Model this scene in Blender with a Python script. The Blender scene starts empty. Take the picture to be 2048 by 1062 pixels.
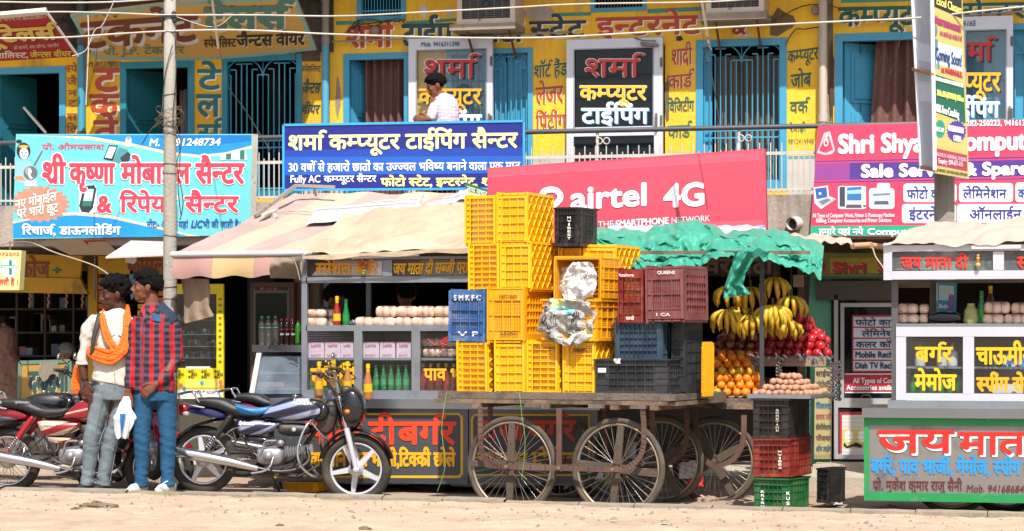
import bpy, bmesh, math, random, colorsys
from mathutils import Vector, Matrix, noise as mnoise, geometry as mgeo
R = math.radians
random.seed(7)
SC = bpy.context.scene
COL = SC.collection
# ------------------------------------------------------------------ camera, sky, sun, exposure
TH = R(13.5); FPX = 4608.0; PXC = 1024.0; PYH = 667.0
CAM = Vector((5.38, -22.4, 1.34))
FW = Vector((-math.sin(TH), math.cos(TH), 0)); RT = Vector((math.cos(TH), math.sin(TH), 0)); UP = Vector((0, 0, 1))
cam = bpy.data.cameras.new('camera'); camo = bpy.data.objects.new('camera', cam); COL.objects.link(camo)
camo.location = CAM; camo.rotation_euler = (R(90), 0, TH)
cam.sensor_width = 36; cam.lens = 36 * FPX / 2048; cam.shift_y = (PYH - 531) / 2048
cam.clip_start = 0.5; cam.clip_end = 400
cam.dof.use_dof = True; cam.dof.focus_distance = 18.3; cam.dof.aperture_fstop = 11
SC.camera = camo
SUN_EL, SUN_DX, SUN_DY = R(55), 0.36, -0.93        # direction towards the sun (horizontal part)
W = bpy.data.worlds.new('World'); SC.world = W; W.use_nodes = True
nt = W.node_tree; bg = nt.nodes['Background']; bg.inputs[1].default_value = 0.125
sk = nt.nodes.new('ShaderNodeTexSky'); sk.sky_type = 'NISHITA'; sk.sun_disc = False
sk.sun_elevation = SUN_EL; sk.sun_rotation = math.atan2(SUN_DX, SUN_DY); sk.dust_density = 3.0; sk.air_density = 1.0
nt.links.new(sk.outputs[0], bg.inputs[0])
sl = bpy.data.lights.new('sun', 'SUN'); sl.energy = 5.0; sl.angle = R(0.5); sl.color = (1.0, 0.955, 0.88)
so = bpy.data.objects.new('sun', sl); COL.objects.link(so)
sd = Vector((SUN_DX, SUN_DY, 0)).normalized() * math.cos(SUN_EL) + UP * math.sin(SUN_EL)
so.rotation_euler = sd.to_track_quat('Z', 'Y').to_euler(); so.location = (0, -10, 20)
vs = SC.view_settings; vs.view_transform = 'Standard'; vs.look = 'None'; vs.gamma = 1; vs.use_curve_mapping = False
vs.exposure = 0.5
SC.render.engine = 'CYCLES'
SC.cycles.max_bounces = 7; SC.cycles.transparent_max_bounces = 12; SC.cycles.glossy_bounces = 3
SC.cycles.use_denoising = True
# ------------------------------------------------------------------ places
def ray(px, py): return FW + RT * ((px - PXC) / FPX) + UP * ((PYH - py) / FPX)
def on(px, py, Y):                     # the point of the vertical plane y = Y that lies on this sight line
    d = ray(px, py); return CAM + d * ((Y - CAM.y) / d.y)
def scl(px, Y):                        # pixels per metre there
    d = ray(px, PYH); return FPX / ((Y - CAM.y) / d.y)
class Plane:
    def __init__(s, p, n): s.p = Vector(p); s.n = Vector(n).normalized(); s.n = s.n if s.n.dot(CAM - s.p) > 0 else -s.n
    def at(s, px, py, off=0.0):
        d = ray(px, py); q = s.p + s.n * off
        return CAM + d * ((q - CAM).dot(s.n) / d.dot(s.n))
def YP(Y): return Plane((0, Y, 0), (0, -1, 0))
def P3(a, b, c):                       # plane through three (px,py,Y)
    a, b, c = on(*a), on(*b), on(*c); return Plane(a, (b - a).cross(c - a))
# ------------------------------------------------------------------ materials
def lin(c):
    if isinstance(c, str):
        c = [int(c[i:i+2], 16) / 255 for i in (0, 2, 4)]
    return tuple(((x / 12.92) if x <= 0.04045 else ((x + 0.055) / 1.055) ** 2.4) for x in c)
MATS = {}
def M(name, col, rough=0.6, metal=0.0, var=0.12, vs_=4.0, bump=0.0, bs=60.0, dust=0.0, dcol='B89C78', ds=3.0, spec=0.5,
      col2=None, c2t=0.5, c2s=6.0, coat=0.0, trans=0.0, alpha=1.0, streak=False):
    if name in MATS: return MATS[name]
    m = bpy.data.materials.new(name); m.use_nodes = True; n = m.node_tree.nodes; l = m.node_tree.links
    b = n['Principled BSDF']; c = lin(col)
    b.inputs['Roughness'].default_value = rough; b.inputs['Metallic'].default_value = metal
    b.inputs['Specular IOR Level'].default_value = spec
    b.inputs['Coat Weight'].default_value = coat; b.inputs['Coat Roughness'].default_value = 0.08
    b.inputs['Transmission Weight'].default_value = trans; b.inputs['Alpha'].default_value = alpha
    tc = n.new('ShaderNodeTexCoord')
    vec = tc.outputs['Object']
    if streak:
        mp = n.new('ShaderNodeMapping'); mp.inputs['Scale'].default_value = (1, 1, 0.18); l.new(vec, mp.inputs[0]); vec = mp.outputs[0]
    nz = n.new('ShaderNodeTexNoise'); nz.inputs['Scale'].default_value = vs_; nz.inputs['Detail'].default_value = 6
    nz.inputs['Roughness'].default_value = 0.65; l.new(vec, nz.inputs['Vector'])
    mr = n.new('ShaderNodeMapRange'); mr.inputs['From Min'].default_value = 0.25; mr.inputs['From Max'].default_value = 0.75
    mr.inputs['To Min'].default_value = 1 - var; mr.inputs['To Max'].default_value = 1 + var; l.new(nz.outputs[0], mr.inputs[0])
    vm = n.new('ShaderNodeVectorMath'); vm.operation = 'SCALE'; vm.inputs[0].default_value = c; l.new(mr.outputs[0], vm.inputs['Scale'])
    out = vm.outputs[0]
    def layer(out, colr, thr, sc, soft=0.08, strength=1.0):
        z = n.new('ShaderNodeTexNoise'); z.inputs['Scale'].default_value = sc; z.inputs['Detail'].default_value = 8
        z.inputs['Roughness'].default_value = 0.7; l.new(vec, z.inputs['Vector'])
        r = n.new('ShaderNodeMapRange'); r.inputs['From Min'].default_value = thr - soft; r.inputs['From Max'].default_value = thr + soft
        r.inputs['To Max'].default_value = strength
        l.new(z.outputs[0], r.inputs[0])
        x = n.new('ShaderNodeMix'); x.data_type = 'RGBA'; l.new(r.outputs[0], x.inputs[0]); l.new(out, x.inputs[6])
        x.inputs[7].default_value = (*lin(colr), 1); return x.outputs[2]
    if col2: out = layer(out, col2, c2t, c2s)
    if dust: out = layer(out, dcol, 0.64 - 0.25 * dust, ds, 0.15, min(1, 0.2 + 1.2 * dust))
    l.new(out, b.inputs['Base Color'])
    if bump:
        z = n.new('ShaderNodeTexNoise'); z.inputs['Scale'].default_value = bs; z.inputs['Detail'].default_value = 5; l.new(tc.outputs['Object'], z.inputs['Vector'])
        bp = n.new('ShaderNodeBump'); bp.inputs['Strength'].default_value = bump; bp.inputs['Distance'].default_value = 0.02
        l.new(z.outputs[0], bp.inputs['Height']); l.new(bp.outputs[0], b.inputs['Normal'])
    MATS[name] = m; return m
def glass(name, tint='F4F8FA', rough=0.02, op=0.03, dcol='A9A59C'):
    if name in MATS: return MATS[name]
    m = bpy.data.materials.new(name); m.use_nodes = True; n = m.node_tree.nodes; l = m.node_tree.links; n.clear()
    o = n.new('ShaderNodeOutputMaterial'); t = n.new('ShaderNodeBsdfTransparent'); t.inputs[0].default_value = (*lin(tint), 1)
    g = n.new('ShaderNodeBsdfGlossy'); g.inputs['Roughness'].default_value = rough; g.inputs['Color'].default_value = (1, 1, 1, 1)
    lw = n.new('ShaderNodeLayerWeight'); lw.inputs[0].default_value = 0.5; pw_ = n.new('ShaderNodeMath'); pw_.operation = 'POWER'; pw_.inputs[1].default_value = 4.0; l.new(lw.outputs['Facing'], pw_.inputs[0]); fr = n.new('ShaderNodeMapRange'); fr.inputs['To Min'].default_value = 0.045; fr.inputs['To Max'].default_value = 0.8; l.new(pw_.outputs[0], fr.inputs[0]); d = n.new('ShaderNodeBsdfDiffuse'); d.inputs[0].default_value = (*lin(dcol), 1)
    z = n.new('ShaderNodeTexNoise'); z.inputs['Scale'].default_value = 5; z.inputs['Detail'].default_value = 6
    tc = n.new('ShaderNodeTexCoord'); l.new(tc.outputs['Object'], z.inputs['Vector'])
    mu = n.new('ShaderNodeMath'); mu.operation = 'MULTIPLY'; mu.inputs[1].default_value = op * 2; l.new(z.outputs[0], mu.inputs[0])
    a = n.new('ShaderNodeMixShader'); l.new(mu.outputs[0], a.inputs[0]); l.new(t.outputs[0], a.inputs[1]); l.new(d.outputs[0], a.inputs[2])
    b = n.new('ShaderNodeMixShader'); l.new(fr.outputs[0], b.inputs[0]); l.new(a.outputs[0], b.inputs[1]); l.new(g.outputs[0], b.inputs[2]); l.new(b.outputs[0], o.inputs[0])
    MATS[name] = m; return m
def ink(col, rough=0.55):              # flat paint or print
    return M('paint_' + col.lower(), col, rough, var=0.08, vs_=8)
# ------------------------------------------------------------------ mesh builder
class MB:
    def __init__(s): s.v = []; s.f = []; s.mi = []; s.m = 0; s.T = None; s.sm = []; s.smooth = False
    def add(s, vs, fs, smooth=None):
        k = len(s.v)
        if s.T is not None: vs = [s.T @ Vector(p) for p in vs]
        s.v += [tuple(p) for p in vs]
        for f in fs: s.f.append(tuple(k + i for i in f)); s.mi.append(s.m); s.sm.append(s.smooth if smooth is None else smooth)
        return s
    def box(s, x0, x1, y0, y1, z0, z1):
        vs = [(x, y, z) for x in (x0, x1) for y in (y0, y1) for z in (z0, z1)]
        return s.add(vs, [(0,1,3,2),(4,6,7,5),(0,4,5,1),(2,3,7,6),(0,2,6,4),(1,5,7,3)], False)
    def bar(s, a, b, w, h, up=(0, 0, 1)):            # rectangular bar from a to b, w across, h along up
        a, b = Vector(a), Vector(b); d = (b - a); L = d.length; d = d / L if L else Vector((1,0,0)); up = Vector(up)
        r = d.cross(up)
        if r.length < 1e-4: r = d.cross(Vector((1, 0, 0)))
        r.normalize(); u = r.cross(d)
        vs = [p + r * (w/2*i) + u * (h/2*j) for p in (a, b) for i, j in ((-1,-1),(1,-1),(1,1),(-1,1))]
        return s.add(vs, [(3,2,1,0),(4,5,6,7),(0,1,5,4),(1,2,6,5),(2,3,7,6),(3,0,4,7)], False)
    def tube(s, pts, r, n=8, caps=True, smooth=True, closed=False, flat=1.0):
        pts = [Vector(p) for p in pts]; N = len(pts)
        rr = r if isinstance(r, (list, tuple)) else [r] * N
        vs = []; prev = None
        for i, p in enumerate(pts):
            if closed: t = pts[(i+1) % N] - pts[i-1]
            else: t = pts[min(i+1, N-1)] - pts[max(i-1, 0)]
            t = t.normalized() if t.length > 1e-9 else Vector((0,0,1))
            if prev is None:
                q = Vector((0,0,1)) if abs(t.z) < 0.9 else Vector((1,0,0)); u = t.cross(q).normalized()
            else:
                u = prev - t * prev.dot(t); u = u.normalized() if u.length > 1e-6 else t.orthogonal().normalized()
            prev = u; w = t.cross(u)
            for k in range(n):
                a = 2*math.pi*k/n; vs.append(p + u*(math.cos(a)*rr[i]) + w*(math.sin(a)*rr[i]*flat))
        fs = []
        for i in range(N if closed else N-1):
            j = (i+1) % N
            for k in range(n): fs.append((i*n+k, i*n+(k+1)%n, j*n+(k+1)%n, j*n+k))
        s.add(vs, fs, smooth)
        if caps and not closed:
            s.add(vs[:n], [tuple(range(n))[::-1]], False); s.add(vs[-n:], [tuple(range(n))], False)
        return s
    def cyl(s, a, b, r, r2=None, n=16, caps=True): return s.tube([a, b], [r, r if r2 is None else r2], n, caps)
    def lathe(s, prof, n=16, c=(0,0,0), axis='z', smooth=True):     # prof: (radius, height)
        vs = []; c = Vector(c)
        for r, h in prof:
            for k in range(n):
                a = 2*math.pi*k/n; x, y = r*math.cos(a), r*math.sin(a)
                vs.append(c + (Vector((x,y,h)) if axis == 'z' else Vector((x,h,y)) if axis == 'y' else Vector((h,x,y))))
        fs = [(i*n+k, i*n+(k+1)%n, (i+1)*n+(k+1)%n, (i+1)*n+k) for i in range(len(prof)-1) for k in range(n)]
        if prof[0][0] > 1e-6: fs.append(tuple(range(n))[::-1])
        if prof[-1][0] > 1e-6: fs.append(tuple((len(prof)-1)*n+k for k in range(n)))
        return s.add(vs, fs, smooth)
    def ball(s, c, r, n=12, m=8, sc=(1,1,1), rot=None):
        c = Vector(c); vs = []
        for i in range(m+1):
            ph = math.pi*i/m
            for k in range(n):
                a = 2*math.pi*k/n; p = Vector((math.sin(ph)*math.cos(a)*sc[0]*r, math.sin(ph)*math.sin(a)*sc[1]*r, math.cos(ph)*sc[2]*r))
                if rot is not None: p = rot @ p
                vs.append(c + p)
        fs = [(i*n+k, (i+1)*n+k, (i+1)*n+(k+1)%n, i*n+(k+1)%n) for i in range(m) for k in range(n)]
        return s.add(vs, fs, True)
    def torus(s, c, R_, r, n=32, m=8, axis='y', flat=1.0, a0=0, a1=2*math.pi):
        c = Vector(c); full = abs(a1 - a0 - 2*math.pi) < 1e-6; vs = []; N = n if full else n+1
        for i in range(N):
            a = a0 + (a1-a0)*i/n; d = Vector((math.cos(a), 0, math.sin(a))) if axis == 'y' else Vector((math.cos(a), math.sin(a), 0)) if axis == 'z' else Vector((0, math.cos(a), math.sin(a)))
            ax = Vector((0,1,0)) if axis == 'y' else Vector((0,0,1)) if axis == 'z' else Vector((1,0,0))
            for k in range(m):
                b = 2*math.pi*k/m; vs.append(c + d*(R_ + r*math.cos(b)) + ax*(r*flat*math.sin(b)))
        fs = [(i*m+k, i*m+(k+1)%m, ((i+1)%N)*m+(k+1)%m, ((i+1)%N)*m+k) for i in range(n) for k in range(m)]
        return s.add(vs, fs, True)
    def prism(s, poly, d0, d1, f):       # poly: 2D points, f(u, v, d) -> 3D; extruded from depth d0 to d1
        n = len(poly); vs = [f(u, v, d0) for u, v in poly] + [f(u, v, d1) for u, v in poly]
        fs = [tuple(range(n))[::-1], tuple(range(n, 2*n))] + [(i, (i+1)%n, n+(i+1)%n, n+i) for i in range(n)]
        return s.add(vs, fs, False)
    def grid(s, f, nu, nv, smooth=True, flip=False):
        vs = [f(i/nu, j/nv) for j in range(nv+1) for i in range(nu+1)]
        fs = [(j*(nu+1)+i, j*(nu+1)+i+1, (j+1)*(nu+1)+i+1, (j+1)*(nu+1)+i) for j in range(nv) for i in range(nu)]
        if flip: fs = [x[::-1] for x in fs]
        return s.add(vs, fs, smooth)
    def mesh(s, name, mats):
        me = bpy.data.meshes.new(name); me.from_pydata(s.v, [], s.f)
        for m in (mats if isinstance(mats, (list, tuple)) else [mats]): me.materials.append(m)
        me.polygons.foreach_set('material_index', s.mi); me.polygons.foreach_set('use_smooth', s.sm)
        me.update(); return me
    def obj(s, name, mats, parent=None, recalc=False, **kw):
        me = s.mesh(name, mats)
        if recalc:
            bm = bmesh.new(); bm.from_mesh(me); bmesh.ops.recalc_face_normals(bm, faces=bm.faces); bm.to_mesh(me); bm.free()
        return link(name, me, parent, **kw)
def link(name, me, parent=None, label=None, cat=None, group=None, kind=None, mat=None):
    o = bpy.data.objects.new(name, me); COL.objects.link(o)
    if parent is not None: o.parent = parent
    if mat is not None: o.matrix_world = mat
    if label: o['label'] = label
    if cat: o['category'] = cat
    if group: o['group'] = group
    if kind: o['kind'] = kind
    return o
def thing(name, label, cat, group=None, loc=(0,0,0), rot=(0,0,0)):
    o = link(name, None, None, label, cat, group); o.location = loc; o.rotation_euler = rot; return o
def copy_tree(o, parent=None, label=None, group=None):
    c = o.copy(); COL.objects.link(c); c.parent = parent
    if label: c['label'] = label
    if group: c['group'] = group
    for ch in list(o.children): copy_tree(ch, c)
    return c
def finish(o, bevel=0, sub=0, remesh=0, smooth=0, disp=None, shade=True, decimate=0):    # bake modifiers into the mesh
    if remesh:
        m = o.modifiers.new('r', 'REMESH'); m.mode = 'VOXEL'; m.voxel_size = remesh; m.use_smooth_shade = shade
    if smooth:
        m = o.modifiers.new('s', 'SMOOTH'); m.iterations = smooth; m.factor = 0.5
    if sub:
        m = o.modifiers.new('u', 'SUBSURF'); m.levels = sub; m.render_levels = sub
    if bevel:
        m = o.modifiers.new('b', 'BEVEL'); m.width = bevel; m.segments = 2; m.limit_method = 'ANGLE'
    if decimate:
        m = o.modifiers.new('d', 'DECIMATE'); m.ratio = decimate
    dg = bpy.context.evaluated_depsgraph_get(); me = bpy.data.meshes.new_from_object(o.evaluated_get(dg))
    o.modifiers.clear(); o.data = me
    if shade: me.polygons.foreach_set('use_smooth', [True]*len(me.polygons)) if (remesh or sub) else None
    return o
# ------------------------------------------------------------------ lettering: glyph outlines of Blender's own fonts, shaped here
_gc = {}
_tc = bpy.data.curves.new('glyph', 'FONT'); _tc.size = 1.0; _tc.resolution_u = 3
_to = bpy.data.objects.new('glyph', _tc)
def _mesh(s):
    _tc.body = s; me = bpy.data.meshes.new_from_object(_to)
    v = [(p.co.x, p.co.y) for p in me.vertices]; f = [tuple(p.vertices) for p in me.polygons]; bpy.data.meshes.remove(me)
    return v, f
_I0 = None
def glyph(ch):
    global _I0
    if ch in _gc: return _gc[ch]
    if ch == ' ': _gc[ch] = ([], [], 0.28); return _gc[ch]
    if _I0 is None: _I0 = max(p[0] for p in _mesh('    I')[0])
    v, f = _mesh(ch); adv = max(p[0] for p in _mesh(ch + '    I')[0]) - _I0
    _gc[ch] = (v, f, adv); return _gc[ch]
def _clip(v, f, c):                      # keep what lies left of x = c
    ov, of = [], []
    for face in f:
        poly = [v[i] for i in face]; out = []
        for i in range(len(poly)):
            a, b = poly[i-1], poly[i]
            if (a[0] <= c) != (b[0] <= c):
                t = (c - a[0]) / (b[0] - a[0]); out.append((c, a[1] + t*(b[1]-a[1])))
            if b[0] <= c: out.append(b)
        if len(out) >= 3: k = len(ov); ov += out; of.append(tuple(range(k, k+len(out))))
    return ov, of
VIR = '\u094d'
STEM = 0.062
def _ribbon(pts, w):
    v = []; f = []
    for i, p in enumerate(pts):
        a = pts[max(i-1, 0)]; b = pts[min(i+1, len(pts)-1)]; dx, dy = b[0]-a[0], b[1]-a[1]; L = math.hypot(dx, dy) or 1
        v += [(p[0]-dy/L*w/2, p[1]+dx/L*w/2), (p[0]+dy/L*w/2, p[1]-dx/L*w/2)]
    for i in range(len(pts)-1): f.append((2*i, 2*i+2, 2*i+3, 2*i+1))
    return v, f
HL = None
def shape(text):                         # -> list of (verts, faces), width ; simple Devanagari shaping
    global HL
    if HL is None: HL = max(p[1] for p in glyph('\u0928')[0])
    out = []; x = 0.0; i = 0; n = len(text); reph = False; pend_i = None
    def put(v, f, dx=0.0): out.append(([(p[0]+x+dx, p[1]) for p in v], f))
    def isC(c): return '\u0915' <= c <= '\u0939' or c in '\u095c\u095d'
    while i < n:
        c = text[i]
        if isC(c):
            cl = [c]; j = i+1                         # gather a cluster: C (virama C)*
            while j+1 < n and text[j] == VIR and isC(text[j+1]): cl.append(text[j+1]); j += 2
            marks = []
            while j < n and (('\u0900' <= text[j] <= '\u0903') or ('\u093a' <= text[j] <= '\u094c') or ('\u0955' <= text[j] <= '\u0957')): marks.append(text[j]); j += 1
            rp = False
            if len(cl) > 1 and cl[0] == '\u0930': rp = True; cl = cl[1:]
            if '\u093f' in marks:                      # short i goes before the cluster
                v, f, a = glyph('\u093f'); put(v, f); x += a; marks.remove('\u093f')
            k = 0
            while k < len(cl):
                last = k == len(cl)-1; ra = (k+1 < len(cl) and cl[k+1] == '\u0930')
                v, f, a = glyph(cl[k])
                if last or (ra and k+2 == len(cl)):
                    put(v, f)
                    if ra:
                        sx = a - 0.10 if cl[k] not in '\u0915\u091f\u091b' else a*0.5
                        put(*_ribbon([(sx, HL*0.34), (sx-0.09, HL*0.20), (sx-0.20, HL*0.06)], 0.065))
                        k += 1
                    x += a
                else:
                    if cl[k] in '\u0915\u092b': cx = a*0.80
                    else:
                        lo = [p[0] for p in v if p[1] < HL*0.12]; cx = (max(lo) if lo and max(lo) > a*0.6 else a - 0.04) - 0.082
                    v2, f2 = _clip(v, f, cx); put(v2, f2); x += cx
                k += 1
            for mk in marks:
                v, f, a = glyph(mk); put(v, f, 0); x += a
            if rp:
                st = -0.045 if not any(m in '\u0940\u094b\u094c' for m in marks) else -0.03
                put(*_ribbon([(st+0.19, HL+0.155), (st+0.09, HL+0.205), (st-0.02, HL+0.19), (st-0.085, HL+0.115), (st-0.05, HL+0.035), (st, HL-0.03)], 0.062))
            i = j
        else:
            v, f, a = glyph(c); put(v, f); x += a; i += 1
    return out, x
_shc = {}
_caps = None
def capheight(text):
    global _caps
    if any('\u0900' <= c <= '\u097f' for c in text):
        if HL is None: shape('\u0928')
        return HL
    if _caps is None: _caps = max(p[1] for p in glyph('H')[0])
    return _caps
def put_text(mb, plane, text, x0, yb, x1, yt, bold=0.0, slope=0.0, slant=0.0, off=0.006, turn=0.0, dx=0.0, dy=0.0, arch=0.0):
    """letters between px x0..x1, baseline yb, capital/headline height at yt (px), printed on the plane"""
    if text not in _shc: _shc[text] = shape(text)
    gl, w = _shc[text]; cap = capheight(text)
    sx = (x1 - x0) / max(w, 1e-6); sy = (yb - yt) / cap
    stamps = [(0, 0)]
    if bold: stamps = [(math.cos(a)*bold, math.sin(a)*bold) for a in [k*math.pi/4 for k in range(8)]]
    for si, (ox, oy) in enumerate(stamps):
        for gi, (v, f) in enumerate(gl):
            pts = []
            for p in v:
                ux = p[0]*sx + ox*sy + p[1]*slant*sy; uy = p[1]*sy + oy*sy
                X = x0 + dx + ux; Y = yb + dy - uy + slope*ux + (arch*math.sin(math.pi*ux/max(1,(x1-x0))))
                pts.append(plane.at(X, Y, off + (si*3 + gi % 3)*0.00006))
            mb.add(pts, f, False)
def lettering(name, plane, items, parent, **kw):
    """items: (text, colour, x0, yb, x1, yt, dict) -> one mesh per item, a part of its board"""
    for it in items:
        text, col, x0, yb, x1, yt = it[:6]; o = dict(it[6]) if len(it) > 6 else {}
        sh = o.pop('shadow', None); ol = o.pop('outline', None)
        m = MB(); mats = [ink(col)]
        if ol:
            mats.append(ink(ol[0])); m.m = len(mats)-1
            q = dict(o); q['bold'] = o.get('bold', 0) + ol[1]; q['off'] = o.get('off', 0.006); put_text(m, plane, text, x0, yb, x1, yt, **q); o['off'] = o.get('off', 0.006) + 0.0018
        if sh:
            mats.append(ink(sh[0])); m.m = len(mats)-1
            q = dict(o); q['dx'] = sh[1]; q['dy'] = sh[2]; put_text(m, plane, text, x0, yb, x1, yt, **q); o['off'] = o.get('off', 0.006) + 0.0018
        m.m = 0; put_text(m, plane, text, x0, yb, x1, yt, **o)
        m.obj(name, mats, parent)
def panel(mb, plane, pts, off=0.0, thick=0.0, T=None):      # polygon given in pixels on a plane
    a = [plane.at(x, y, off) for x, y in pts]
    if thick:
        b = [plane.at(x, y, off) - plane.n*thick for x, y in pts]; n = len(pts)
        mb.add(a + b, [tuple(range(n)), tuple(range(n, 2*n))[::-1]] + [(i, n+i, n+(i+1)%n, (i+1)%n) for i in range(n)], False)
    else: mb.add(a, [tuple(range(len(pts)))], False)
def rect(x0, y0, x1, y1): return [(x0, y1), (x1, y1), (x1, y0), (x0, y0)]
def ellipse(cx, cy, rx, ry, n=20, a0=0.0): return [(cx + rx*math.cos(a0+2*math.pi*k/n), cy + ry*math.sin(a0+2*math.pi*k/n)) for k in range(n)]
def rrect(x0, y0, x1, y1, r, n=3):
    out = []
    for cx, cy, a in ((x1-r, y1-r, 0), (x0+r, y1-r, 90), (x0+r, y0+r, 180), (x1-r, y0+r, 270)):
        for k in range(n+1): t = R(a + 90*k/n); out.append((cx + r*math.cos(t), cy + r*math.sin(t)))
    return out
def spl(pts, n=8):                     # Catmull-Rom through 3D points
    pts = [Vector(p) for p in pts]; out = []
    for i in range(len(pts)-1):
        p0, p1, p2, p3 = pts[max(i-1,0)], pts[i], pts[i+1], pts[min(i+2, len(pts)-1)]
        for k in range(n):
            t = k/n; out.append(0.5*((2*p1) + (p2-p0)*t + (2*p0-5*p1+4*p2-p3)*t*t + (3*p1-p0-3*p2+p3)*t**3))
    out.append(pts[-1]); return out
# ------------------------------------------------------------------ shared paints
MY = M('yellow_limewash', 'F0BE30', 0.8, var=0.12, vs_=1.6, bump=0.3, bs=30, col2='A88A50', c2t=0.63, c2s=3.2, dust=.22, dcol='9A7434', ds=1.3, streak=True)
MYD = M('ochre_limewash', 'E4AC22', 0.8, var=0.15, vs_=1.2, bump=0.2, bs=30, col2='7A5A34', c2t=0.60, c2s=2.4, streak=True)
MBL = M('blue_gloss_paint', '3F93B5', 0.45, var=0.10, vs_=3, col2='6FA5B4', c2t=0.68, c2s=5, streak=True)
MTE = M('teal_gloss_paint', '1E7F96', 0.45, var=0.12, vs_=3, col2='2F6874', c2t=0.66, c2s=5, streak=True)
MTD = M('deep_teal_paint', '155F6C', 0.5, var=0.15, vs_=3)
MCO = M('weathered_concrete', '8C8072', 0.9, var=0.22, vs_=2.2, bump=0.4, bs=25, col2='4E4740', c2t=0.60, c2s=1.8, streak=True)
MCL = M('pale_concrete', 'A89D8C', 0.9, var=0.15, vs_=2.5, bump=0.3, bs=30, col2='6B6154', c2t=0.63, c2s=2.5)
MDK = M('dim_interior_plaster', '3A332B', 0.9, var=0.3, vs_=1.0)  # dark plaster puts the shade of the rooms into the wall colour
MDF = M('dim_interior_floor', '5A4E40', 0.9, var=0.2)
MAL = M('white_aluminium', 'C9CCD6', 0.35, 0.15, var=0.04, vs_=3, spec=0.6)
MGL = glass('window_glass')
MDG = M('dark_glass', '10161C', 0.05, var=0.1, spec=0.4)
MIR = M('grey_iron', '5C5C5E', 0.5, 0.4, var=0.2, vs_=8, dust=0.25)
MWI = M('white_iron', 'B9B6B0', 0.5, var=0.12, vs_=9, col2='7B6656', c2t=0.66, c2s=14)
MCU = M('brown_curtain', '6A4640', 0.9, var=0.12, vs_=30, col2='7E5A50', c2t=0.55, c2s=50)
MRU = M('rusty_iron', '6B4330', 0.8, 0.2, var=0.25, vs_=9, bump=0.2)
MBK = M('black_rubber', '1C1B1A', 0.7, var=0.15, dust=0.15)
MPK = M('brick_rubble', '8A4B33', 0.9, var=0.3, vs_=8, bump=0.6, bs=40)
def gz(X): return -0.009 * X
XL, XR = -7.6, 6.6
ZT = 5.6                                      # top of what is built of the upper storey
ZF = 2.38                                     # balcony floor
YB = -0.95                                    # balcony edge
def wall(name, x0, x1, z0, z1, holes, mat, parent, Y=0.0, depth=0.14, kind=None):
    xs = sorted({x0, x1, *[h[0] for h in holes], *[h[1] for h in holes]}); zs = sorted({z0, z1, *[h[2] for h in holes], *[h[3] for h in holes]})
    xs = [x for x in xs if x0 <= x <= x1]; zs = [z for z in zs if z0 <= z <= z1]; m = MB()
    for i in range(len(xs)-1):
        for j in range(len(zs)-1):
            cx, cz = (xs[i]+xs[i+1])/2, (zs[j]+zs[j+1])/2
            if any(h[0] < cx < h[1] and h[2] < cz < h[3] for h in holes): continue
            m.add([(xs[i],Y,zs[j]),(xs[i+1],Y,zs[j]),(xs[i+1],Y,zs[j+1]),(xs[i],Y,zs[j+1])], [(0,1,2,3)], False)
            m.add([(xs[i],Y+depth,zs[j]),(xs[i+1],Y+depth,zs[j]),(xs[i+1],Y+depth,zs[j+1]),(xs[i],Y+depth,zs[j+1])], [(3,2,1,0)], False)
    for a, b, c, d in holes:
        m.add([(a,Y,c),(b,Y,c),(b,Y,d),(a,Y,d),(a,Y+depth,c),(b,Y+depth,c),(b,Y+depth,d),(a,Y+depth,d)], [(0,4,5,1),(1,5,6,2),(2,6,7,3),(3,7,4,0)], False)
    for x in (x0, x1): m.add([(x,Y,z0),(x,Y+depth,z0),(x,Y+depth,z1),(x,Y,z1)], [(0,1,2,3)], False)
    return m.obj(name, mat, parent, kind=kind)
def hole(px0, px1, pyt, Y=0.0, zb=ZF, pyb=None):
    a = on(px0, pyt, Y); b = on(px1, pyt, Y); return (a.x, b.x, zb if pyb is None else on(px0, pyb, Y).z, a.z)
H = dict(d1=hole(-30,127,142), d2=hole(246,384,130), w1=hole(449,600,117,zb=2.75), t1=hole(718,808,-60,pyb=44), d3=hole(692,816,113),
         g1=hole(898,1062,104,zb=2.8), b=hole(1137,1330,95), t2=hole(1185,1290,-60,pyb=25),
         g2=hole(1398,1568,86,zb=2.75), d4=hole(1676,1900,74), g3=hole(1905,2200,56,zb=2.8))
xA = on(652, 300, 0).x; xB = on(1660, 300, 0).x
B1 = thing('shop_building', 'yellow and blue upper storey with tailor shop lettering, over the pharmacy', 'building', 'upper storeys of the bazaar block')
B2 = thing('shop_building', 'long yellow upper storey with computer typing lettering and two air conditioners', 'building', 'upper storeys of the bazaar block')
B3 = thing('shop_building', 'yellow upper storey behind the pole banners with blue panelled door and brown curtain', 'building', 'upper storeys of the bazaar block')
wall('wall', XL, xA-0.03, ZF-0.1, ZT, [H['d1'], H['d2'], H['w1']], MYD, B1)
wall('wall', xA+0.04, xB-0.03, ZF-0.1, ZT, [H[k] for k in ('t1','d3','g1','b','t2','g2')], MY, B2)
wall('wall', xB+0.03, XR, ZF-0.1, ZT, [H['d4'],H['g3']], MY, B3)
# rough joints between the buildings
for x, B in ((xA, B1), (xB, B2)):
    m = MB(); m.box(x-0.05, x+0.06, 0.03, 0.2, ZF-0.1, ZT); m.obj('joint', MCO, B)
# overhang of the roof above, its shade falls on the wall
ov = MB(); ov.box(XL, xA, -0.86, 0.2, 5.03, 5.15); ov.obj('roof_overhang', MCO, B1)
ov = MB(); ov.box(xA+0.01, xB, -0.84, 0.2, 5.0, 5.12); ov.obj('roof_overhang', MCL, B2)
ov = MB(); ov.box(xB+0.01, XR, -0.86, 0.2, 5.02, 5.14); ov.obj('roof_overhang', MCL, B3)
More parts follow.
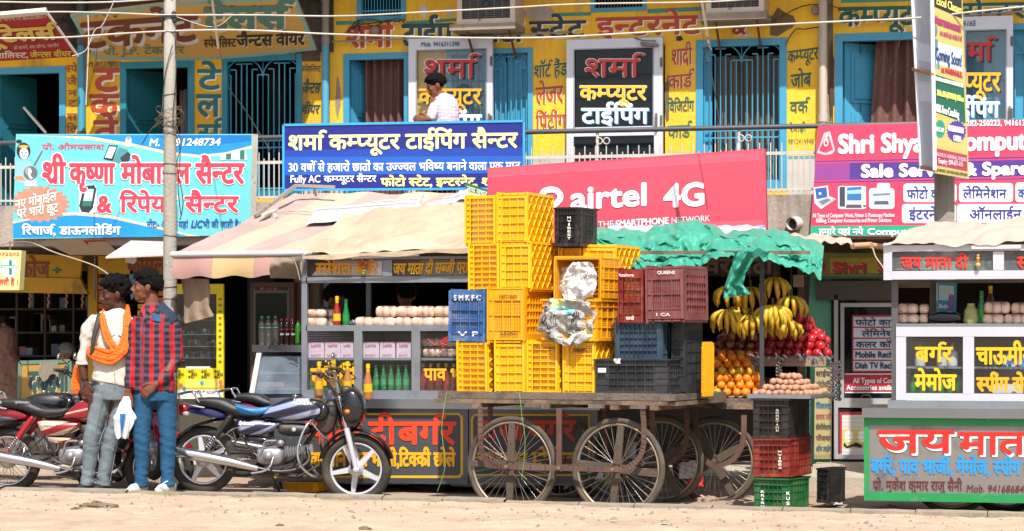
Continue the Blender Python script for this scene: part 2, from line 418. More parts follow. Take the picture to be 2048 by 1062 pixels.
# rooms behind the openings
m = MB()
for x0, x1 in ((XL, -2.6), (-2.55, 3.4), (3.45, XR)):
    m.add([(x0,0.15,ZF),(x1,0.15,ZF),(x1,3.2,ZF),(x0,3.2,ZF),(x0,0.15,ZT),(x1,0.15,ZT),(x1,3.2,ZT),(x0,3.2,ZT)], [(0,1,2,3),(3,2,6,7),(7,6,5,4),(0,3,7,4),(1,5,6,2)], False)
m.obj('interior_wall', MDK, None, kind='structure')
m = MB(); m.box(XL, XR, -0.0, 3.2, ZT, ZT+0.1); m.obj('roof', MCO, None, kind='structure')
def frame(parent, h, w=0.055, mat=MBL, Y=-0.015, d=0.09, sill=False, name='door_frame'):
    m = MB(); a, b, c, dd = h
    m.box(a-w*0.4, a+w*0.6, Y, Y+d, c, dd+w*0.4); m.box(b-w*0.6, b+w*0.4, Y, Y+d, c, dd+w*0.4); m.box(a+w*0.6, b-w*0.6, Y+0.002, Y+d, dd-w*0.6, dd+w*0.4)
    if sill: m.box(a+w*0.6, b-w*0.6, Y+0.002, Y+d, c, c+w)
    return m.obj(name, mat, parent)
def leaf(parent, hx, hz0, hz1, width, ang, side, mat, name='door_leaf', Y=0.05):      # panelled door leaf hinged at hx
    o = MB(); w = width; h = hz1-hz0; t = 0.035
    o.box(0, w, 0, t, 0, h)
    st = 0.07
    rows = [(0.06, 0.30), (0.34, 0.62), (0.67, 0.95)]
    for r0, r1 in rows:
        cols = [(st, w-st)] if r0 != 0.34 else [(st, w/2-0.025), (w/2+0.025, w-st)]
        for c0, c1 in cols:
            for yy in (-0.012,):
                o.box(c0, c1, yy, 0.0, h*r0, h*r1); o.box(c0+0.035, c1-0.035, yy-0.012, yy, h*r0+0.04, h*r1-0.04)
    ob = o.obj(name, mat, parent); ob.location = (hx, Y, hz0); ob.rotation_euler = (0, 0, R(ang))
    if side < 0: ob.scale = (-1, 1, 1)
    hd = MB(); hd.cyl((w-0.05, -0.05, h*0.48), (w-0.05, -0.05, h*0.56), 0.008, n=6); hd.cyl((w-0.05, 0, h*0.49), (w-0.05, -0.05, h*0.49), 0.006, n=6); hd.cyl((w-0.05, 0, h*0.55), (w-0.05, -0.05, h*0.55), 0.006, n=6)
    hd.obj('handle', MIR, ob); return ob
def grille(parent, h, mat=MBL, Y=0.03, n=13, name='window_grille', arch=True):
    a, b, c, d = h; m = MB(); r = 0.0075; W_ = b-a; mid = (a+b)/2; zr = c + (d-c)*0.40
    for z in (zr, zr-0.07, c+0.08, c+0.35): m.bar((a, Y, z), (b, Y, z), 0.014, 0.014)
    for s_ in (0, 1):
        x0 = a + s_*W_/2; hw = W_/2; cx = x0+hw/2; k = n//2
        for i in range(k+1):
            x = x0 + hw*i/k; t = abs(x-cx)/(hw/2)
            zt = d - 0.06 - 0.42*round(t*3)/3*hw if arch else d
            zt = max(zt, zr+0.1)
            if i in (0, k): zt = d
            m.cyl((x, Y, c), (x, Y, zt), r, n=6)
        for i in range(k):
            xa, xb = x0+hw*i/k, x0+hw*(i+1)/k; t1, t2 = abs(xa-cx)/(hw/2), abs(xb-cx)/(hw/2)
            if arch:
                za = d-0.06-0.42*round(min(t1,t2)*3)/3*hw; m.bar((xa, Y, za), (xb, Y, za), 0.012, 0.012)
        if arch:
            pts = [(cx + hw/2*math.cos(t)*0.99, Y-0.004, d-hw*0.48+ (hw*0.46)*math.sin(t)) for t in [math.pi*k_/14 for k_ in range(15)]]
            m.tube(pts, 0.007, 6)
    return m.obj(name, mat, parent)
def curtain(parent, x0, x1, z0, z1, Y, mat=MCU, folds=7, name='curtain', flare=0.0):
    m = MB(); random.seed(int(x0*100)); ph = random.random()*6
    def f(u, v):
        x = x0 + (x1-x0)*u - flare*(1-v)*(1-u); return (x, Y + 0.035*math.sin(u*folds*6.28+ph) + 0.012*math.sin(u*31+v*4), z0 + (z1-z0)*v)
    m.grid(f, 70, 8); return m.obj(name, mat, parent)
# left building: open doors, barred window
frame(B1, H['d1'], mat=MBL, w=0.07); x = on(3,200,0.05).x
leaf(B1, x, ZF+0.02, H['d1'][3]-0.04, 0.46, 62, 1, MTD)
frame(B1, H['d2'], mat=MTE, w=0.07); leaf(B1, H['d2'][0]+0.05, ZF+0.02, H['d2'][3]-0.04, 0.5, 58, 1, MTD)
curtain(B1, on(352,200,0.4).x, H['d2'][1], ZF+0.6, H['d2'][3]-0.22, 0.5, M('grey_cloth','7E7478',0.9,var=.1), 3, name='curtain')
frame(B1, H['w1'], mat=MTE, w=0.06, sill=True, name='window_frame'); grille(B1, H['w1'], MBL, n=15)
m = MB(); p = YP(0.25); panel(m, p, [(45,216),(48,213),(93,264),(90,268)], 0, 0.03); m.obj('leaning_board', ink('D8D4CC'), B1)
# centre building
frame(B2, H['t1'], w=0.05, sill=True, name='window_frame'); frame(B2, H['t2'], w=0.04, sill=True, name='window_frame')
m = MB()
for k in range(14): x = H['t1'][0]+0.03+(H['t1'][1]-H['t1'][0]-0.06)*k/13; m.cyl((x,0.02,H['t1'][2]),(x,0.02,H['t1'][3]),0.006,n=6)
m.bar((H['t1'][0],0.02,H['t1'][2]+0.11),(H['t1'][1],0.02,H['t1'][2]+0.11),0.014,0.014); m.obj('window_grille', MBL, B2)
m = MB()
for k in range(16): x = H['t2'][0]+0.03+(H['t2'][1]-H['t2'][0]-0.06)*k/15; m.cyl((x,0.02,H['t2'][2]),(x,0.02,H['t2'][3]),0.006,n=6)
m.obj('window_grille', MIR, B2)
frame(B2, H['d3'], w=0.065); leaf(B2, H['d3'][0]+0.05, ZF+0.02, H['d3'][3]-0.04, 0.42, 62, 1, MBL)
curtain(B2, on(729,200,0.1).x, H['d3'][1]+0.02, ZF+0.02, H['d3'][3]-0.03, 0.12, folds=6)
frame(B2, H['g1'], w=0.05, sill=True, name='window_frame'); frame(B2, H['g2'], w=0.07, sill=True, name='window_frame');
grille(B2, H['g1'], MBL, n=17); grille(B2, H['g2'], MBL, n=17)
for k, nn in (('g1', 2), ('g2', 0)):                      # shutters behind the first, curtain behind the second
    h = H[k]
    if nn:
        for i in range(3):
            lf = leaf(B2, h[0]+0.02+i*(h[1]-h[0])/3, h[2], h[3]-0.02, (h[1]-h[0])/3-0.02, 0, 1, MBL, 'shutter', 0.09)
    else:
        m = MB(); m.box(h[0]+0.03, h[0]+0.12, 0.06, 0.09, h[2], h[3]); m.obj('shutter', MBL, B2)
        curtain(B2, h[0]+0.15, h[1]-0.02, h[2], h[3]-0.12, 0.16, M('patterned_curtain','6E6358',0.9,var=.15,vs_=12,col2='8A3A30',c2t=.68,c2s=9), 6)
# right building
frame(B3, H['d4'], w=0.075); leaf(B3, H['d4'][0]+0.06, ZF+0.02, H['d4'][3]-0.05, 0.44, 40, 1, MBL)
curtain(B3, on(1752,200,0.12).x, on(1850,200,0.12).x, ZF+0.02, H['d4'][3]-0.03, 0.13, folds=4, flare=0.12)
frame(B3, H['g3'], w=0.06, sill=True, name='window_frame'); grille(B3, H['g3'], MBL, n=15)
m = MB(); m.box(H['g3'][0]+0.03, H['g3'][1], 0.07, 0.1, H['g3'][2], H['g3'][3]); m.obj('shutter', MBL, B3)
# aluminium and glass doors standing proud of the wall
def alu_door(parent, x0, x1, ytop, gx0, gx1, gytop, Y, glass, texts, mob=None, ymid=255):
    pl = YP(Y); a = on(x0, ytop, Y); b = on(x1, ytop, Y); g0 = on(gx0, gytop, Y); g1 = on(gx1, gytop, Y); zm = on(gx0, ymid, Y).z
    m = MB(); d = 0.05
    m.box(a.x, g0.x, Y, Y+d, ZF, a.z); m.box(g1.x, b.x, Y, Y+d, ZF, a.z); m.box(g0.x, g1.x, Y+0.001, Y+d, g0.z, a.z); m.box(g0.x, g1.x, Y+0.001, Y+d, zm-0.09, zm); m.box(g0.x, g1.x, Y+0.001, Y+d, ZF, ZF+0.12)
    fr = m.obj('door_frame', MAL, parent)
    e = 0.012; m = MB()
    m.box(g0.x, g0.x+e, Y-0.006, Y+0.001, zm, g0.z); m.box(g1.x-e, g1.x, Y-0.006, Y+0.001, zm, g0.z); m.box(g0.x+e, g1.x-e, Y-0.006, Y+0.001, g0.z-e, g0.z); m.obj('glazing_bead', ink('8F939C', .4), fr)
    for i, (z0, z1) in enumerate(((zm, g0.z), (ZF+0.12, zm-0.09))):
        m = MB(); m.box(g0.x, g1.x, Y+0.022, Y+0.028, z0, z1); q = m.obj('pane', glass, fr)
    gp = YP(Y+0.022); lettering('lettering', gp, texts, fr)
    if mob: lettering('lettering', pl, mob, fr)
    m = MB(); m.box(g1.x+0.015, g1.x+0.035, Y-0.03, Y, zm-0.05, zm+0.12); m.obj('handle', MIR, fr)
    for z in (a.z-0.2, zm+0.1): m = MB(); m.cyl((b.x-0.012, Y-0.008, z), (b.x-0.012, Y-0.008, z-0.09), 0.011, n=8); m.obj('hinge', ink('55585E', .4), fr)
    return fr
WBK = ('1B1F33', 3, 3)
alu_door(B2, 817, 985, 78, 832, 974, 100, -0.10, MGL,
  [('शर्मा','C23A34',846,155,950,120,dict(bold=.015,outline=('F0EDEA',.022),shadow=WBK)),
   ('कम्प्यूटर','E3A020',838,208,962,178,dict(bold=.018,shadow=WBK)),
   ('टाईपिंग','F2F4F8',840,262,962,230,dict(bold=.024,shadow=('2F6F90',2,2)))],
  [('Mob. 9416311390','1D4A70',841,93,918,84,dict(bold=.01,slant=.15,slope=-.012))])
alu_door(B2, 1133, 1325, 80, 1147, 1308, 98, -0.10, MDG,
  [('शर्मा','C23A34',1168,153,1278,119,dict(bold=.015,outline=('F0EDEA',.022),shadow=WBK)),
   ('कम्प्यूटर','EBB015',1160,200,1292,172,dict(bold=.018,outline=('F4EEE0',.012))),
   ('टाईपिंग','F2F4F8',1163,246,1296,217,dict(bold=.024,shadow=('2F7FB0',2,2)))])
alu_door(B3, 1918, 2026, 34, 1930, 2014, 60, -0.10, MGL,
  [('शर्मा','B8312D',1896,121,1984,86,dict(bold=.024,shadow=WBK)),
   ('कम्प्यूटर','E8A81A',1884,182,2000,146,dict(bold=.018,shadow=WBK)),
   ('टाईपिंग','F2F4F8',1888,234,1998,204,dict(bold=.024,shadow=('2F8FC0',2,2)))],
  [('6165','1D3A60',1925,52,1951,41,dict(bold=.01,slant=.15,slope=-.02))], ymid=240)
m = MB(); p = YP(-0.16); panel(m, p, [(1280,83),(1316,87),(1315,92),(1281,90)], 0, 0.05); m.obj('door_closer', M('dirty_alloy','7D756C',.5,.3), B2)
m = MB(); m.tube([on(1270,76,-.12), on(1285,81,-.2), on(1312,82,-.14)], 0.008, 6); m.obj('closer_arm', MIR, B2)
# lettering painted straight on the walls
PW = YP(0.0)
GR, RD, BKK = '1F5A4C', 'B03A28', '2A3A40'
def wt(parent, items): lettering('wall_lettering', PW, items, parent)
wt(B1, [('ट','B0432A',188,182,236,138,dict(bold=.036,shadow=('E8D9B0',4,4))), ('क','B0432A',180,232,236,190,dict(bold=.030,shadow=('E8D9B0',4,4))), ('ते','B0432A',188,285,234,242,dict(bold=.030,shadow=('E8D9B0',4,4))),
        ('टे','1C6B6E',396,178,440,140,dict(bold=.030,shadow=('E8DCC0',3,3))), ('ल','1C6B6E',394,232,440,190,dict(bold=.030,shadow=('E8DCC0',3,3))), ('र्स','1C6B6E',396,286,440,250,dict(bold=.030,shadow=('E8DCC0',3,3))),
        ('M. 8053798937','2E4A4C',177,134,240,123,dict(bold=.005,slant=.2)),
        ('स्पे','A0522A',132,144,154,131,dict(bold=.02)), ('जै','A0522A',134,170,153,156,dict(bold=.02)), ('न','A0522A',136,192,153,181,dict(bold=.02)), ('ट','A0522A',136,212,153,200,dict(bold=.02)), ('स','A0522A',134,240,153,227,dict(bold=.02)), ('वि','A0522A',133,267,153,252,dict(bold=.02)),
        ('स्पेशलिस्ट','245048',603,143,640,132,dict(bold=.008,slant=.15)), ('जैन्टस','245048',603,186,638,166,dict(bold=.02,slant=.2)), ('वीयर','245048',603,227,637,210,dict(bold=.02,slant=.2))])
WHS = ('E9E2CF', 3, 2)
wt(B2, [('शर्मा','B3402C',692,95,784,55,dict(bold=.030,shadow=WHS,slope=-.03)), ('टाईप','24484A',805,92,905,50,dict(bold=.030,shadow=WHS,slope=-.02)),
        ('फोटो','2A3338',935,84,1045,44,dict(bold=.030,shadow=WHS,slope=-.02)), ('स्टेट','2A3338',1060,76,1170,44,dict(bold=.030,shadow=WHS,slope=-.02)),
        ('इन्टरनेट','B3402C',1193,72,1400,37,dict(bold=.030,shadow=WHS,slope=-.025)), ('&','A8322A',1464,68,1492,38,dict(bold=.024,shadow=WHS)),
        ('शॉर्ट हैंड','1F5A4C',1068,156,1134,132,dict(bold=.012,shadow=('EAD28A',1,1),slope=-.1)), ('लेजर','B0402A',1072,208,1126,176,dict(bold=.012,shadow=('E9E2CF',1.4,1),slope=-.08)), ('प्रिंटींग','B0402A',1072,258,1132,232,dict(bold=.012,shadow=('E9E2CF',1.4,1),slope=-.05)),
        ('शादी','B0402A',1343,131,1384,100,dict(bold=.012,shadow=('E9E2CF',1.4,1),slope=-.1)), ('कार्ड','B0402A',1337,178,1384,152,dict(bold=.012,shadow=('E9E2CF',1.4,1),slope=-.1)), ('विजिटींग','1F5A4C',1335,224,1388,204,dict(bold=.015,slope=-.05)), ('कार्ड','2C6B4C',1336,276,1380,252,dict(bold=.012,slope=-.05)),
        ('कम्प्यूटर','1F5A4C',1576,126,1636,103,dict(bold=.012,slope=-.14)), ('जोब','1F5A4C',1582,176,1622,150,dict(bold=.012,slope=-.12)), ('वर्क','1F5A4C',1580,226,1616,204,dict(bold=.012,slope=-.05)),
        ('रेवाड़ी','2F6B5C',1580,264,1612,250,dict(bold=.005,slope=-.05)), ('9812416948','4C6B4C',1576,288,1628,278,dict(slope=-.03))])
wt(B3, [('कम्प्यूटर','1F5A4C',1678,52,1850,16,dict(bold=.030,shadow=('E9E2CF',4,2),slope=-.02)), ('सेन्टर','1F5A4C',1925,38,2050,8,dict(bold=.030,shadow=WHS,slope=-.02))])
for pts in ([(1062,34),(1182,31),(1182,24),(1062,27)], [(1295,27),(1410,21),(1410,13),(1295,18)], [(672,50),(716,49),(716,42),(672,42)], [(812,50),(912,42),(912,36),(812,43)]): m = MB(); panel(m, PW, pts, .003); m.obj('painted_band', ink('3B8C7C'), B2)
m = MB(); panel(m, PW, [(1682,6),(1830,2),(1830,-6),(1682,-2)], 0.003); m.obj('painted_band', ink('3B8C7C'), B3)
MSO = M('weathered_shaded_concrete', '5A4E44', .95, var=.3, vs_=1.8, bump=.5, bs=18, col2='2E2824', c2t=.55, c2s=2.2)  # dark weathered concrete; shade of the upper recess is put into the colour
m = MB(); panel(m, PW, rect(-300,-400,667,104), .012, .01); m.obj('stained_shaded_wall', MSO, B1); m = MB(); panel(m, PW, rect(590,104,640,122), .013, .01); m.obj('stained_shaded_wall', MSO, B1)
MDD = M('pale_dado', 'B8B4AC', .8, var=.15, vs_=3, col2='8A8478', c2t=.6, c2s=4)
for B, segs in ((B1, ((396,447),(603,644))), (B2, ((664,684),(1066,1131),(1332,1392),(1574,1655)))):
    for x0, x1 in segs: m = MB(); panel(m, PW, [(x0,470),(x1,470),(x1,316),(x0,318)], .004); m.obj('painted_dado', MDD, B); m = MB(); panel(m, PW, [(x0,318),(x1,316),(x1,310),(x0,312)], .006); m.obj('painted_band', ink('5A9AA0'), B)
# torn posters and flaked plaster, pieces standing a little proud
def flake(parent, cx, cy, rx, ry, col, seed, name='torn_poster', Y=0.0):
    random.seed(seed); pts = [(cx+rx*math.cos(a)*random.uniform(.55,1.1), cy+ry*math.sin(a)*random.uniform(.55,1.1)) for a in [6.283*k/11 for k in range(11)]]
    m = MB(); panel(m, YP(Y), pts, 0.005, 0.004); m.obj(name, M('torn_'+col, col, .85, var=.2, vs_=20), parent)
for a in ((848,22,10,16,'CFCAC4',1), (900,24,9,12,'BDB8B4',2), (1080,28,36,19,'A69C94',3), (1490,70,16,6,'C9BFA8',6)): flake(B2, *a)
flake(B2, 1358, 76, 9, 7, '3A332C', 11, 'hole_in_plaster'); flake(B2, 676, 195, 7, 44, '8E8068', 12, 'bare_plaster'); flake(B2, 1334, 205, 5, 60, '6B5A40', 13, 'bare_plaster')
flake(B3, 1664, 160, 6, 85, '4A3A2C', 14, 'bare_plaster'); flake(B2, 1560, 45, 30, 30, '6E5A3C', 15, 'bare_plaster')
for cx, cy, q in ((205,160,21),(196,205,22),(222,262,23),(190,272,24)): flake(B1, cx, cy, 7, 5, 'D8C9A0', q, 'paint_flake')
# pipes down the wall
def pipe(B, px, Y, r, ztop, zbot, splitpy, upcol, locol):
    x = on(px, 200, Y).x; zs = on(px, splitpy, Y).z; m = MB(); m.cyl((x,Y,zs),(x,Y,ztop),r,n=14); m.m = 1; m.cyl((x,Y,zbot),(x,Y,zs),r,n=14)
    m.m = 0
    for z in (ztop-0.9, zs+0.02, zbot+1.0): m.cyl((x,Y,z),(x,Y,z+0.07),r*1.18,n=14)
    return m.obj('drain_pipe', [M('pipe_'+upcol, upcol, .6, var=.12, vs_=6, streak=True, col2='6B5F52', c2t=.68), M('pipe_'+locol, locol, .5, var=.1, vs_=6, streak=True)], B)
pipe(B1, 163, -0.08, 0.043, ZT, ZF, 92, '4A5A60', '3E8FA8'); pipe(B1, 651, -0.09, 0.038, ZT, ZF, 92, '8E887E', '4C9AB8'); pipe(B2, 1646, -0.1, 0.042, ZT, ZF, 300, 'B3A89C', 'B3A89C')
m = MB(); m.tube([on(664,83,-.06), on(900,75,-.06), on(1140,64,-.06)], 0.009, 6); m.obj('conduit', M('conduit_grey','8E8A86',.5), B2); m = MB(); m.tube([on(1656,42,-.06), on(1830,40,-.06), on(2050,22,-.06)], 0.010, 6); m.obj('conduit', M('conduit_grey','8E8A86',.5), B2)
# air conditioners
def aircon(px0, px1, pyb, label, Y=-0.38):
    a = on(px0, pyb, Y); b = on(px1, pyb, Y); h = 0.52; w = b.x-a.x
    t = thing('air_conditioner', label, 'air conditioner', 'window air conditioners above the shop', (a.x, Y, a.z))
    m = MB(); m.box(0, w, 0.03, 0.42, 0, h); m.obj('casing', M('ac_cream','BDB3A4',.5,.1,var=.15,col2='6A4A34',c2t=.66,c2s=7), t)
    m = MB(); e = 0.05
    m.box(0, w, 0.0, 0.03, 0, e); m.box(0, w, 0, 0.03, h-e, h); m.box(0, e, 0, 0.03, e, h-e); m.box(w-e, w, 0, 0.03, e, h-e); m.obj('front_frame', M('ac_cream','BDB3A4'), t)
    m = MB(); m.box(e, w-e, 0.02, 0.029, e, h-e); m.obj('coil', ink('24262A', .6), t)
    m = MB()
    for k in range(22): z = e+(h-2*e)*k/21; m.bar((e, 0.014, z), (w-e, 0.014, z), 0.003, 0.003)
    for k in range(7): x = e+(w-2*e)*k/6; m.bar((x, 0.012, e), (x, 0.012, h-e), 0.003, 0.004)
    m.obj('grille', ink('77736B', .5), t)
    m = MB(); m.lathe([(0.035,0),(0.035,0.006),(0.0,0.006)], 18, (w*0.5, -0.003, h*0.38), 'y'); o = m.obj('badge', ink('2E3F55', .4), t)
    for xx in (.08, w-.08): m = MB(); m.bar((xx,.02,-.02),(xx,.4,-.02),.03,.03); m.bar((xx,.03,-.02),(xx,.38,-.3),.02,.02); m.obj('bracket', MRU, t)
aircon(914, 1030, 49, 'window air conditioner left of the word for state, dark grille, cream frame')
aircon(1412, 1528, 27, 'window air conditioner above the ampersand and the barred window, rusty ledge below')
m = MB(); a = on(905,58,-0.3); b = on(1036,54,-0.3); m.box(a.x, b.x, -0.42, 0, a.z-0.03, a.z+0.03); m.obj('ledge', MCO, B2); m = MB(); a = on(1400,34,-0.3); b = on(1536,30,-0.3); m.box(a.x, b.x, -0.42, 0, a.z-0.05, a.z+0.02); m.obj('ledge', MCO, B2)
for px, py in ((753,62),(1632,22)):                      # small round vents
    m = MB(); m.lathe([(0.03,0),(0.045,-0.02),(0.045,-0.07),(0.02,-0.08),(0,-0.08)], 14, on(px,py,0), 'y'); m.obj('vent_cap', M('vent_clay','8A7C6E',.8), B2 if px < 1600 else B3)
# cables hanging on the wall
def cable(name, pts, Y, r, mat, parent, nn=6): m = MB(); m.tube(spl([on(a, b, Y if len(q) == 0 else q[0]) for a, b, *q in pts], nn), r, 6); return m.obj(name, mat, parent)
for s_, pts in enumerate(([(700,60),(712,44),(740,38),(770,44),(795,36),(812,50)], [(705,55),(722,46),(750,52),(775,40),(800,44)], [(716,40),(718,58),(722,66),(716,60)], [(690,66),(705,58),(730,48),(812,40)])):
    cable('cable', pts, -0.05, 0.006, MBK, B2)
for pts in ([(1536,50),(1600,14),(1655,10),(1700,24),(1730,14)], [(1570,90),(1590,60),(1612,58),(1660,50)], [(1660,20),(1665,0)]): cable('cable', pts, -0.05, 0.006, MBK, B3)
# balcony: slab, low curb, rail, balusters
slabm = M('balcony_concrete', '9C9186', 0.9, var=0.2, vs_=2.4, bump=0.4, bs=25, col2='5C5248', c2t=0.60, c2s=2.2, streak=True)
for B, x0, x1 in ((B1, XL, xA), (B2, xA+0.01, xB), (B3, xB+0.01, XR)):
    m = MB(); m.box(x0, x1, YB, 0.15, ZF-0.14, ZF); m.obj('balcony_floor', slabm, B)
    m = MB(); m.box(x0, x1, YB-0.03, YB+0.09, ZF-0.16, ZF+0.25); m.obj('balcony_curb', slabm, B)
zr = on(1200, 261, YB).z
bal = MB(); bal.cyl((0,0,0),(0,0,0.42),0.0065,n=6); balm = bal.mesh('baluster', MWI)
rng = [(B1, XL, xA), (B2, xA+0.01, xB), (B3, xB+0.01, XR)]
for B, x0, x1 in rng:
    m = MB(); m.cyl((x0, YB, zr), (x1, YB, zr), 0.024, n=10); m.obj('rail', M('rail_grey','4E5258',.45,.3), B)
    m = MB(); m.bar((x0, YB, ZF+0.30), (x1, YB, ZF+0.30), 0.02, 0.02); m.bar((x0, YB, ZF+0.64), (x1, YB, ZF+0.64), 0.012, 0.03); m.obj('mid_rail', MWI, B)
    x = x0+0.02
    k = 0
    while x < x1:
        q = on
        # px of this baluster, to leave out those wholly behind the big boards
        rel = Vector((x, YB, 3)) - CAM; px = PXC + FPX*rel.dot(RT)/rel.dot(FW)
        if px < 2060 and px > -20 and not (60 < px < 470) and not (1060 < px < 1100 and False) and not 1700 < px:
            o = link('baluster', balm, B); o.location = (x, YB, ZF+0.26);
            if k % 2: o.scale = (1, 1, 1.14)
        x += 0.052; k += 1
    x = x0+0.3
    while x < x1:
        m = MB(); m.cyl((x, YB+0.01, ZF+0.2), (x, YB+0.01, zr), 0.015, n=8); m.obj('post', MWI, B);
        m = MB(); m.torus((x+0.02, YB, zr-0.10), 0.03, 0.006, 14, 6); m.torus((x+0.09, YB, zr-0.10), 0.03, 0.006, 14, 6); m.obj('scroll', MWI, B)
        x += 1.35
m = MB(); a = on(1583,448,YB-0.1); m.tube([a+Vector((0.16,0.35,0.05)), a], 0.062, 16, caps=False); m.tube([a+Vector((0.16,0.35,0.05)), a], 0.054, 16, caps=False); m.obj('drain_spout', M('pvc_white','C9C4BA',.5), B2)
m = MB(); m.cyl(a+Vector((0.02,0.045,0.006)), a+Vector((0.04,0.09,0.012)), 0.053, n=16); m.obj('spout_mouth', ink('1A1A1C'), B2)
# ------------------------------------------------------------------ boards and banners
def prints(name, plane, items, parent, off=0.001, step=0.00011):
    m = MB(); mats = []; idx = {}
    for i, (col, pts) in enumerate(items):
        if col not in idx: idx[col] = len(mats); mats.append(ink(col))
        m.m = idx[col]; panel(m, plane, pts, off + i*step)
    return m.obj(name, mats, parent)
def board(name, plane, corners, thick, facecol, edgemat, label, cat, group=None, rough=.45, frame=None, wave=0.0):
    t = thing(name, label, cat, group)
    m = MB(); panel(m, plane, corners, 0.0, thick); m.obj('backing', edgemat, t)
    m = MB(); panel(m, plane, corners, 0.0008); m.obj('printed_face', M('face_'+facecol, facecol, rough, var=.05, vs_=5), t)
    if frame:
        fw, fc = frame; m = MB(); n = len(corners); cx = sum(c[0] for c in corners)/n; cy = sum(c[1] for c in corners)/n
        for i in range(n):
            a, b = corners[i], corners[(i+1) % n]; m.bar(plane.at(*a, 0.004), plane.at(*b, 0.004), fw, 0.012, plane.n)
        m.obj('frame', fc, t)
    return t
TIN = M('sign_tin_edge', 'A8A39A', 0.5, 0.4, var=.2, vs_=6, col2='6B4A36', c2t=.66, c2s=8)
# teal mobile shop banner
p = YP(-1.05)
t = board('shop_banner', p, [(25,478),(500,470),(505,268),(32,268)], 0.06, '66BCC4', TIN, 'turquoise mobile phone centre banner with red Hindi lettering and a printed handset', 'shop sign')
m = MB(); q = [p.at(505,268,-0.001), p.at(500,470,-0.001)]; d = Vector((0.05, 0.02, 0)); m.add([q[1], q[1]+d, q[0]+d, q[0]], [(0,1,2,3)]); m.obj('side_return', TIN, t)
arc = [(180+ (505-180)*k/12, 272 + 36*math.sin(math.pi*(0.02+0.62*k/12)) ) for k in range(13)]
up = [(34,270)] + [(180,273),(260,286),(340,304),(400,310),(450,305),(503,291),(503,270)]
upo = [(34,270),(110,273),(180,279),(260,291),(340,309),(400,315),(450,309),(503,296),(503,270)]
dn = [(26,476),(26,447),(90,433),(150,430),(220,436),(300,454),(360,468),(380,473)]
dno = [(26,476),(26,443),(90,428),(150,425),(220,431),(300,449),(372,467),(400,472)]
star = []
for k in range(44):
    a = 6.283*k/44; r = 1.0 if k % 2 else 0.84
    star.append((80 + 62*r*math.cos(a), 408 + 38*r*math.sin(a)))
star = [(max(x, 27), y) for x, y in star]
skin, blu = 'B9CDE0', '86B8D8'
prints('printed_background', p, [
    ('E8C4A0', upo), ('1487C8', up), ('0A6CB4', [(300,270),(503,270),(503,282),(430,290),(360,286)]), ('E8C4A0', dno), ('1487C8', dn), ('B5806C', star),
    # printed child figure holding a pot
    ('2A2622', ellipse(47,302,14,17)), ('2A2622', ellipse(38,283,6,4)), (blu, [(30,330),(36,322),(60,322),(66,338),(56,352),(34,352)]), (skin, ellipse(48,307,9,12)), ('C9A23A', ellipse(47,293,10,3)), ('2A2622', ellipse(44,305,1.6,1)), ('2A2622', ellipse(52,305,1.6,1)), ('C0504A', ellipse(48,312,2.2,.9)),
    (blu, [(30,345),(60,348),(78,362),(70,370),(40,366),(28,358)]), ('D88A5A', [(30,352),(45,352),(52,362),(30,360)]), ('5C6468', ellipse(61,346,14,14)), ('8C9698', ellipse(57,342,7,8)), ('E6E6E0', [(58,336),(64,342),(60,350),(66,356),(60,358),(56,350)]), ('6E5A5A', [(67,330),(84,300),(86,302),(70,332)]), ('E8E2EC', [(48,364),(72,362),(74,372),(50,372)]),
    # printed handsets
    ('20282C', [(207,318),(218,290),(236,291),(225,322)]), ('DDE6E8', [(210,315),(219,293),(233,294),(223,317)]), ('4C8A96', [(225,322),(238,294),(256,300),(240,326)]), ('2C3A44', [(240,316),(256,303),(262,310),(258,322),(244,324)]),
    ('E4EEF0', rrect(158,369,193,427,9)), ('26343A', [(163,424),(158,412),(166,378),(172,371),(188,370),(193,378),(186,416),(178,426)]), ('9CC4D0', [(166,402),(171,378),(188,378),(184,402)]), ('DCE8EC', [(168,396),(171,384),(186,384),(183,396)]), ('2C6E5C', [(164,412),(166,403),(184,403),(182,412)]),
    ('B8CCD0', [(440,308),(490,296),(495,320),(440,320)]), ('2F6A60', [(452,308),(462,306),(462,319),(452,319)]), ('E6EEF0', [(466,304),(478,301),(478,319),(466,319)]), ('2F6A60', [(480,301),(489,299),(489,319),(480,319)]),
    ('E8D8C0', ellipse(257,282,6,9)), ('B0805C', ellipse(257,276,3,4)), ('E8D8C0', ellipse(257,291,9,2.6))], t)
HAL = ('F6DCE2', .035)
lettering('lettering', p, [('प्रो. ओमप्रकाश','D23C64',84,298,208,289,dict(bold=.012)), ('M. 9991248734','EAF2F6',297,292,440,278,dict(bold=.03,slant=.2,slope=-.01)),
    ('श्री','DC3C50',84,366,130,326,dict(bold=.032,outline=HAL)), ('कृष्णा','DC3C50',140,366,228,328,dict(bold=.032,outline=HAL)), ('मोबाइल','DC3C50',243,366,380,328,dict(bold=.032,outline=HAL)), ('सैन्टर','DC3C50',392,366,487,328,dict(bold=.032,outline=HAL)),
    ('&','DC3C50',194,424,222,392,dict(bold=.04,outline=HAL)), ('रिपेयर','DC3C50',240,424,352,394,dict(bold=.032,outline=HAL)), ('सैन्टर','DC3C50',370,424,476,394,dict(bold=.032,outline=HAL)),
    ('नए मोबाईल','F4ECE8',30,418,113,402,dict(bold=.012,slope=-.22)), ('पर भारी छूट','F4ECE8',34,436,116,420,dict(bold=.012,slope=-.16)),
    ('रिचार्ज, डाऊनलोडिंग','EEF6F8',44,469,240,454,dict(bold=.03,outline=('2C50A0',.02))), ('नोट:- आपके यहां','23489C',294,455,376,443,dict(bold=.02)), ('LIC','23489C',381,455,404,441,dict(bold=.03,slant=.2)), ('भी की जाती है।','23489C',406,455,482,443,dict(bold=.02))], t)
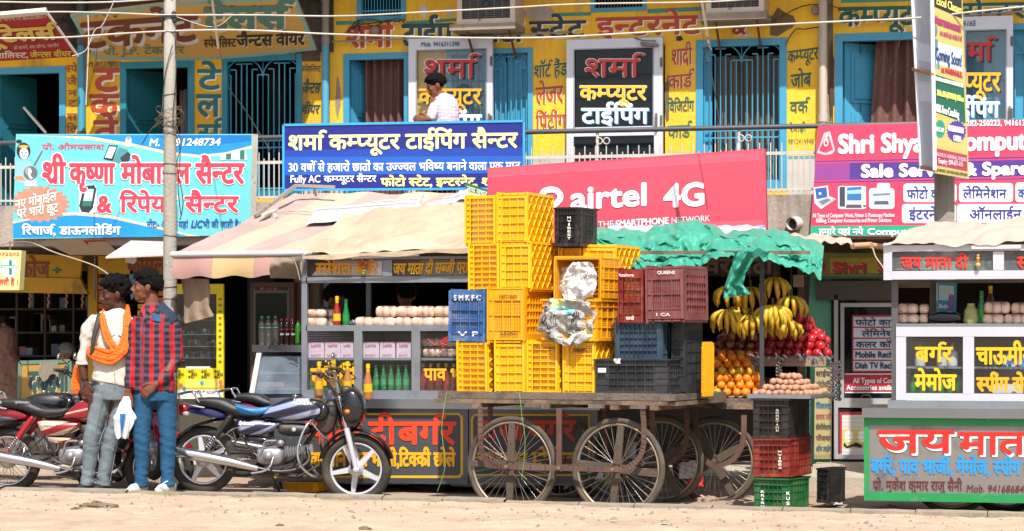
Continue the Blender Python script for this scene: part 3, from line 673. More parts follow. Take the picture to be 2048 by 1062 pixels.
# blue typing centre board
p = YP(-1.04)
t = board('shop_banner', p, [(567,380),(1048,377),(1048,242),(567,250)], 0.05, '1C3FA0', TIN, 'deep blue computer typing centre board with cream Hindi headline on the balcony rail', 'shop sign', frame=(0.022, ink('3A9AD0')))
prints('printed_background', p, [('12207C', [(570,377),(1046,374),(1046,346),(570,350)]), ('1B57B4', [(570,350),(1046,346),(1046,312),(570,314)]), ('12207C', [(570,300),(1046,294),(1046,246),(570,253)])], t)
lettering('lettering', p, [('शर्मा कम्प्यूटर टाईपिंग सैन्टर','E8E2A0',576,300,1034,272,dict(bold=.03,slope=-.012)), ('30 वर्षो से हजारों छात्रों का उज्ज्वल भविष्य बनाने वाला एक मात्र','E8EEF4',576,343,1040,328,dict(bold=.02,slope=-.008)),
    ('Fully AC','E8EEF4',580,365,641,351,dict(bold=.02,slope=-.006)), ('कम्प्यूटर सैन्टर','E8EEF4',648,364,752,352,dict(bold=.02,slope=-.006)), ('फोटो स्टेट, इन्टरनेट, शादी कार्ड','E8E28C',762,372,1060,357,dict(bold=.04,slope=-.004))], t)
# red telecom billboard, hung askew
p = P3((975,335,-1.62),(1530,297,-1.50),(975,480,-1.62))
t = board('billboard', p, [(975,500),(1534,480),(1530,297),(975,336)], 0.14, 'C4465A', M('billboard_edge','A82E48',.6), 'large tilted red telecom billboard with white logo above the green tarpaulin', 'billboard')
prints('printed_background', p, [('CC5064', [(978,354),(1524,318),(1526,302),(978,339)]), ('D85A6C', [(976,355),(1524,319),(1524,317.6),(976,352.6)]), ('D4566A', [(1030,497),(1526,472),(1526,440),(1200,452)])], t, step=.0003)
lettering('lettering', p, [('airtel','F6F2F6',1141,418,1296,375,dict(bold=.035,slope=-.055)), ('4G','F6F2F6',1328,414,1411,370,dict(bold=.035,slope=-.055)),
    ('THE','EFE2E8',1196,455,1227,443,dict(slope=-.06)), ('SMARTPHONE','F6EEF2',1231,453,1337,441,dict(bold=.03,slope=-.06)), ('NETWORK','EFE2E8',1342,447,1420,435,dict(slope=-.06))], t)
m = MB()
sw = [(1083,392),(1088,384),(1098,380),(1110,381),(1119,388),(1120,398),(1112,408),(1100,416),(1092,426)]
m.tube([p.at(x, y, 0.004) for x, y in [(v.x, v.y) for v in spl([Vector((a, b, 0)) for a, b in sw], 5)]], [0.030]*37+[0.034]*4, 8, flat=1.0);
for i, v in enumerate(m.v): pass
o = m.obj('logo', ink('F6F2F6'), t)
for v in o.data.vertices:                                   # press the swoosh flat against the sheet
    d = (v.co - p.p).dot(p.n); v.co -= p.n*(d - 0.004 - 0.06*(d-0.004))
# pink computer shop banner on the right
p = YP(-1.07)
t = board('shop_banner', p, [(1620,472),(2075,474),(2075,238),(1636,252)], 0.05, 'D43E5C', TIN, 'pink and purple computer shop banner with white English headline and printed laptop, screen and printer', 'shop sign')
ga = '4A3088'
it = [(ga, [(1629,361),(2075,352),(2075,319),(1631,327)]), ('8C3C88', [(1629,361),(1700,360),(1700,326),(1631,327)]), (ga, [(1632,324),(2075,316),(2075,313),(1632,321.5)]), (ga, [(1628,366),(2075,358),(2075,355.5),(1628,363.5)]), ('16A27E', [(1620,471),(2075,473),(2075,450),(1622,452)])]
for x0, y0, x1, y1 in ((1807,367,1913,404),(1918,366,2026,404),(2031,365,2074,404),(1804,408,1912,446),(1914,408,2074,446)): it.append(('F4F2F4', rrect(x0,y0,x1,y1,6)))
it += [('F0B4C0', [(1634,306),(1648,266),(1660,262),(1670,300),(1664,308),(1650,310)]), ('CC3C58', [(1638,302),(1650,272),(1657,270),(1666,300),(1652,306)]), ('F0C8CC', ellipse(1652,284,5,9)), ('F0C8CC', ellipse(1653,270,3.4,5)), ('CC3C58', ellipse(1652,286,2.6,4)),
       ('E4D4E4', [(1627,375),(1656,371),(1658,392),(1672,398),(1642,418),(1629,406)]), ('2C5C9C', [(1630,377),(1653,374),(1655,394),(1633,399)]), ('AEB4C0', [(1631,402),(1656,394),(1670,399),(1643,415)]), ('6E7480', [(1637,403),(1655,397),(1662,400),(1645,410)]), ('E8F0F4', ellipse(1640,387,2.6,2.6)),
       ('E4D4E4', rrect(1676,372,1732,418,4)), ('3A4250', [(1679,413),(1679,374),(1690,373),(1690,414)]), ('2F6EB0', [(1694,401),(1694,375),(1723,373),(1723,401)]), ('8CC0E0', [(1694,388),(1694,381),(1723,379),(1723,387)]), ('C8CCD4', [(1703,408),(1706,401),(1714,401),(1717,408)]), ('4A505C', [(1691,416),(1693,409),(1722,409),(1724,416)]), ('5A606C', ellipse(1729,412,3,2.4)),
       ('E8E0EC', rrect(1738,376,1789,418,7)), ('DCE4EC', rrect(1754,366,1780,384,4)), ('B8C8D4', [(1742,412),(1742,384),(1786,384),(1786,412)]), ('707C88', [(1746,392),(1746,388),(1780,386),(1780,390)]), ('4A5868', [(1748,409),(1750,402),(1776,402),(1778,409)]), ('3C9CD0', ellipse(1763,414,2,1.4))]
prints('printed_background', p, it, t)
lettering('lettering', p, [('Shri Shyam Computers','F6F4F8',1676,306,2110,270,dict(bold=.04,slope=-.022)), ('Sale Service & Spare','F4F2F8',1722,354,2056,330,dict(bold=.05,slope=-.018)), ('01282-250223, 9416132','F2E8F0',1918,252,2058,241,dict(bold=.03,slope=-.01)),
    ('All Types of Computer Work, Printer & Photocopy Machine','F0D8E0',1625,435,1789,427,dict(bold=.02,slope=-.008)), ('Rifilling, Computer Accessories and Printer Solutions','F0D8E0',1632,445,1783,437,dict(bold=.02,slope=-.006)),
    ('फोटो कापी','2A3490',1814,397,1905,380,dict(bold=.015)), ('लेमिनेशन','2A3490',1926,396,2013,379,dict(bold=.015)), ('कलर','2A3490',2036,396,2076,379,dict(bold=.015)), ('इंटरनेट','2A3490',1818,438,1888,420,dict(bold=.015)), ('ऑनलाईन','2A3490',1939,438,2043,420,dict(bold=.015)),
    ('हमारे यहां नये','F0F6F4',1638,469,1726,458,dict(bold=.03)), ('Computer Assembling and','F0F6F4',1734,469,1990,457,dict(bold=.035))], t)
# tailor boards leaning out from the wall
def lean(a, b, c): return P3(a, b, c)
p = lean((140,30,-0.95),(590,-4,-0.95),(190,116,-0.40))
t = board('tailor_board', p, [(190,119),(400,121),(500,114),(634,100),(592,-6),(360,4),(140,31)], 0.03, 'C09A50', M('board_back','4E3A26',.8), 'long tan tailor board with heavy brown and grey-green Hindi letters', 'shop sign', rough=.7)
prints('painted_border', p, [('7FA8A0', [(190,119),(400,121),(500,114),(634,100),(631,94),(498,108),(400,115),(192,113)]), ('7FA8A0', [(140,31),(190,119),(196,113),(152,36)]), ('7FA8A0', [(634,100),(592,-6),(584,-5),(624,98)]), ('7FA8A0', [(140,31),(360,4),(592,-6),(590,0),(360,11),(143,37)])], t)
lettering('lettering', p, [('टकनेट','6B3A1C',163,96,392,48,dict(bold=.035,slope=-.07,shadow=('C4C4CC',6,6))), ('टेलर्स','4F7C74',410,58,572,18,dict(bold=.06,slope=-.02,shadow=('D8C4A4',4,4))),
    ('प्रो. J.P. टेकनेटर','5C7C70',206,110,368,97,dict(bold=.02,slope=-.02)), ('स्पेशलिस्ट','2E2A24',408,95,472,80,dict(bold=.02,slope=-.03)), ('जैन्टस वीयर','2E2A24',474,93,608,72,dict(bold=.035,slope=-.03,shadow=('D8C4A4',2,2)))], t)
random.seed(5)
m = MB()
for k in range(26):
    cx = random.uniform(420,585); cy = 10+random.random()*9; r = random.uniform(2,7); panel(m, p, [(cx+r*random.uniform(.5,1.2)*math.cos(a), cy+r*.6*random.uniform(.5,1.2)*math.sin(a)) for a in [6.283*q/8 for q in range(8)]], 0.0075+k*.00005)
for k in range(12):
    cx = random.uniform(190,235); cy = 30+random.random()*6; r = random.uniform(1,4); panel(m, p, [(cx+r*math.cos(a), cy+r*.6*math.sin(a)) for a in [6.283*q/7 for q in range(7)]], 0.0075+k*.00005)
m.obj('rust_patch', MRU, t)
p = lean((-60,44,-0.95),(92,24,-0.95),(155,113,-0.40))
t = board('tailor_board', p, [(-60,126),(156,113),(93,24),(-60,42)], 0.03, '9C1A2C', TIN, 'dark red tailor board with cream Hindi letters and white top strip', 'shop sign')
m = MB(); m.bar(p.at(-60,36,0), p.at(93,22,0), 0.05, 0.05, p.n); m.obj('frame', ink('C8BCB0'), t); m = MB(); m.bar(p.at(93,24,.005), p.at(156,113,.005), 0.02, 0.02, p.n); m.obj('frame', ink('C8BCB0'), t)
lettering('lettering', p, [('टेलर्स','D8B85C',6,84,114,60,dict(bold=.05,slope=-.06,slant=-.35,shadow=('2A1010',2,2))), ('न्यू','D8B85C',-60,92,2,66,dict(bold=.05,slope=-.06,slant=-.35,shadow=('2A1010',2,2))), ('90155 आनन्द M: 8053536017','C8B8A0',-20,44,93,36,dict(bold=.02,slope=-.07)), ('के सामने, बस स्टैण्ड, नारनौल','C8B0A8',28,99,118,93,dict(bold=.015,slope=-.06)),
    ('स्पेशलिस्ट,','E0D0C4',-30,117,57,107,dict(bold=.03,slope=-.02)), ('जेन्ट्स वीयर','D8C44C',60,115,142,105,dict(bold=.03,slope=-.03))], t)
# pharmacy lightbox over the left shop
p = YP(-2.2)
t = board('pharmacy_sign', p, [(-60,580),(38,580),(43,501),(-60,499)], 0.10, 'E6DC8C', ink('C8C080'), 'pale yellow pharmacy box sign with a green cross in a white disc', 'shop sign')
cr = [(18,520),(24,520),(24,530),(33,530),(33,536),(24,536),(24,550),(18,550),(18,536),(3,536),(3,530),(18,530)]
prints('printed_background', p, [('D4ECE4', ellipse(18,535,17,20)), ('3CA890', ellipse(18,535,16,19)), ('D4ECE4', ellipse(18,535,15,18)), ('0E8468', cr)], t)
lettering('lettering', p, [('9996972202','D23C50',-34,511,39,505,dict(bold=.02)), ('लतीहै ।'.replace('है',' है'),'D23C50',-2,570,37,559,dict(bold=.02)), ('दवाइयां','F0F4F0',4,536,33,532,dict(bold=.02))], t)
m = MB(); m.cyl(p.at(20,500,-.05), p.at(20,482,-.05), .006); m.obj('bracket', MIR, t); m = MB(); m.cyl(p.at(44,512,-.05), on(44,508,-1.0), .008); m.obj('bracket', MIR, t)
# ------------------------------------------------------------------ concrete pole, cables
YPO = -2.75
x = on(340, 500, YPO).x; zt = on(343, -30, YPO).z
t = thing('utility_pole', 'pale grey concrete utility pole with wire lashings between banner and awning', 'pole')
m = MB();
prof = [(0.066,0),(0.063,1.5),(0.058,3.2),(0.052,5.2)]
m.lathe(prof, 20, (x, YPO, -0.05)); m.obj('pole_shaft', M('pole_concrete','98948A',.85,var=.2,vs_=5,bump=.4,bs=40,col2='6E6458',c2t=.60,c2s=5,streak=True), t)
for py, r in ((40,.058),(62,.058),(190,.061),(255,.061),(268,.061),(330,.063),(345,.062),(470,.064),(572,.066),(600,.065)):
    m = MB(); z = on(340, py, YPO).z; m.tube([(x+math.cos(a)*r, YPO+math.sin(a)*r, z+.012*math.sin(a+py)) for a in [6.283*k/16 for k in range(16)]], .004, 5, closed=True); m.obj('lashing', MIR, t)
m = MB()
for q in range(7):
    random.seed(q); a0 = random.random()*6; cz = on(340, 225+q*4, YPO).z; rr = random.uniform(.07,.13)
    m.tube([(x+.02*math.sin(q)+math.cos(a+a0)*rr, YPO-.03+math.sin(a+a0)*rr*.8, cz+.05*math.sin(a*1.5+q)) for a in [5.5*k/18 for k in range(19)]], .0035, 5)
m.obj('wire_coil', M('old_wire','6A5A48',.7), t)
m = MB()
for dx, py in ((-.055,28),(-.06,36),(.05,30),(.06,40)): c = Vector((x+dx, YPO-.03, on(340,py,YPO).z)); m.lathe([(.012,-.03),(.026,-.01),(.016,0),(.026,.012),(.012,.03)], 10, c)
m.bar((x-.08, YPO-.05, on(340,34,YPO).z), (x+.08, YPO-.05, on(340,34,YPO).z), .02,.02); m.obj('insulator', ink('2A2A2C'), t)
for s_, pts in enumerate(([(350,60),(352,150),(346,240),(360,300),(356,370),(362,430)], [(352,250),(362,290),(354,330),(366,400),(360,440)], [(345,90),(330,150),(322,230),(300,262),(283,290)])):
    m = MB(); m.tube(spl([on(a, b, YPO-.08) for a, b in pts]), .0045, 6); m.obj('loose_wire', MBK, t)
WC = M('white_cable', 'B8B2A6', .7, var=.2)
def wire(pts, Y, r, mat, label, n=8, g='cables strung across the street front'):
    m = MB(); P = [on(a, b, Y) for a, b in pts]; P = spl(P, n); m.tube(P, r, 6); m.obj('cable', mat, None, label=label, cat='cable', group=g)
wire([(-30,3),(90,5),(220,4),(345,-4)], -2.8, .008, WC, 'top white cable reaching the concrete pole above the red tailor board')
wire([(-30,33),(92,24),(230,26),(340,30),(512,30),(680,32),(850,24),(1024,15),(1160,8),(1405,4),(1500,-2)], -2.8, .0075, WC, 'white cable crossing at the foot of the air conditioners from the pole top')
wire([(-30,77),(120,75),(230,68),(340,62),(480,60),(660,68),(850,74),(1024,76),(1160,72),(1410,57),(1536,50),(1700,42),(1830,36),(1960,22),(2080,10)], -2.8, .0085, WC, 'lowest long white cable running the whole street front past both poles')
wire([(352,33),(410,52),(440,50),(466,28)], -2.5, .004, WC, 'thin pale wire sagging from the concrete pole over the tailor board')
wire([(232,-6),(205,50),(190,60),(172,100),(145,112)], -2.3, .005, WC, 'knotted pale wire between the two tailor boards')
wire([(176,30),(177,90),(172,210)], -2.2, .006, WC, 'straight pale wire hanging down beside the blue drain pipe')
wire([(210,60),(196,90),(190,130),(172,200)], -2.2, .003, MBK, 'thin dark wire hanging beside the vertical red letters')
wire([(1160,-10),(1175,90),(1200,200),(1245,270),(1262,300)][:0] or [(1398,-5),(1410,95),(1425,160),(1440,250)], -2.0, .004, MBK, 'thin dark wire falling past the barred window')
wire([(425,10),(440,100),(455,170),(490,220),(540,300)], -2.0, .004, MBK, 'dark wire slanting across the barred tailor shop window')
wire([(1820,-6),(1805,60),(1780,150)], -2.0, .003, MBK, 'thin wire hanging before the brown curtain')
wire([(-20,494),(20,486),(60,485),(110,505),(190,532),(230,560)], -1.6, .007, M('pale_pipe','9C9080',.7), 'curved pale pipe sagging in front of the pharmacy')
m = MB(); m.bar(on(1400,-20,-2.6), on(1418,88,-2.6), .025, .02); m.bar(on(1417,88,-2.6), on(1423,100,-2.6), .012, .01); m.obj('wooden_batten', M('grey_wood','7A6A58',.85,var=.2,bump=.3), None, label='grey wooden batten hanging from the cable beside the ampersand', cat='batten')
m = MB(); m.bar(on(422,-20,-2.6), on(437,98,-2.6), .018, .02); m.obj('wooden_batten', M('grey_wood','7A6A58'), None, label='thin slanting batten in front of the tan tailor board', cat='batten')
# ------------------------------------------------------------------ right pole and its two banners
YR_ = -2.6
t = thing('utility_pole', 'square concrete pole carrying the coaching banners beside the computer shop', 'pole')
a = on(1868,700,YR_); b = on(1908,700,YR_); zt = on(1880,-40,YR_).z
m = MB(); ch = .02
poly = [(a.x+ch,YR_),(b.x-.05,YR_),(b.x,YR_+.05),(b.x,YR_+.15),(a.x,YR_+.15),(a.x,YR_+ch)]
m.prism([(u, v) for u, v in poly], 0.0, zt, lambda u, v, d: Vector((u, v, d))); m.obj('pole_shaft', M('pole_concrete_dark','8A8478',.9,var=.2,vs_=4,bump=.4,bs=35,col2='5E564A',c2t=.6,c2s=5,streak=True), t)
for py in (462,468,476): m = MB(); z = on(1890,py,YR_).z; m.tube([(a.x-.006,YR_-.006,z),(b.x-.05,YR_-.008,z+.01),(b.x+.006,YR_+.05,z),(b.x+.006,YR_+.156,z),(a.x-.006,YR_+.156,z)], .005, 5, closed=True); m.obj('lashing', MIR, t)
# yellow coaching banner: faces half left, standing out to the right of the pole
p = P3((1866,0,-2.95),(1925,0,-2.72),(1868,345,-2.95))
t = board('pole_banner', p, [(1870,346),(1938,358),(1924,-20),(1864,-40)], 0.02, 'B8AC68', ink('C8C4B8'), 'narrow yellow coaching classes banner with purple starburst fixed to the concrete pole', 'banner')
s2 = []
for k in range(40):
    a_ = 6.283*k/40; r = 1 if k % 2 else .86; s2.append((1913+20*r*math.cos(a_), 263+23*r*math.sin(a_)))
s3 = []
for k in range(30):
    a_ = 6.283*k/30; r = 1 if k % 2 else .9; s3.append((1880+11*r*math.cos(a_), 258+19*r*math.sin(a_)))
prints('printed_background', p, [('2E2E2C', [(1865,12),(1924,38),(1923,-10),(1864,-30)]), ('C8DCE4', [(1871,127),(1925,143),(1924,98),(1870,83)]), ('1F5E4C', rrect(1869,150,1870,151,.2)), ('1F5E4C', [(1870,224),(1931,247),(1928,168),(1869,148)]), ('4A3A90', s2), ('2C8C74', s3),
    ('A03A4C', [(1870,330),(1935,343),(1934,310),(1870,296)]), ('5C7C84', ellipse(1871,62,4,12)), ('5C7C84', [(1868,75),(1876,80),(1875,110),(1868,108)]), ('5C7C84', [(1868,108),(1872,110),(1873,138),(1868,134)]), ('5C7C84', [(1874,110),(1878,111),(1880,138),(1875,138)])], t)
lettering('lettering', p, [('Excel Classes','E0D070',1873,8,1923,-8,dict(bold=.02,slope=.4)), ('दिल्ली के EXPERT TEACHERS द्वारा COACHING','A03A6C',1866,45,1922,34,dict(bold=.03,slope=.35)), ('अब आपके शहर नारनौल में भी','B04A6C',1880,70,1924,62,dict(bold=.02,slope=.3)),
    ('Coming Soon!','2A3A78',1871,118,1924,94,dict(bold=.012,slope=.3)), ('at NARNAUL','B0304C',1883,143,1925,133,dict(bold=.04,slope=.28)), ('FIGHT IN A COMMON COMPETITIVE TEST','E4E8E0',1871,160,1927,153,dict(bold=.04,slope=.27)), ('28 Mar.2016 (MONDAY) 10:00 am','D8DC70',1874,190,1927,179,dict(bold=.03,slope=.26)),
    ('100% Free Coaching','E8ECE8',1870,222,1918,207,dict(bold=.02,slope=.3)), ('REGISTRATION','E4E4F0',1897,261,1927,250,dict(bold=.03,slope=.2)), ('OPEN','E4E4F0',1907,281,1922,270,dict(bold=.03,slope=.2)), ('09:55 AM','DCE8E0',1872,262,1888,253,dict(bold=.02,slope=.2)),
    ('Enquiry : 094-671-111','E0C4D0',1877,326,1926,316,dict(bold=.02,slope=.15)), ('KAUTILYA GENERAL STUDIES','D0A0B8',1871,311,1933,304,dict(bold=.03,slope=.2)), ('HEAD INSTITUTE : EAST PATEL NAGAR, NEW DELHI','4A4430',1870,341,1935,336,dict(bold=.02,slope=.17))], t)
# the white back of a second banner
p = P3((1826,0,-2.65),(1862,0,-3.0),(1832,340,-2.65))
t = board('pole_banner', p, [(1842,338),(1868,342),(1862,-40),(1822,-44)], 0.02, 'A8AEBC', ink('B8B8C0'), 'pale blank reverse of a second tall banner on the concrete pole', 'banner')
prints('show_through', p, [('C4C4D4', [(1834,200),(1864,205),(1863,166),(1832,160)]), ('BFCBDB', [(1836,120),(1862,125),(1861,90),(1834,84)])], t)
m = MB(); m.bar(p.at(1826,138,.015), p.at(1866,149,.015), .025, .02, p.n); m.obj('batten', M('brown_batten','9A6A48',.8), t); m = MB(); m.bar(p.at(1840,334,.01), p.at(1868,340,.01), .03,.02,p.n); m.obj('batten', M('brown_batten','9A6A48',.8), t)
m = MB(); m.bar(p.at(1863,-40,.01), p.at(1869,340,.01), .02,.03,p.n); m.obj('frame', ink('E0E0E8'), t); m = MB(); m.bar(p.at(1823,-40,.01), p.at(1842,338,.01), .015,.025,p.n); m.obj('frame', ink('E0E0E8'), t)
# ------------------------------------------------------------------ ground floor
XG0 = XL
t = thing('shop_row', 'row of ground floor shop bays under the balcony, dark inside', 'shop row')
SHOPS = t
def X(px, Y=0.0): return on(px, 700, Y).x
holes = [(XL+0.2, X(176), 0.06, 2.0), (X(196), X(330), 0.06, 1.95), (X(330)+0.1, X(604), 0.06, 2.0), (X(640), X(1040), 0.06, 2.0), (X(1080), X(1595), 0.06, 2.0), (X(1660), X(1860), 0.06, 1.78), (X(1900), XR-0.1, 0.06, 1.9)]
wall('shop_front_wall', XL, XR, 0.0, ZF-0.13, holes, M('shop_front_plaster','6E5E4E',.9,var=.25,vs_=1.5,bump=.3,col2='8A7438',c2t=.6,c2s=1.3), t, Y=-0.02, depth=0.16)
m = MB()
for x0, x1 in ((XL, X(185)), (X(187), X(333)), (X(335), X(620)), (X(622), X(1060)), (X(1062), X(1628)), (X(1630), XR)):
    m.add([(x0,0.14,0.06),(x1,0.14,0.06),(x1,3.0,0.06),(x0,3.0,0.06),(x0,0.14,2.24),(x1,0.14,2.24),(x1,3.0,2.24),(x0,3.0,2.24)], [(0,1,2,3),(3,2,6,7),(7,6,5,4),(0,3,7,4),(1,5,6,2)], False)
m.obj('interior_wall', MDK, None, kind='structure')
MYB = M('yellow_shop_panel','B88A14',.7,var=.15,vs_=2,col2='6B5420',c2t=.62,c2s=2)
# pharmacy: yellow shutter box with lettering, shelves of medicine, bead strings
p = YP(-0.35)
tt = thing('pharmacy_fascia', 'yellow pharmacy fascia with brown Hindi word and green cross, sagging below the teal banner', 'shop sign')
m = MB(); panel(m, p, [(-60,550),(160,556),(164,512),(40,508),(-60,505)], 0, .04); panel(m, p, [(-60,583),(176,588),(168,576),(160,557),(-60,551)], 0.02, .05); m.obj('panel', MYB, tt)
lettering('lettering', p, [('मेडीकोज','7A3A18',-10,552,98,524,dict(bold=.03)), ('+','1F6B3A',104,549,124,532,dict(bold=.05))], tt)
m = MB();
for px in (60,97,133,165):
    for k in range(7): m.ball(on(px+1.5*math.sin(k*2), 588+k*4.2, -0.5), .013, 8, 5)
m.obj('bead_string', M('beads','8C6A4A',.6), tt)
rk = thing('medicine_shelf', 'tall dim shelves of medicine boxes inside the pharmacy', 'shelf')
m = MB(); x0, x1 = XL+0.3, X(172)
for k in range(7): z = 0.3+k*0.26; m.box(x0, x1, 1.2, 1.45, z, z+.02)
for k in range(9): xx = x0+(x1-x0)*k/8; m.box(xx-.012, xx+.012, 1.19, 1.46, 0.1, 2.1)
m.obj('shelf_board', M('dark_shelf','4A4038',.8), rk)
random.seed(11); cols = ['8C8478','6A7C84','7E5A50','5C6A58','9A9080','4A5A70']
for ci, c in enumerate(cols):
    m = MB()
    for k in range(6):
        for j in range(26):
            if random.random() < .16: xx = x0+.05+(x1-x0-.1)*j/26; hh = random.uniform(.06,.2); m.box(xx, xx+random.uniform(.05,.1), 1.22, 1.4, .32+k*.26, .32+k*.26+hh)
    m.obj('medicine_box', ink(c), rk, kind='stuff')
# yellow pillar strip and hanging gear between the shops
m = MB(); a = on(186,520,-.1); m.box(X(178,-.1), X(196,-.1), -.12, -.021, 0.06, 2.05); m.obj('pillar', MYB, SHOPS)
m = MB(); p = YP(-0.3); panel(m, p, [(196,548),(330,548),(330,512),(196,512)], 0, .05); m.obj('fascia_panel', MYB, SHOPS)
lettering('lettering', YP(-.3), [('कोमल','7A3A18',255,545,330,518,dict(bold=.03))], SHOPS)
m = MB(); panel(m, YP(-.34), [(250,525),(268,528),(274,520),(272,514),(250,514)], 0, .02); m.obj('hanging_tag', ink('D8D4CC'), SHOPS)
m = MB(); panel(m, YP(-.3), [(257,560),(262,533),(270,533),(272,590),(262,600)], 0, .02); m.obj('hanging_card', ink('4A8CA0'), SHOPS)
# flat boards lying under the banner (underside of an awning)
m = MB(); m.add([on(82,482,-1.2), on(212,480,-1.2), on(240,510,-.8), on(140,510,-.8)], [(0,1,2,3)]); o = m.obj('sunshade_board', ink('B8A898'), None, label='faded white board laid as a sunshade with a red corner', cat='sunshade')
m = MB(); v = [on(166,481,-1.2), on(212,480,-1.2), on(240,503,-.8), on(196,508,-.8)]; m.add([q+Vector((0,-.012,0)) for q in v], [(0,1,2,3)]); m.obj('red_corner', ink('A83428'), o)
m = MB(); v = [on(211,517,-1.9), on(330,512,-1.9), on(330,486,-1.05), on(262,484,-1.05), ]; m.add(v+[q+Vector((0,0,.015)) for q in v], [(3,2,1,0),(4,5,6,7),(0,1,5,4),(1,2,6,5),(2,3,7,6),(3,0,4,7)]); m.obj('tin_sunshade', M('white_tin','B8B0A8',.6,var=.1), None, label='white tin sunshade sheet left of the concrete pole', cat='sunshade')
m = MB(); m.cyl(on(190,512,-.6), on(190,600,-.6), .01); m.obj('rod', MIR, SHOPS)
rr = random.Random(6)
for i, (px, c) in enumerate(((204,'A8482C'),(214,'3C6C9C'),(282,'B89A3C'),(296,'8C3C50'),(308,'3C7C5C'),(322,'B0602C'))):
    m = MB()
    for k in range(rr.randint(5,9)): a = on(px+rr.uniform(-1,1), 556+k*13, -.22); m.box(a.x-.03, a.x+.03, -.24+rr.uniform(-.01,.01), -.215, a.z-.05, a.z)
    m.obj('packet_strip', ink(c, .3), None, label=f'hanging strip of {["rust red","blue","mustard","wine red","green","orange"][i]} snack packets at the shop between the men and the pharmacy', cat='packet strip', group='hanging packet strips', kind='stuff')
# dawakhana board with a cloth over it
p = YP(-1.3)
t = board('standing_board', p, [(38,800),(140,800),(140,722),(40,725)], .04, 'A8823A', M('board_green_edge','5A7A6A',.6), 'framed ochre board lettered in Hindi standing in front of the pharmacy, cloth on top', 'board', frame=(.035, M('board_green_edge','5A7A6A',.6)))
lettering('lettering', p, [('दवाइयां','2E4A48',58,782,136,745,dict(bold=.04,shadow=('C8B080',2,2)))], t)
m = MB()
def f(u, v): q = on(82+36*u+5*v*(u-.5), 723+ (26+16*u*(1-u)*2+8*math.sin(u*7))*v, -1.34); return (q.x, -1.36-.012*math.sin(u*19+v*3)-.01*v, q.z)
m.grid(f, 24, 8); m.obj('cloth', M('grey_rag','7E7468',.95,var=.2), None, label='limp grey cloth draped over the ochre board', cat='cloth')
m = MB(); m.box(on(38,800,-1.3).x, on(140,800,-1.3).x, -1.5, -1.2, .06, on(38,800,-1.3).z-.001); m.obj('counter_plinth', M('dark_wood','3E3026',.8), None, label='dark low plinth beneath the ochre board', cat='plinth')
# recharge shop: glass counter inside a yellow sticker frame
p = YP(-0.55)
t = thing('phone_shop_counter', 'glass phone shop showcase edged with yellow 4G stickers behind the parked bikes', 'showcase')
x0, x1 = on(345,700,-.55).x, on(447,700,-.55).x; zt = on(400,570,-.55).z; zb = on(400,800,-.55).z
m = MB(); m.box(x0, x1, -.55, -.15, .06, zb); m.obj('base', ink('4A4438'), t)
m = MB(); panel(m, p, [(345,798),(447,798),(447,736),(345,736)], 0, .03); panel(m, p, [(433,736),(447,736),(447,588),(433,588)], 0, .03); panel(m, p, [(345,588),(447,588),(447,568),(345,568)], 0, .03); m.obj('sticker_frame', ink('DCC614'), t)
m = MB(); panel(m, p, rect(345,588,433,736), -.012, .005); m.obj('pane', glass('window_glass'), t)
m = MB()
for py in (640,668,692,715):
    a = on(345,py,-.5); b = on(433,py,-.5); m.box(a.x, b.x, -.5, -.2, a.z-.008, a.z)
m.obj('shelf', ink('5C6464'), t)
random.seed(4)
for c in ('B8B4AC','4A4E54','3A7C94','8C8880'):
    m = MB()
    for py in (640,668,692,715):
        for k in range(9):
            if random.random() < .45: a = on(350+k*9+random.random()*3, py, -.42); m.box(a.x, a.x+.03, -.42, -.36, a.z+.001, a.z+random.uniform(.02,.07))
    m.obj('goods', ink(c), t, kind='stuff')
it = []
its = [('F0ECE0', rect(346,779,445,797)), ('EAD85C', rect(371,758,402,776)), ('EAD85C', rect(407,758,440,776)), ('E8E8E4', rect(372,733,420,737))]
random.seed(9)
for k in range(26): cx, cy = random.uniform(349,443), random.uniform(781,794); c = ['C05070','3A6CB0','3C8C6C'][k % 3]; its.append((c, rect(cx, cy, cx+random.uniform(2,5), cy+1.2)))
for k in range(5): its.append(('3A9CB8' if k % 2 else 'D86A50', ellipse([362,404,442,368,441][k], [770,766,772,777,764][k], 4, 4)))
prints('stickers', p, its, t)
for r, py in enumerate((741,747,752)):
    for k in range(4): it.append(('4G','2A2410',(350+k*26+(6 if r == 1 else 0)),py+4,(362+k*26+(6 if r == 1 else 0)),py-1,dict(bold=.03)))
for k in range(11): it.append(('4G','2A2410',437,600+k*12.5,443,596+k*12.5,dict(bold=.03)))
lettering('sticker_print', p, it + [('JIO OFFER','B85A80',375,786,404,781,{})][:0] + [('OFFER','C06890',380,788,402,782,{}), ('RC/STD','4A6CA8',412,787,440,782,{})], t)
m = MB(); m.box(on(447,700,-.4).x, on(503,700,-.4).x, .3, .34, .06, 2.0); m.obj('dark_door', ink('141210'), SHOPS)
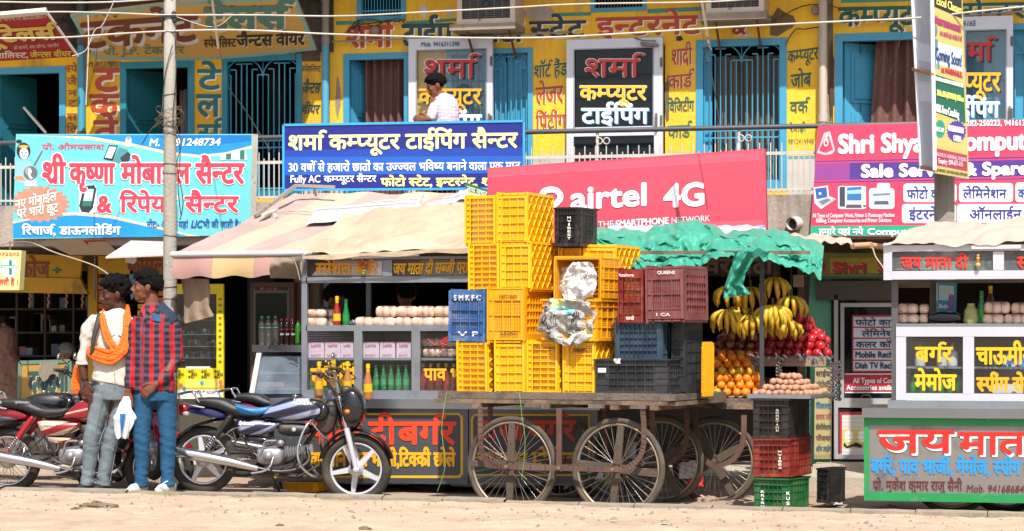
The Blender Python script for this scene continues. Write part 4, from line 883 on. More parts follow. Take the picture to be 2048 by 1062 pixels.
# fridge with glass door, pinkish wall beside it
t = thing('drinks_fridge', 'brown framed glass door fridge behind the soda bottles', 'fridge')
a = on(500,565,-.2); b = on(588,565,-.2);
m = MB(); m.box(a.x, b.x, -.2, .3, .06, a.z); m.obj('cabinet', ink('5A3A2E'), t)
m = MB(); panel(m, YP(-.2), rect(510,584,575,700), .004); m.obj('pane', MDG, t)
m = MB()
for r_ in (rect(507,578,578,586), rect(507,586,511,700), rect(574,586,578,700)): panel(m, YP(-.2), r_, .006, .0)
m.obj('door_frame', ink('6A6A5C'), t)
prints('stickers', YP(-.2), [('2A1E1A', rect(510,574,576,581)), ('C0502C', rect(520,575,527,580)), ('8C2C20', rect(530,575,545,580)), ('C0502C', rect(548,575,553,580))], t, off=.007, step=.0003)
m = MB(); m.box(on(588,600,-.1).x, on(612,600,-.1).x, -.1, -.03, .06, 2.0); m.obj('pillar', M('pink_plaster','8C6C60',.9,var=.2,col2='4A342C',c2t=.66,c2s=5), SHOPS)
# green wall pier, photocopy strip board, aluminium shop front with stickers on the right
m = MB(); m.box(on(1612,600,-.12).x, on(1662,600,-.12).x, -.14, -.021, .06, 2.1); m.obj('pillar', M('mint_plaster','5C9C84',.85,var=.15,vs_=3,col2='86A090',c2t=.64,c2s=4), SHOPS)
p = YP(-.3)
t = board('price_strip', p, [(1628,918),(1662,918),(1664,735),(1630,735)], .03, 'A89C6E', ink('8C8464'), 'faded olive strip board listing copy services, left of the glass shop front', 'board')
lettering('lettering', p, [(s, c, 1632, 752+i*21.5, 1662, 743+i*21.5, dict(bold=.02)) for i, (s, c) in enumerate([('साईज','5C3A50'),('फोटोस्टेट','6B5A50'),('इन्टरनेट','B04A50'),('रिजल्ट','2C6C9C'),('कलर कॉ','B05A5C'),('लेमीनेशन','5A4A48'),('फैक्स','7A4A50'),('ऑन लाईन','4A5A7A')])], t)
p = YP(-.26)
t = board('shop_fascia', p, [(1628,558),(1790,556),(1790,507),(1630,505)], .04, '5E7A2C', M('dkgreen','2A4A34',.6), 'olive green fascia with red outlined English name above the glass shop door', 'shop sign')
prints('painted_band', p, [('1F5C4C', rect(1630,553,1790,557)), ('B03C30', rect(1632,549,1790,551)), ('B03C30', rect(1632,511,1790,512.5)), ('A09428', rect(1660,516,1790,546)), ('A83830', ellipse(1645,533,9,12)), ('7A2020', ellipse(1645,533,5,8))], t)
lettering('lettering', p, [('Shri','B8281C',1664,544,1732,524,dict(bold=.06,outline=('E8D8C0',.03),shadow=('1F5A30',3,3))), ('Shyam','B8281C',1755,544,1840,524,dict(bold=.06,outline=('E8D8C0',.03),shadow=('1F5A30',3,3)))], t)
m = MB(); panel(m, YP(-.2), rect(1632,562,1790,600), 0, .05); m.obj('shutter_box', ink('4A4038'), SHOPS)
Y = -.2; p = YP(Y)
t = thing('glass_shop_front', 'white aluminium shop front with Hindi sticker list and English lines in the glass', 'shop front')
def fr(x0, y0, x1, y1, o=0): a = on(x0, y1, Y); b = on(x1, y0, Y); m.box(a.x, b.x, Y+o, Y+.05, a.z, b.z)
m = MB(); fr(1668,588,1676,918); fr(1676,590,1795,600,.001); fr(1676,918-8,1795,918,.001); fr(1676,803,1795,815,.001); fr(1681,606,1688,803,.002); fr(1688,606,1795,614,.003); fr(1688,797,1795,803,.003); m.obj('frame', M('worn_aluminium','A8A8A8',.45,.2,var=.12,vs_=6), t)
m = MB(); m.box(on(1676,600,Y).x, on(1795,600,Y).x, Y+.03, Y+.035, on(1676,815,Y).z, on(1676,600,Y).z); m.box(on(1676,600,Y).x, on(1795,600,Y).x, Y+.03, Y+.035, .07, on(1676,818,Y).z); m.obj('pane', MDG, t)
p2 = YP(Y+.028)
m = MB(); its = [('A82438', rect(1704,630,1800,745))]
for k in range(5): its.append(('C4CCD4', rect(1707,634+k*22,1800,653+k*22)))
its += [('A82438', rect(1690,748,1800,786)), ('E0E0E0', rect(1690,747,1800,749)), ('E0E0E0', rect(1690,784,1800,786)), ('A82438', rect(1679,824,1730,916)), ('C8C8C0', rect(1684,830,1730,912)), ('D0BC6C', rect(1684,858,1730,895)), ('E8E8E8', ellipse(1698,872,8,12)), ('E8E8E8', ellipse(1724,872,8,12))]
for k in range(9): its.append(('A8A08C', rect(1684,836+k*8.5,1730,836.8+k*8.5)))
its += [('20201E', [(1688,884),(1694,892),(1706,888),(1712,884),(1722,889),(1726,892),(1722,896),(1706,893),(1694,897),(1687,892)])]
prints('stickers', p2, its, t)
lettering('sticker_print', p2, [('फोटो कापी','20285C',1711,651,1800,640,dict(bold=.02)), ('लेमिनेशन','20285C',1724,673,1800,662,dict(bold=.02)), ('कलर कॉपी','20285C',1712,695,1800,684,dict(bold=.02)), ('Mobile Recharge','20285C',1710,715,1812,703,dict(bold=.03)), ('Dish TV Recharge','20285C',1710,737,1812,725,dict(bold=.03)),
    ('All Types of Computer','E8E4E4',1706,766,1816,756,dict(bold=.02)), ('Accessories available','E8E4E4',1693,780,1800,770,dict(bold=.02))], t)
m = MB(); m.tube([on(1722,795,-.24), on(1726,790,-.28), on(1738,790,-.28), on(1742,795,-.24)], .008, 6); m.obj('handle', MIR, t)
m = MB(); m.box(on(1630,900,-.5).x, on(2000,900,-.5).x, -.7, -.1, .06, .11); m.obj('doorstep', MCL, None, kind='structure')
# dark shop behind the fruit barrow
t = thing('back_shop_sign', 'dark signboard with faded letters in the shade behind the green tarpaulin', 'shop sign')
p = YP(-.2); m = MB(); panel(m, p, rect(1395,505,1560,552), 0, .04); m.obj('panel', ink('2A2420'), t)
lettering('lettering', p, [('वैरायटी','7A6A58',1410,546,1545,518,dict(bold=.035))], t)
m = MB(); p = YP(-.12); panel(m, p, rect(1598,560,1614,920), 0, .08); m.obj('pillar', ink('5A4638'), SHOPS)
m = MB(); m.box(on(1195,600,.5).x, on(1560,600,.5).x, .5, .8, .06, .9); m.obj('counter', ink('2E2822'), SHOPS)
m = MB(); panel(m, YP(-.15), rect(1586,550,1608,574), .0, .08); m.obj('meter_box', M('old_box','8C7A66',.7), SHOPS)
# sagging mess of cloth and sticks above the green fascia
m = MB(); random.seed(8)
for k in range(30):
    a = random.uniform(1640,1775); m.bar(on(a,480+random.random()*8,-.9+random.random()*.3), on(a+random.uniform(-40,40),476+random.random()*14,-.9+random.random()*.3), .012, .012)
m.obj('brushwood', M('dry_sticks','6A4E38',.9,var=.3), None, label='dry sticks and rags heaped under the pink banner', cat='brushwood', kind='stuff')
m = MB(); m.cyl(on(1705,492,-1.9), on(1742,490,-1.7), .027); m.cyl(on(1742,491,-1.75), on(1768,494,-1.6), .026); m.obj('wooden_pole', M('tan_wood','B08868',.8,var=.15), None, label='short tan wooden pole end tied beside the white stall canopy', cat='pole')
m = MB(); m.tube(spl([on(1745,495,-1.9), on(1752,515,-1.9), on(1766,535,-1.9), on(1772,556,-1.9)]), .007, 6); m.obj('rope', ink('B8B0A0'), None, label='pale rope slanting from the tan pole to the stall', cat='rope')
m = MB(); panel(m, YP(-1.35), [(932,398),(974,412),(974,380),(930,364)], 0, .02); o = m.obj('cardboard_sign', ink('2F6A4A'), None, label='small green and yellow placard half hidden behind the yellow crates', cat='sign'); prints('printed_face', YP(-1.35), [('D8CC8C', [(936,398),(974,410),(974,392),(934,382)]), ('C85A48', [(950,400),(962,404),(966,396),(954,390)])], o)
lettering('lettering', YP(-1.35), [('नव्य सुधार','D8DCC8',934,382,974,372,dict(bold=.02,slope=.3))], o)
# ------------------------------------------------------------------ crates
PL = dict(yellow=M('crate_yellow','EEB008',.42,var=.07,vs_=6,dust=.10,dcol='C8A46A',ds=5), amber=M('crate_amber','E09A08',.42,var=.08,vs_=6,dust=.12,dcol='B8945E',ds=5),
    blue=M('crate_blue','2C5690',.45,var=.1,vs_=6,dust=.2,dcol='9AA0A0',ds=6), black=M('crate_black','17181A',.42,var=.15,vs_=6,dust=.03,dcol='8A7C6C',ds=6),
    maroon=M('crate_maroon','6A2E30',.6,var=.12,vs_=6,dust=.42,dcol='8A605A',ds=4), red=M('crate_red','761E14',.5,var=.12,vs_=6,dust=.06,ds=5), navy=M('crate_navy','1E364C',.55,var=.18,vs_=5,dust=.25,dcol='5E6A70',ds=4),
    slate=M('crate_slate','1C2127',.6,var=.2,vs_=5,dust=.22,dcol='585650',ds=4), brown=M('crate_brown','1E1816',.55,var=.2,vs_=5,dust=.15,dcol='5E5044',ds=5), green=M('crate_green','0A5A2E',.5,var=.12,vs_=5,dust=.06,ds=5))
CL, CW, CH = 0.54, 0.36, 0.29
def cwall(w, h, cols, rows, vert=False, corner=0.03, handle=False, band=False):
    m = MB(); t0, t1 = -0.004, 0.004; pr = 0.012
    def bx(u0, u1, v0, v1, p=0.0, q=0.0): m.box(u0, u1, t0-p, t1+q, v0, v1)
    top = h*0.82
    bx(0, w, top, h, .002, 0)                                          # solid upper band
    bx(0, w, h-.012, h, pr+.006, .004); bx(0, w, top-.003, top+.006, pr, 0); bx(0, w, 0, .02, pr, 0)
    bx(0, corner, .02, top, .003, 0); bx(w-corner, w, .02, top, .003, 0)
    u0, u1 = corner, w-corner; cw = (u1-u0)/cols; rh = (top-.02)/rows
    for i in range(cols+1): u = u0+cw*i; bx(max(u-.003, 0), min(u+.003, w), .02, h-.012, pr-.002, 0)
    for j in range(rows+1): v = .02+rh*j; bx(0, w, v-.003, v+.003, pr-.004, 0)
    if not vert:
        n = 5
        for j in range(rows):
            for k in range(n): v = .02+rh*j + rh*(k+.5)/n; m.box(u0, u1, -.002, .002, v-rh/n*.35, v+rh/n*.35)
        for i in range(cols):
            for k in (1, 2, 3): u = u0+cw*(i+k/4); m.box(u-.0022, u+.0022, -.0035, .0, .02, top)
    else:
        for i in range(cols):
            for k in range(6): u = u0+cw*(i+(k+.5)/6); m.box(u-.0036, u+.0036, -.002, .002, .02, top)
    return m
def cbase(l, w, kind):
    m = MB(); m.box(0, l, 0, w, 0.006, .010)
    if kind == 'diamond':
        n = 5
        for s in (1, -1):
            for k in range(-n, n*2):
                x0 = l*k/n; pts = []
                a, b = Vector((x0, 0 if s > 0 else w, 0)), Vector((x0+l*.62, w if s > 0 else 0, 0))
                # clip to the rectangle
                ta, tb = 0.0, 1.0; dx = b.x-a.x
                lo, hi = (0-a.x)/dx, (l-a.x)/dx; ta, tb = max(ta, lo), min(tb, hi)
                if tb-ta > .05: m.bar(a.lerp(b, ta), a.lerp(b, tb), .006, .016)
        for v in range(1, 22): m.box(.01, l-.01, w*v/22-.002, w*v/22+.002, 0.001, .006)
    else:
        m.box(0, .05, 0, w, -.004, .006); m.box(l-.05, l, 0, w, -.004, .006); m.box(.05, l-.05, 0, .05, -.004, .006); m.box(.05, l-.05, w-.05, w, -.004, .006)
        for i in range(1, 8): u = .05+(l-.1)*i/8; m.box(u-.003, u+.003, .05, w-.05, -.008, .006)
        for j in range(1, 5): v = .05+(w-.1)*j/5; m.box(.05, l-.05, v-.003, v+.003, -.008, .006)
    m.box(0, l, 0, .006, -.006, .012); m.box(0, l, w-.006, w, -.006, .012); m.box(0, .006, .006, w-.006, -.006, .012); m.box(l-.006, l, .006, w-.006, -.006, .012)
    return m
_cm = {}
def crate_parts(style, mat):
    k = (style, mat.name)
    if k in _cm: return _cm[k]
    cols, rows, vert, corner, base = {'fine': (4, 3, False, .02, 'diamond'), 'solid': (3, 3, False, .085, 'plain'), 'vert': (5, 4, True, .10, 'plain'), 'box': (4, 3, True, .06, 'plain')}[style]
    _cm[k] = dict(long=cwall(CL, CH, cols*2 if style == 'fine' else cols, rows, vert, corner).mesh('crate_side', mat), short=cwall(CW-.018, CH, max(2, cols-1) if style != 'fine' else 5, rows, vert, corner*.8).mesh('crate_end', mat), base=cbase(CL, CW, base).mesh('crate_base', mat))
    rim = MB(); e = .02
    for a in ((-e, CL+e, -e, 0), (-e, CL+e, CW, CW+e), (-e, 0, 0, CW), (CL, CL+e, 0, CW)): rim.box(a[0], a[1], a[2], a[3], CH-.014, CH-.002)
    _cm[k]['rim'] = rim.mesh('crate_rim', mat)
    return _cm[k]
ORDS = 'first second third fourth fifth sixth seventh eighth ninth tenth eleventh twelfth thirteenth fourteenth fifteenth sixteenth'.split()
ORI = {'up': ((1,0,0),(0,1,0),(0,0,1)), 'base_right': ((0,1,0),(0,0,-1),(-1,0,0)), 'mouth_right': ((0,1,0),(0,0,1),(1,0,0)), 'mouth_front': ((1,0,0),(0,0,1),(0,-1,0)), 'base_front': ((1,0,0),(0,0,-1),(0,1,0)),
       'end_right': ((0,0,1),(0,1,0),(-1,0,0)), 'end_left': ((0,0,1),(0,-1,0),(1,0,0)), 'up90': ((0,1,0),(-1,0,0),(0,0,1))}
def crate(plane_right, plane, x0, x1, yt, yb, back, depth, orient, colour, style, label, group='plastic fruit crates', text=None, tilt=0.0, rimless=False):
    """front face covers the given pixels of the plane moved back by 'back'; depth in metres"""
    a = plane.at(x0, yb, -back); b = plane.at(x1, yb, -back); w = (b-a).length; c = plane.at(x0, yt, -back); h = c.z-a.z
    xd = Vector((plane_right.x, plane_right.y, 0)); yd = Vector((-xd.y, xd.x, 0))
    o = ORI[orient]; ctr = a + xd*(w/2) + yd*(depth/2) + UP*(h/2)
    F = Matrix((xd, yd, UP)).transposed(); Rm = F @ Matrix([[o[j][i] for j in range(3)] for i in range(3)])
    dims = Vector((w, depth, h)); loc = []
    for j in range(3): loc.append(sum(abs(o[j][i])*dims[i] for i in range(3)))
    S = (loc[0]/CL, loc[1]/CW, loc[2]/CH)
    t = thing('crate', label, 'crate', group)
    Mx = Matrix.Translation(ctr) @ Matrix.Rotation(tilt, 4, yd) @ Rm.to_4x4() @ Matrix.Diagonal((*S, 1)) @ Matrix.Translation((-CL/2, -CW/2, -CH/2))
    Mx = Mx @ Matrix.Rotation(R(random.uniform(-1.4,1.4)), 4, 'XYZ'[random.randrange(3)]); t.matrix_world = Mx
    P = crate_parts(style, PL[colour])
    link('crate_side', P['long'], t)
    o2 = link('crate_side', P['long'], t); o2.location = (CL, CW, 0); o2.rotation_euler = (0, 0, math.pi)
    o3 = link('crate_end', P['short'], t); o3.location = (CL, .009, 0); o3.rotation_euler = (0, 0, math.pi/2)
    o4 = link('crate_end', P['short'], t); o4.location = (0, CW-.009, 0); o4.rotation_euler = (0, 0, -math.pi/2)
    link('crate_base', P['base'], t)
    if not rimless: link('crate_rim', P['rim'], t)
    if text:
        for s, col, tx0, tyb, tx1, tyt, kw in text:
            m = MB(); kw = dict(kw); side = kw.pop('side', None); pp = Plane(a + yd*0, -yd) if side is None else Plane(b, xd)
            if 'vertical' in kw:
                kw.pop('vertical'); n = len(s); hh = (tyb-tyt)/n
                for i, chh in enumerate(s): put_text(m, pp, chh, tx0, tyt+hh*(i+.8), tx1, tyt+hh*(i+.15), off=.016, bold=.03)
            else: put_text(m, pp, s, tx0, tyb, tx1, tyt, off=.0165, **kw)
            ob = m.obj('crate_lettering', ink(col), t); ob.matrix_parent_inverse = Mx.inverted()
    return t
# ------------------------------------------------------------------ the long wooden barrow in front, turned a little
YAWC = R(-12); CX = Vector((math.cos(YAWC), math.sin(YAWC), 0)); CY = Vector((-CX.y, CX.x, 0))
tR = 18.1; cR = CAM + FW*tR + RT*((1340-PXC)/FPX*tR)
ZD = 1.34 - (789-PYH)/FPX*tR
cR.z = ZD; cL = cR - CX*2.02
WOOD = M('weathered_plank', '665A50', .85, var=.25, vs_=7, bump=.5, bs=50, col2='4A3E36', c2t=.58, c2s=5)
WOODD = M('dark_plank', '4C3E34', .85, var=.25, vs_=7, bump=.4, bs=50, dust=.3)
SPOKEW = M('grey_wheel_wood', '51463A', .9, var=.2, vs_=9, bump=.3, bs=60)
TYRE = M('dusty_tyre', '3A332D', .9, var=.2, vs_=9, dust=.35, dcol='7A6A58')
TYREB = M('black_tyre', '26241F', .8, var=.15, vs_=9, dust=.12, dcol='7C6E5E', bump=.3, bs=90)
SPK = M('bright_spoke', 'A8A49C', .35, .8, var=.1); RIMM = M('old_rim', '8C8478', .5, .6, var=.2, vs_=9, dust=.3)
IRON = M('brown_iron', '5A4038', .7, .3, var=.2, vs_=9, dust=.3, dcol='806858')
def cart_wheel(parent, c, r, xd, wood_ang, nsp=36, wood=True, mt=TYRE, name='wheel', wr=1.0):
    """wheel in the vertical plane along xd"""
    yd = Vector((-xd.y, xd.x, 0)); F = Matrix((xd, yd, UP)).transposed().to_4x4(); Mx = Matrix.Translation(c) @ F
    m = MB(); m.torus((0,0,0), r-.025, .025, 44, 8); w = m.obj(name, mt, parent); w.matrix_world = Mx
    m = MB(); m.torus((0,0,0), r-.055, .012, 44, 6, flat=1.5); m.obj('rim', RIMM, w)
    m = MB(); random.seed(int(r*1000)+int(c.x*10))
    for k in range(nsp):
        a = 2*math.pi*k/nsp; off = .35*(1 if k % 4 < 2 else -1); s = 1 if k % 2 else -1
        p0 = Vector((math.cos(a+off)*.028, s*.03, math.sin(a+off)*.028)); p1 = Vector((math.cos(a)*(r-.05), 0, math.sin(a)*(r-.05))); m.tube([p0, p1], .0022, 4, caps=False)
    m.obj('spokes', SPK, w, kind='stuff')
    m = MB(); m.cyl((0,-.045,0),(0,.045,0),.024,n=12); m.cyl((0,-.075,0),(0,-.045,0),.012,n=8); m.obj('hub', IRON, w)
    if wood:
        for k in range(4):
            a = wood_ang + k*math.pi/2; d = Vector((math.cos(a),0,math.sin(a))); q = Vector((-d.z,0,d.x)); m = MB()
            p = [d*.0+q*.036, d*(r-.055)*wr+q*.024, d*(r-.055)*wr-q*.024, d*.0-q*.036]
            m.add([v+Vector((0,-.034,0)) for v in p]+[v+Vector((0,-.012,0)) for v in p], [(0,1,2,3),(7,6,5,4),(0,4,5,1),(1,5,6,2),(2,6,7,3),(3,7,4,0)], False)
            for kk in (.45,.8): m.lathe([(.006,-.037),(.006,-.03)], 6, d*(r*kk), 'y')
            m.obj('wooden_spoke', SPOKEW, w)
    return w
cart = thing('hand_barrow', 'long weathered wooden barrow on four spoked wheels carrying the stacked crates', 'barrow')
random.seed(21)
L = 2.02; D = 1.15
def cb(name, x0, x1, y0, y1, z0, z1, mat, rot=0, par=None):    # box in barrow coordinates (x from the left front corner)
    m = MB(); m.T = Matrix.Translation((cL.x, cL.y, ZD)) @ Matrix((CX, CY, UP)).transposed().to_4x4(); m.box(x0, x1, y0, y1, z0, z1); return m.obj(name, mat, par or cart)
yy = 0.05
for k in range(8):
    w_ = (D-.05)/8; cb('plank', -.01+random.uniform(-.02,.02), L+random.uniform(-.03,.0), yy+.003, yy+w_-.003, -.03+random.uniform(-.002,.002), 0, WOOD); yy += w_
cb('edge_plank', -.03, L-.0, -.0, .045, -.052, .006, WOOD); cb('edge_plank', -.06, L-.02, -.012, .05, -.088, -.056, WOODD)
cb('side_plank', L+.002, L+.045, .0, D*.55, -.05, .0, WOOD); cb('side_plank', L+.002, L+.045, D*.55+.003, D, -.056, -.004, WOOD); cb('side_plank', L-.08, L+.06, .02, D, -.088, -.058, WOODD)
for x in (.30, .92, 1.52, 1.86): cb('cross_beam', x, x+.07, -.03, D, -.125, -.09, WOODD)
for x in (.78, 1.34, 1.7): cb('beam_end', x, x+.13, -.05, -.013, -.115, -.085, WOOD)
zc = 1.34 - (938-PYH)/FPX*18.25
def cpt(x, y, z): q = cL + CX*x + CY*y; return Vector((q.x, q.y, z))
plC = Plane(cL + CY*.05, -CY)
wl = plC.at(1023, 938); wr_ = plC.at(1235, 942)
xl, xr = (wl-cL).dot(CX), (wr_-cL).dot(CX)
for i, (x, a) in enumerate(((xl, R(88)), (xr, R(84)))): cart_wheel(cart, cpt(x, .06, zc), .405, CX, a)
for i, (x, a) in enumerate(((xl, R(60)), (xr, R(118)))): cart_wheel(cart, cpt(x+.0, 1.0, zc+.02), .375, CX, a)
def strap(y, s, name='axle_strap'):
    m = MB(); pts = []
    zb = zc; zt = ZD-.12
    P = [cpt(xl-.24, y, zt), cpt(xl-.24, y, zt-.12), cpt(xl-.235, y, zb+.16), cpt(xl-.20, y, zb+.06), cpt(xl-.12, y, zb+.0), cpt(xl, y, zb-.005), cpt((xl+xr)/2, y, zb-.005), cpt(xr, y, zb-.005), cpt(xr+.12, y, zb+.01), cpt(xr+.22, y, zb+.09), cpt(xr+.26, y, zb+.2), cpt(xr+.26, y, zt-.1), cpt(xr+.25, y, zt)]
    P = spl(P, 4)
    for i in range(len(P)-1): d = (P[i+1]-P[i]).normalized(); m.bar(P[i]-d*.004, P[i+1]+d*.004, .010, .042, CY.cross(d))
    m.obj(name, IRON, cart)
strap(-.035, 1); strap(.15, 1); strap(.90, 1); strap(1.10, 1)
for y in (-.035, .9):
    m = MB(); a, b = cpt((xl+xr)/2, y-.008, zc-.03), cpt((xl+xr)/2, y-.008, ZD-.12); m.bar(a, b, .045, .012, CY); m.obj('centre_strap', IRON, cart)
m = MB()
for x in (xl, (xl+xr)/2, xr): m.cyl(cpt(x,-.06,zc-.005), cpt(x,-.03,zc-.005), .016, n=6)
m.obj('bolt', M('worn_bolt','8A7A70',.5,.6), cart)
m = MB(); m.tube(spl([cpt(.06,-.02,ZD), cpt(.03,-.05,ZD-.3), cpt(.06,-.05,ZD-.6), cpt(-.02,-.03,ZD-.82)]), .0022, 5); m.tube(spl([cpt(.72,-.02,ZD), cpt(.76,-.05,ZD-.2), cpt(.79,-.06,ZD-.4), cpt(.76,-.06,ZD-.7)]), .0018, 5); m.obj('green_string', ink('6FB05A'), None, label='loose green plastic strings trailing from the barrow edge', cat='string')
# crates on it: front plane of the barrow, moved back
PF = Plane(cL, -CY)
G1 = 'crates stacked on the wooden barrow'
def K(x0, x1, yt, yb, back, depth, orient, col, style, label, **kw): return crate(CX, PF, x0, x1, yt, yb, back, depth, orient, col, style, label, group=G1, **kw)
LT = [('SUKAMZU','6A4A10',925,698,965,692,dict(bold=.02,slope=0))]
K(917,977,685,787,.06,.52,'end_right','yellow','fine','yellow crate standing on end at the left edge of the barrow', text=[('टमटम','6A4A10',926,702,968,694,dict(bold=.02))])
K(990,1050,685,787,.06,.52,'base_right','yellow','fine','second yellow crate from the left edge of the barrow, on end')
K(1056,1117,683,787,.06,.52,'end_right','yellow','fine','third upended yellow crate, under the newspaper', text=[('किसान','6A4A10',1062,702,1112,694,dict(bold=.02))])
K(1127,1190,683,787,.06,.52,'base_right','yellow','fine','fourth upended yellow crate, touching the long slate crate', text=[('DARKNESSOO','5A4010',1146,704,1184,697,dict(bold=.03))])
K(899,972,581,682,.04,.5,'end_left','blue','solid','faded blue crate on its side at the left end of the pile', text=[('S M K F C','DDE4EC',908,600,962,590,dict(bold=.03)), ('V P','DDE4EC',916,672,958,663,dict(bold=.03))])
K(975,1048,578,683,.04,.5,'base_right','amber','solid','orange yellow crate beside the blue one, plain end turned out', text=[('NEPTUNES','6A4A10',998,596,1034,590,dict(bold=.03)), ('SUKAMZU','6A4A10',1000,670,1036,663,dict(bold=.03))])
K(1085,1192,598,680,.04,.42,'up','amber','solid','upright amber crate half hidden by the hanging newspaper', text=[('HAPPY','6A4A10',1208,665,1216,620,dict(bold=.03,side=1,vertical=1))][:0])
K(940,1000,488,581,.10,.5,'end_right','yellow','fine','lower left crate of the tall yellow pile, above the blue crate')
K(1002,1062,487,579,.10,.5,'base_right','yellow','fine','lower crate of the tall yellow pile with lattice base showing')
K(933,993,394,489,.10,.5,'end_right','yellow','fine','topmost left crate of the tall yellow pile')
K(995,1055,390,487,.10,.5,'base_right','yellow','fine','topmost crate of the tall yellow pile with diamond lattice base showing')
K(1110,1158,415,493,.34,.36,'up','black','vert','small black crate perched upright on the yellow crates', text=[('MVIBEST','D8D8D8',1134,480,1142,432,dict(vertical=1))])
K(1118,1163,497,600,.50,.45,'end_right','yellow','fine','yellow crate wedged behind beneath the small black crate')
K(1168,1232,495,600,.50,.5,'base_right','yellow','fine','yellow crate at the back beside the maroon ones, lattice base out')
K(1112,1200,517,598,.06,.42,'mouth_front','amber','solid','amber crate lying open with crumpled paper in its mouth', text=[('MEILO','6A4A10',1212,543,1230,537,dict(side=1,bold=.02))][:0])
K(1238,1287,540,645,.10,.5,'end_right','red','solid','bright red crate jammed against the dusty maroon one', text=[('Azalore','E0C8C4',1236,553,1268,547,dict(bold=.03)), ('सब्जी','E0C8C4',1252,640,1268,634,dict(bold=.03))])
K(1292,1367,536,640,.08,.52,'base_right','maroon','solid','dusty maroon crate on its side with ribbed base showing', text=[('QUEENS','D8C8C4',1314,548,1350,542,dict(bold=.03)), ('1 CA','D8C8C4',1310,632,1340,626,dict(bold=.03))])
K(1232,1322,637,727,.12,.30,'base_front','navy','solid','dusty dark blue crate tipped so its rounded base faces the street')
K(1345,1371,642,787,.24,.40,'base_right','slate','vert','slate crate stood on end at the right of the pile')
K(1193,1336,718,787,.02,.36,'up','slate','vert','long slate grey crate along the barrow edge with a torn tag', text=[])
K(1404,1408,690,789,.34,.22,'base_right','yellow','fine','thin yellow crate end on beside the oranges', rimless=True)
m = MB(); panel(m, PF, [(1196,736),(1212,736),(1212,745),(1196,745)], .012); m.obj('sticker', ink('D8D0D4'), None, label='small white sticker on the slate crate', cat='sticker')
# crumpled newspaper
def newsprint():
    m = M('newsprint', '9E9A96', .85, var=.08, vs_=18); n = m.node_tree.nodes; l = m.node_tree.links; bs = n['Principled BSDF']; tc = n.new('ShaderNodeTexCoord')
    mp = n.new('ShaderNodeMapping'); mp.inputs['Rotation'].default_value = (.3, .9, .5); l.new(tc.outputs['Object'], mp.inputs[0])
    b = n.new('ShaderNodeTexBrick'); b.inputs['Color1'].default_value = (*lin('2E2C34'), 1); b.inputs['Color2'].default_value = (*lin('7C7A80'), 1); b.inputs['Mortar'].default_value = (*lin('9E9A96'), 1); b.inputs['Scale'].default_value = 10; b.inputs['Mortar Size'].default_value = .028; b.inputs['Row Height'].default_value = .16; b.inputs['Brick Width'].default_value = 1.1; l.new(mp.outputs[0], b.inputs[0])
    v = n.new('ShaderNodeTexVoronoi'); v.inputs['Scale'].default_value = 11; l.new(mp.outputs[0], v.inputs[0]); hs = n.new('ShaderNodeHueSaturation'); hs.inputs['Saturation'].default_value = .8; hs.inputs['Value'].default_value = .6; l.new(v.outputs['Color'], hs.inputs['Color'])
    sp = n.new('ShaderNodeSeparateColor'); l.new(v.outputs['Color'], sp.inputs[0])
    def mx(f, a, b_):
        x = n.new('ShaderNodeMix'); x.data_type = 'RGBA'; l.new(f, x.inputs[0])
        for i, c in ((6, a), (7, b_)):
            if isinstance(c, str): x.inputs[i].default_value = (*lin(c), 1)
            else: l.new(c, x.inputs[i])
        return x.outputs[2]
    def gt(s_, t, op='GREATER_THAN'): q = n.new('ShaderNodeMath'); q.operation = op; l.new(s_, q.inputs[0]); q.inputs[1].default_value = t; return q.outputs[0]
    a = mx(gt(sp.outputs[0], .55), '9E9A96', b.outputs['Color']); a = mx(gt(sp.outputs[1], .86), a, hs.outputs[0]); l.new(a, bs.inputs['Base Color']); return m
NP = newsprint()
def crumple(name, label, outline, back, seed, mat=NP, bulge=.09, cat='newspaper'):
    """a sheet with creases: px outline as (left,right) per row"""
    m = MB(); n = len(outline)-1
    def f(u, v):
        i = min(int(v*n), n-1); t = v*n-i; l = outline[i][0]*(1-t)+outline[i+1][0]*t; r_ = outline[i][1]*(1-t)+outline[i+1][1]*t; y = outline[i][2]*(1-t)+outline[i+1][2]*t
        l += 8*mnoise.noise(Vector((v*7, seed, 1))); r_ += 8*mnoise.noise(Vector((v*7, seed, 5))); y += 9*v*v*mnoise.noise(Vector((u*6, seed, 8)))
        q = PF.at(l+(r_-l)*u, y, -back); nn = mnoise.noise(Vector((u*3.2+seed, v*3.6, 1)))*1.1 + .8*abs(mnoise.noise(Vector((u*6, v*7+seed, 4))))
        q = q - CY*(bulge*(.25*math.sin(math.pi*u)+.95*nn)); q.x += .012*nn; q.z += .02*mnoise.noise(Vector((u*6, v*7, seed))); return q
    m.grid(f, 26, 24, False); o = m.obj(name, mat, None, label=label, cat=cat); return o
nw = crumple('newspaper', 'crumpled printed newspaper hanging over the amber crates', [(1104,1150,598),(1094,1185,606),(1085,1190,625),(1078,1190,645),(1074,1186,662),(1090,1180,675),(1126,1160,690)], .02, 3)
pp = crumple('paper_bundle', 'wad of white and patterned paper stuffed in the open amber crate', [(1146,1178,524),(1136,1190,536),(1128,1194,552),(1122,1194,572),(1120,1190,590),(1146,1176,604)], .04, 8, M('white_paper','C4C0BE',.8,var=.1,vs_=14,col2='7A5A50',c2t=.66,c2s=30), .07, 'paper')
crumple('paper_bundle', 'narrow strip of folded paper at the side of the open crate', [(1124,1137,534),(1122,1136,560),(1122,1132,588)], .16, 5, M('white_paper','C4C0BE'), .02, 'paper')
m = MB();
def f(u, v): q = PF.at(1228+12*u+2*v, 717+10*v, .03); return q - CY*.012*math.sin(u*5+v*4)
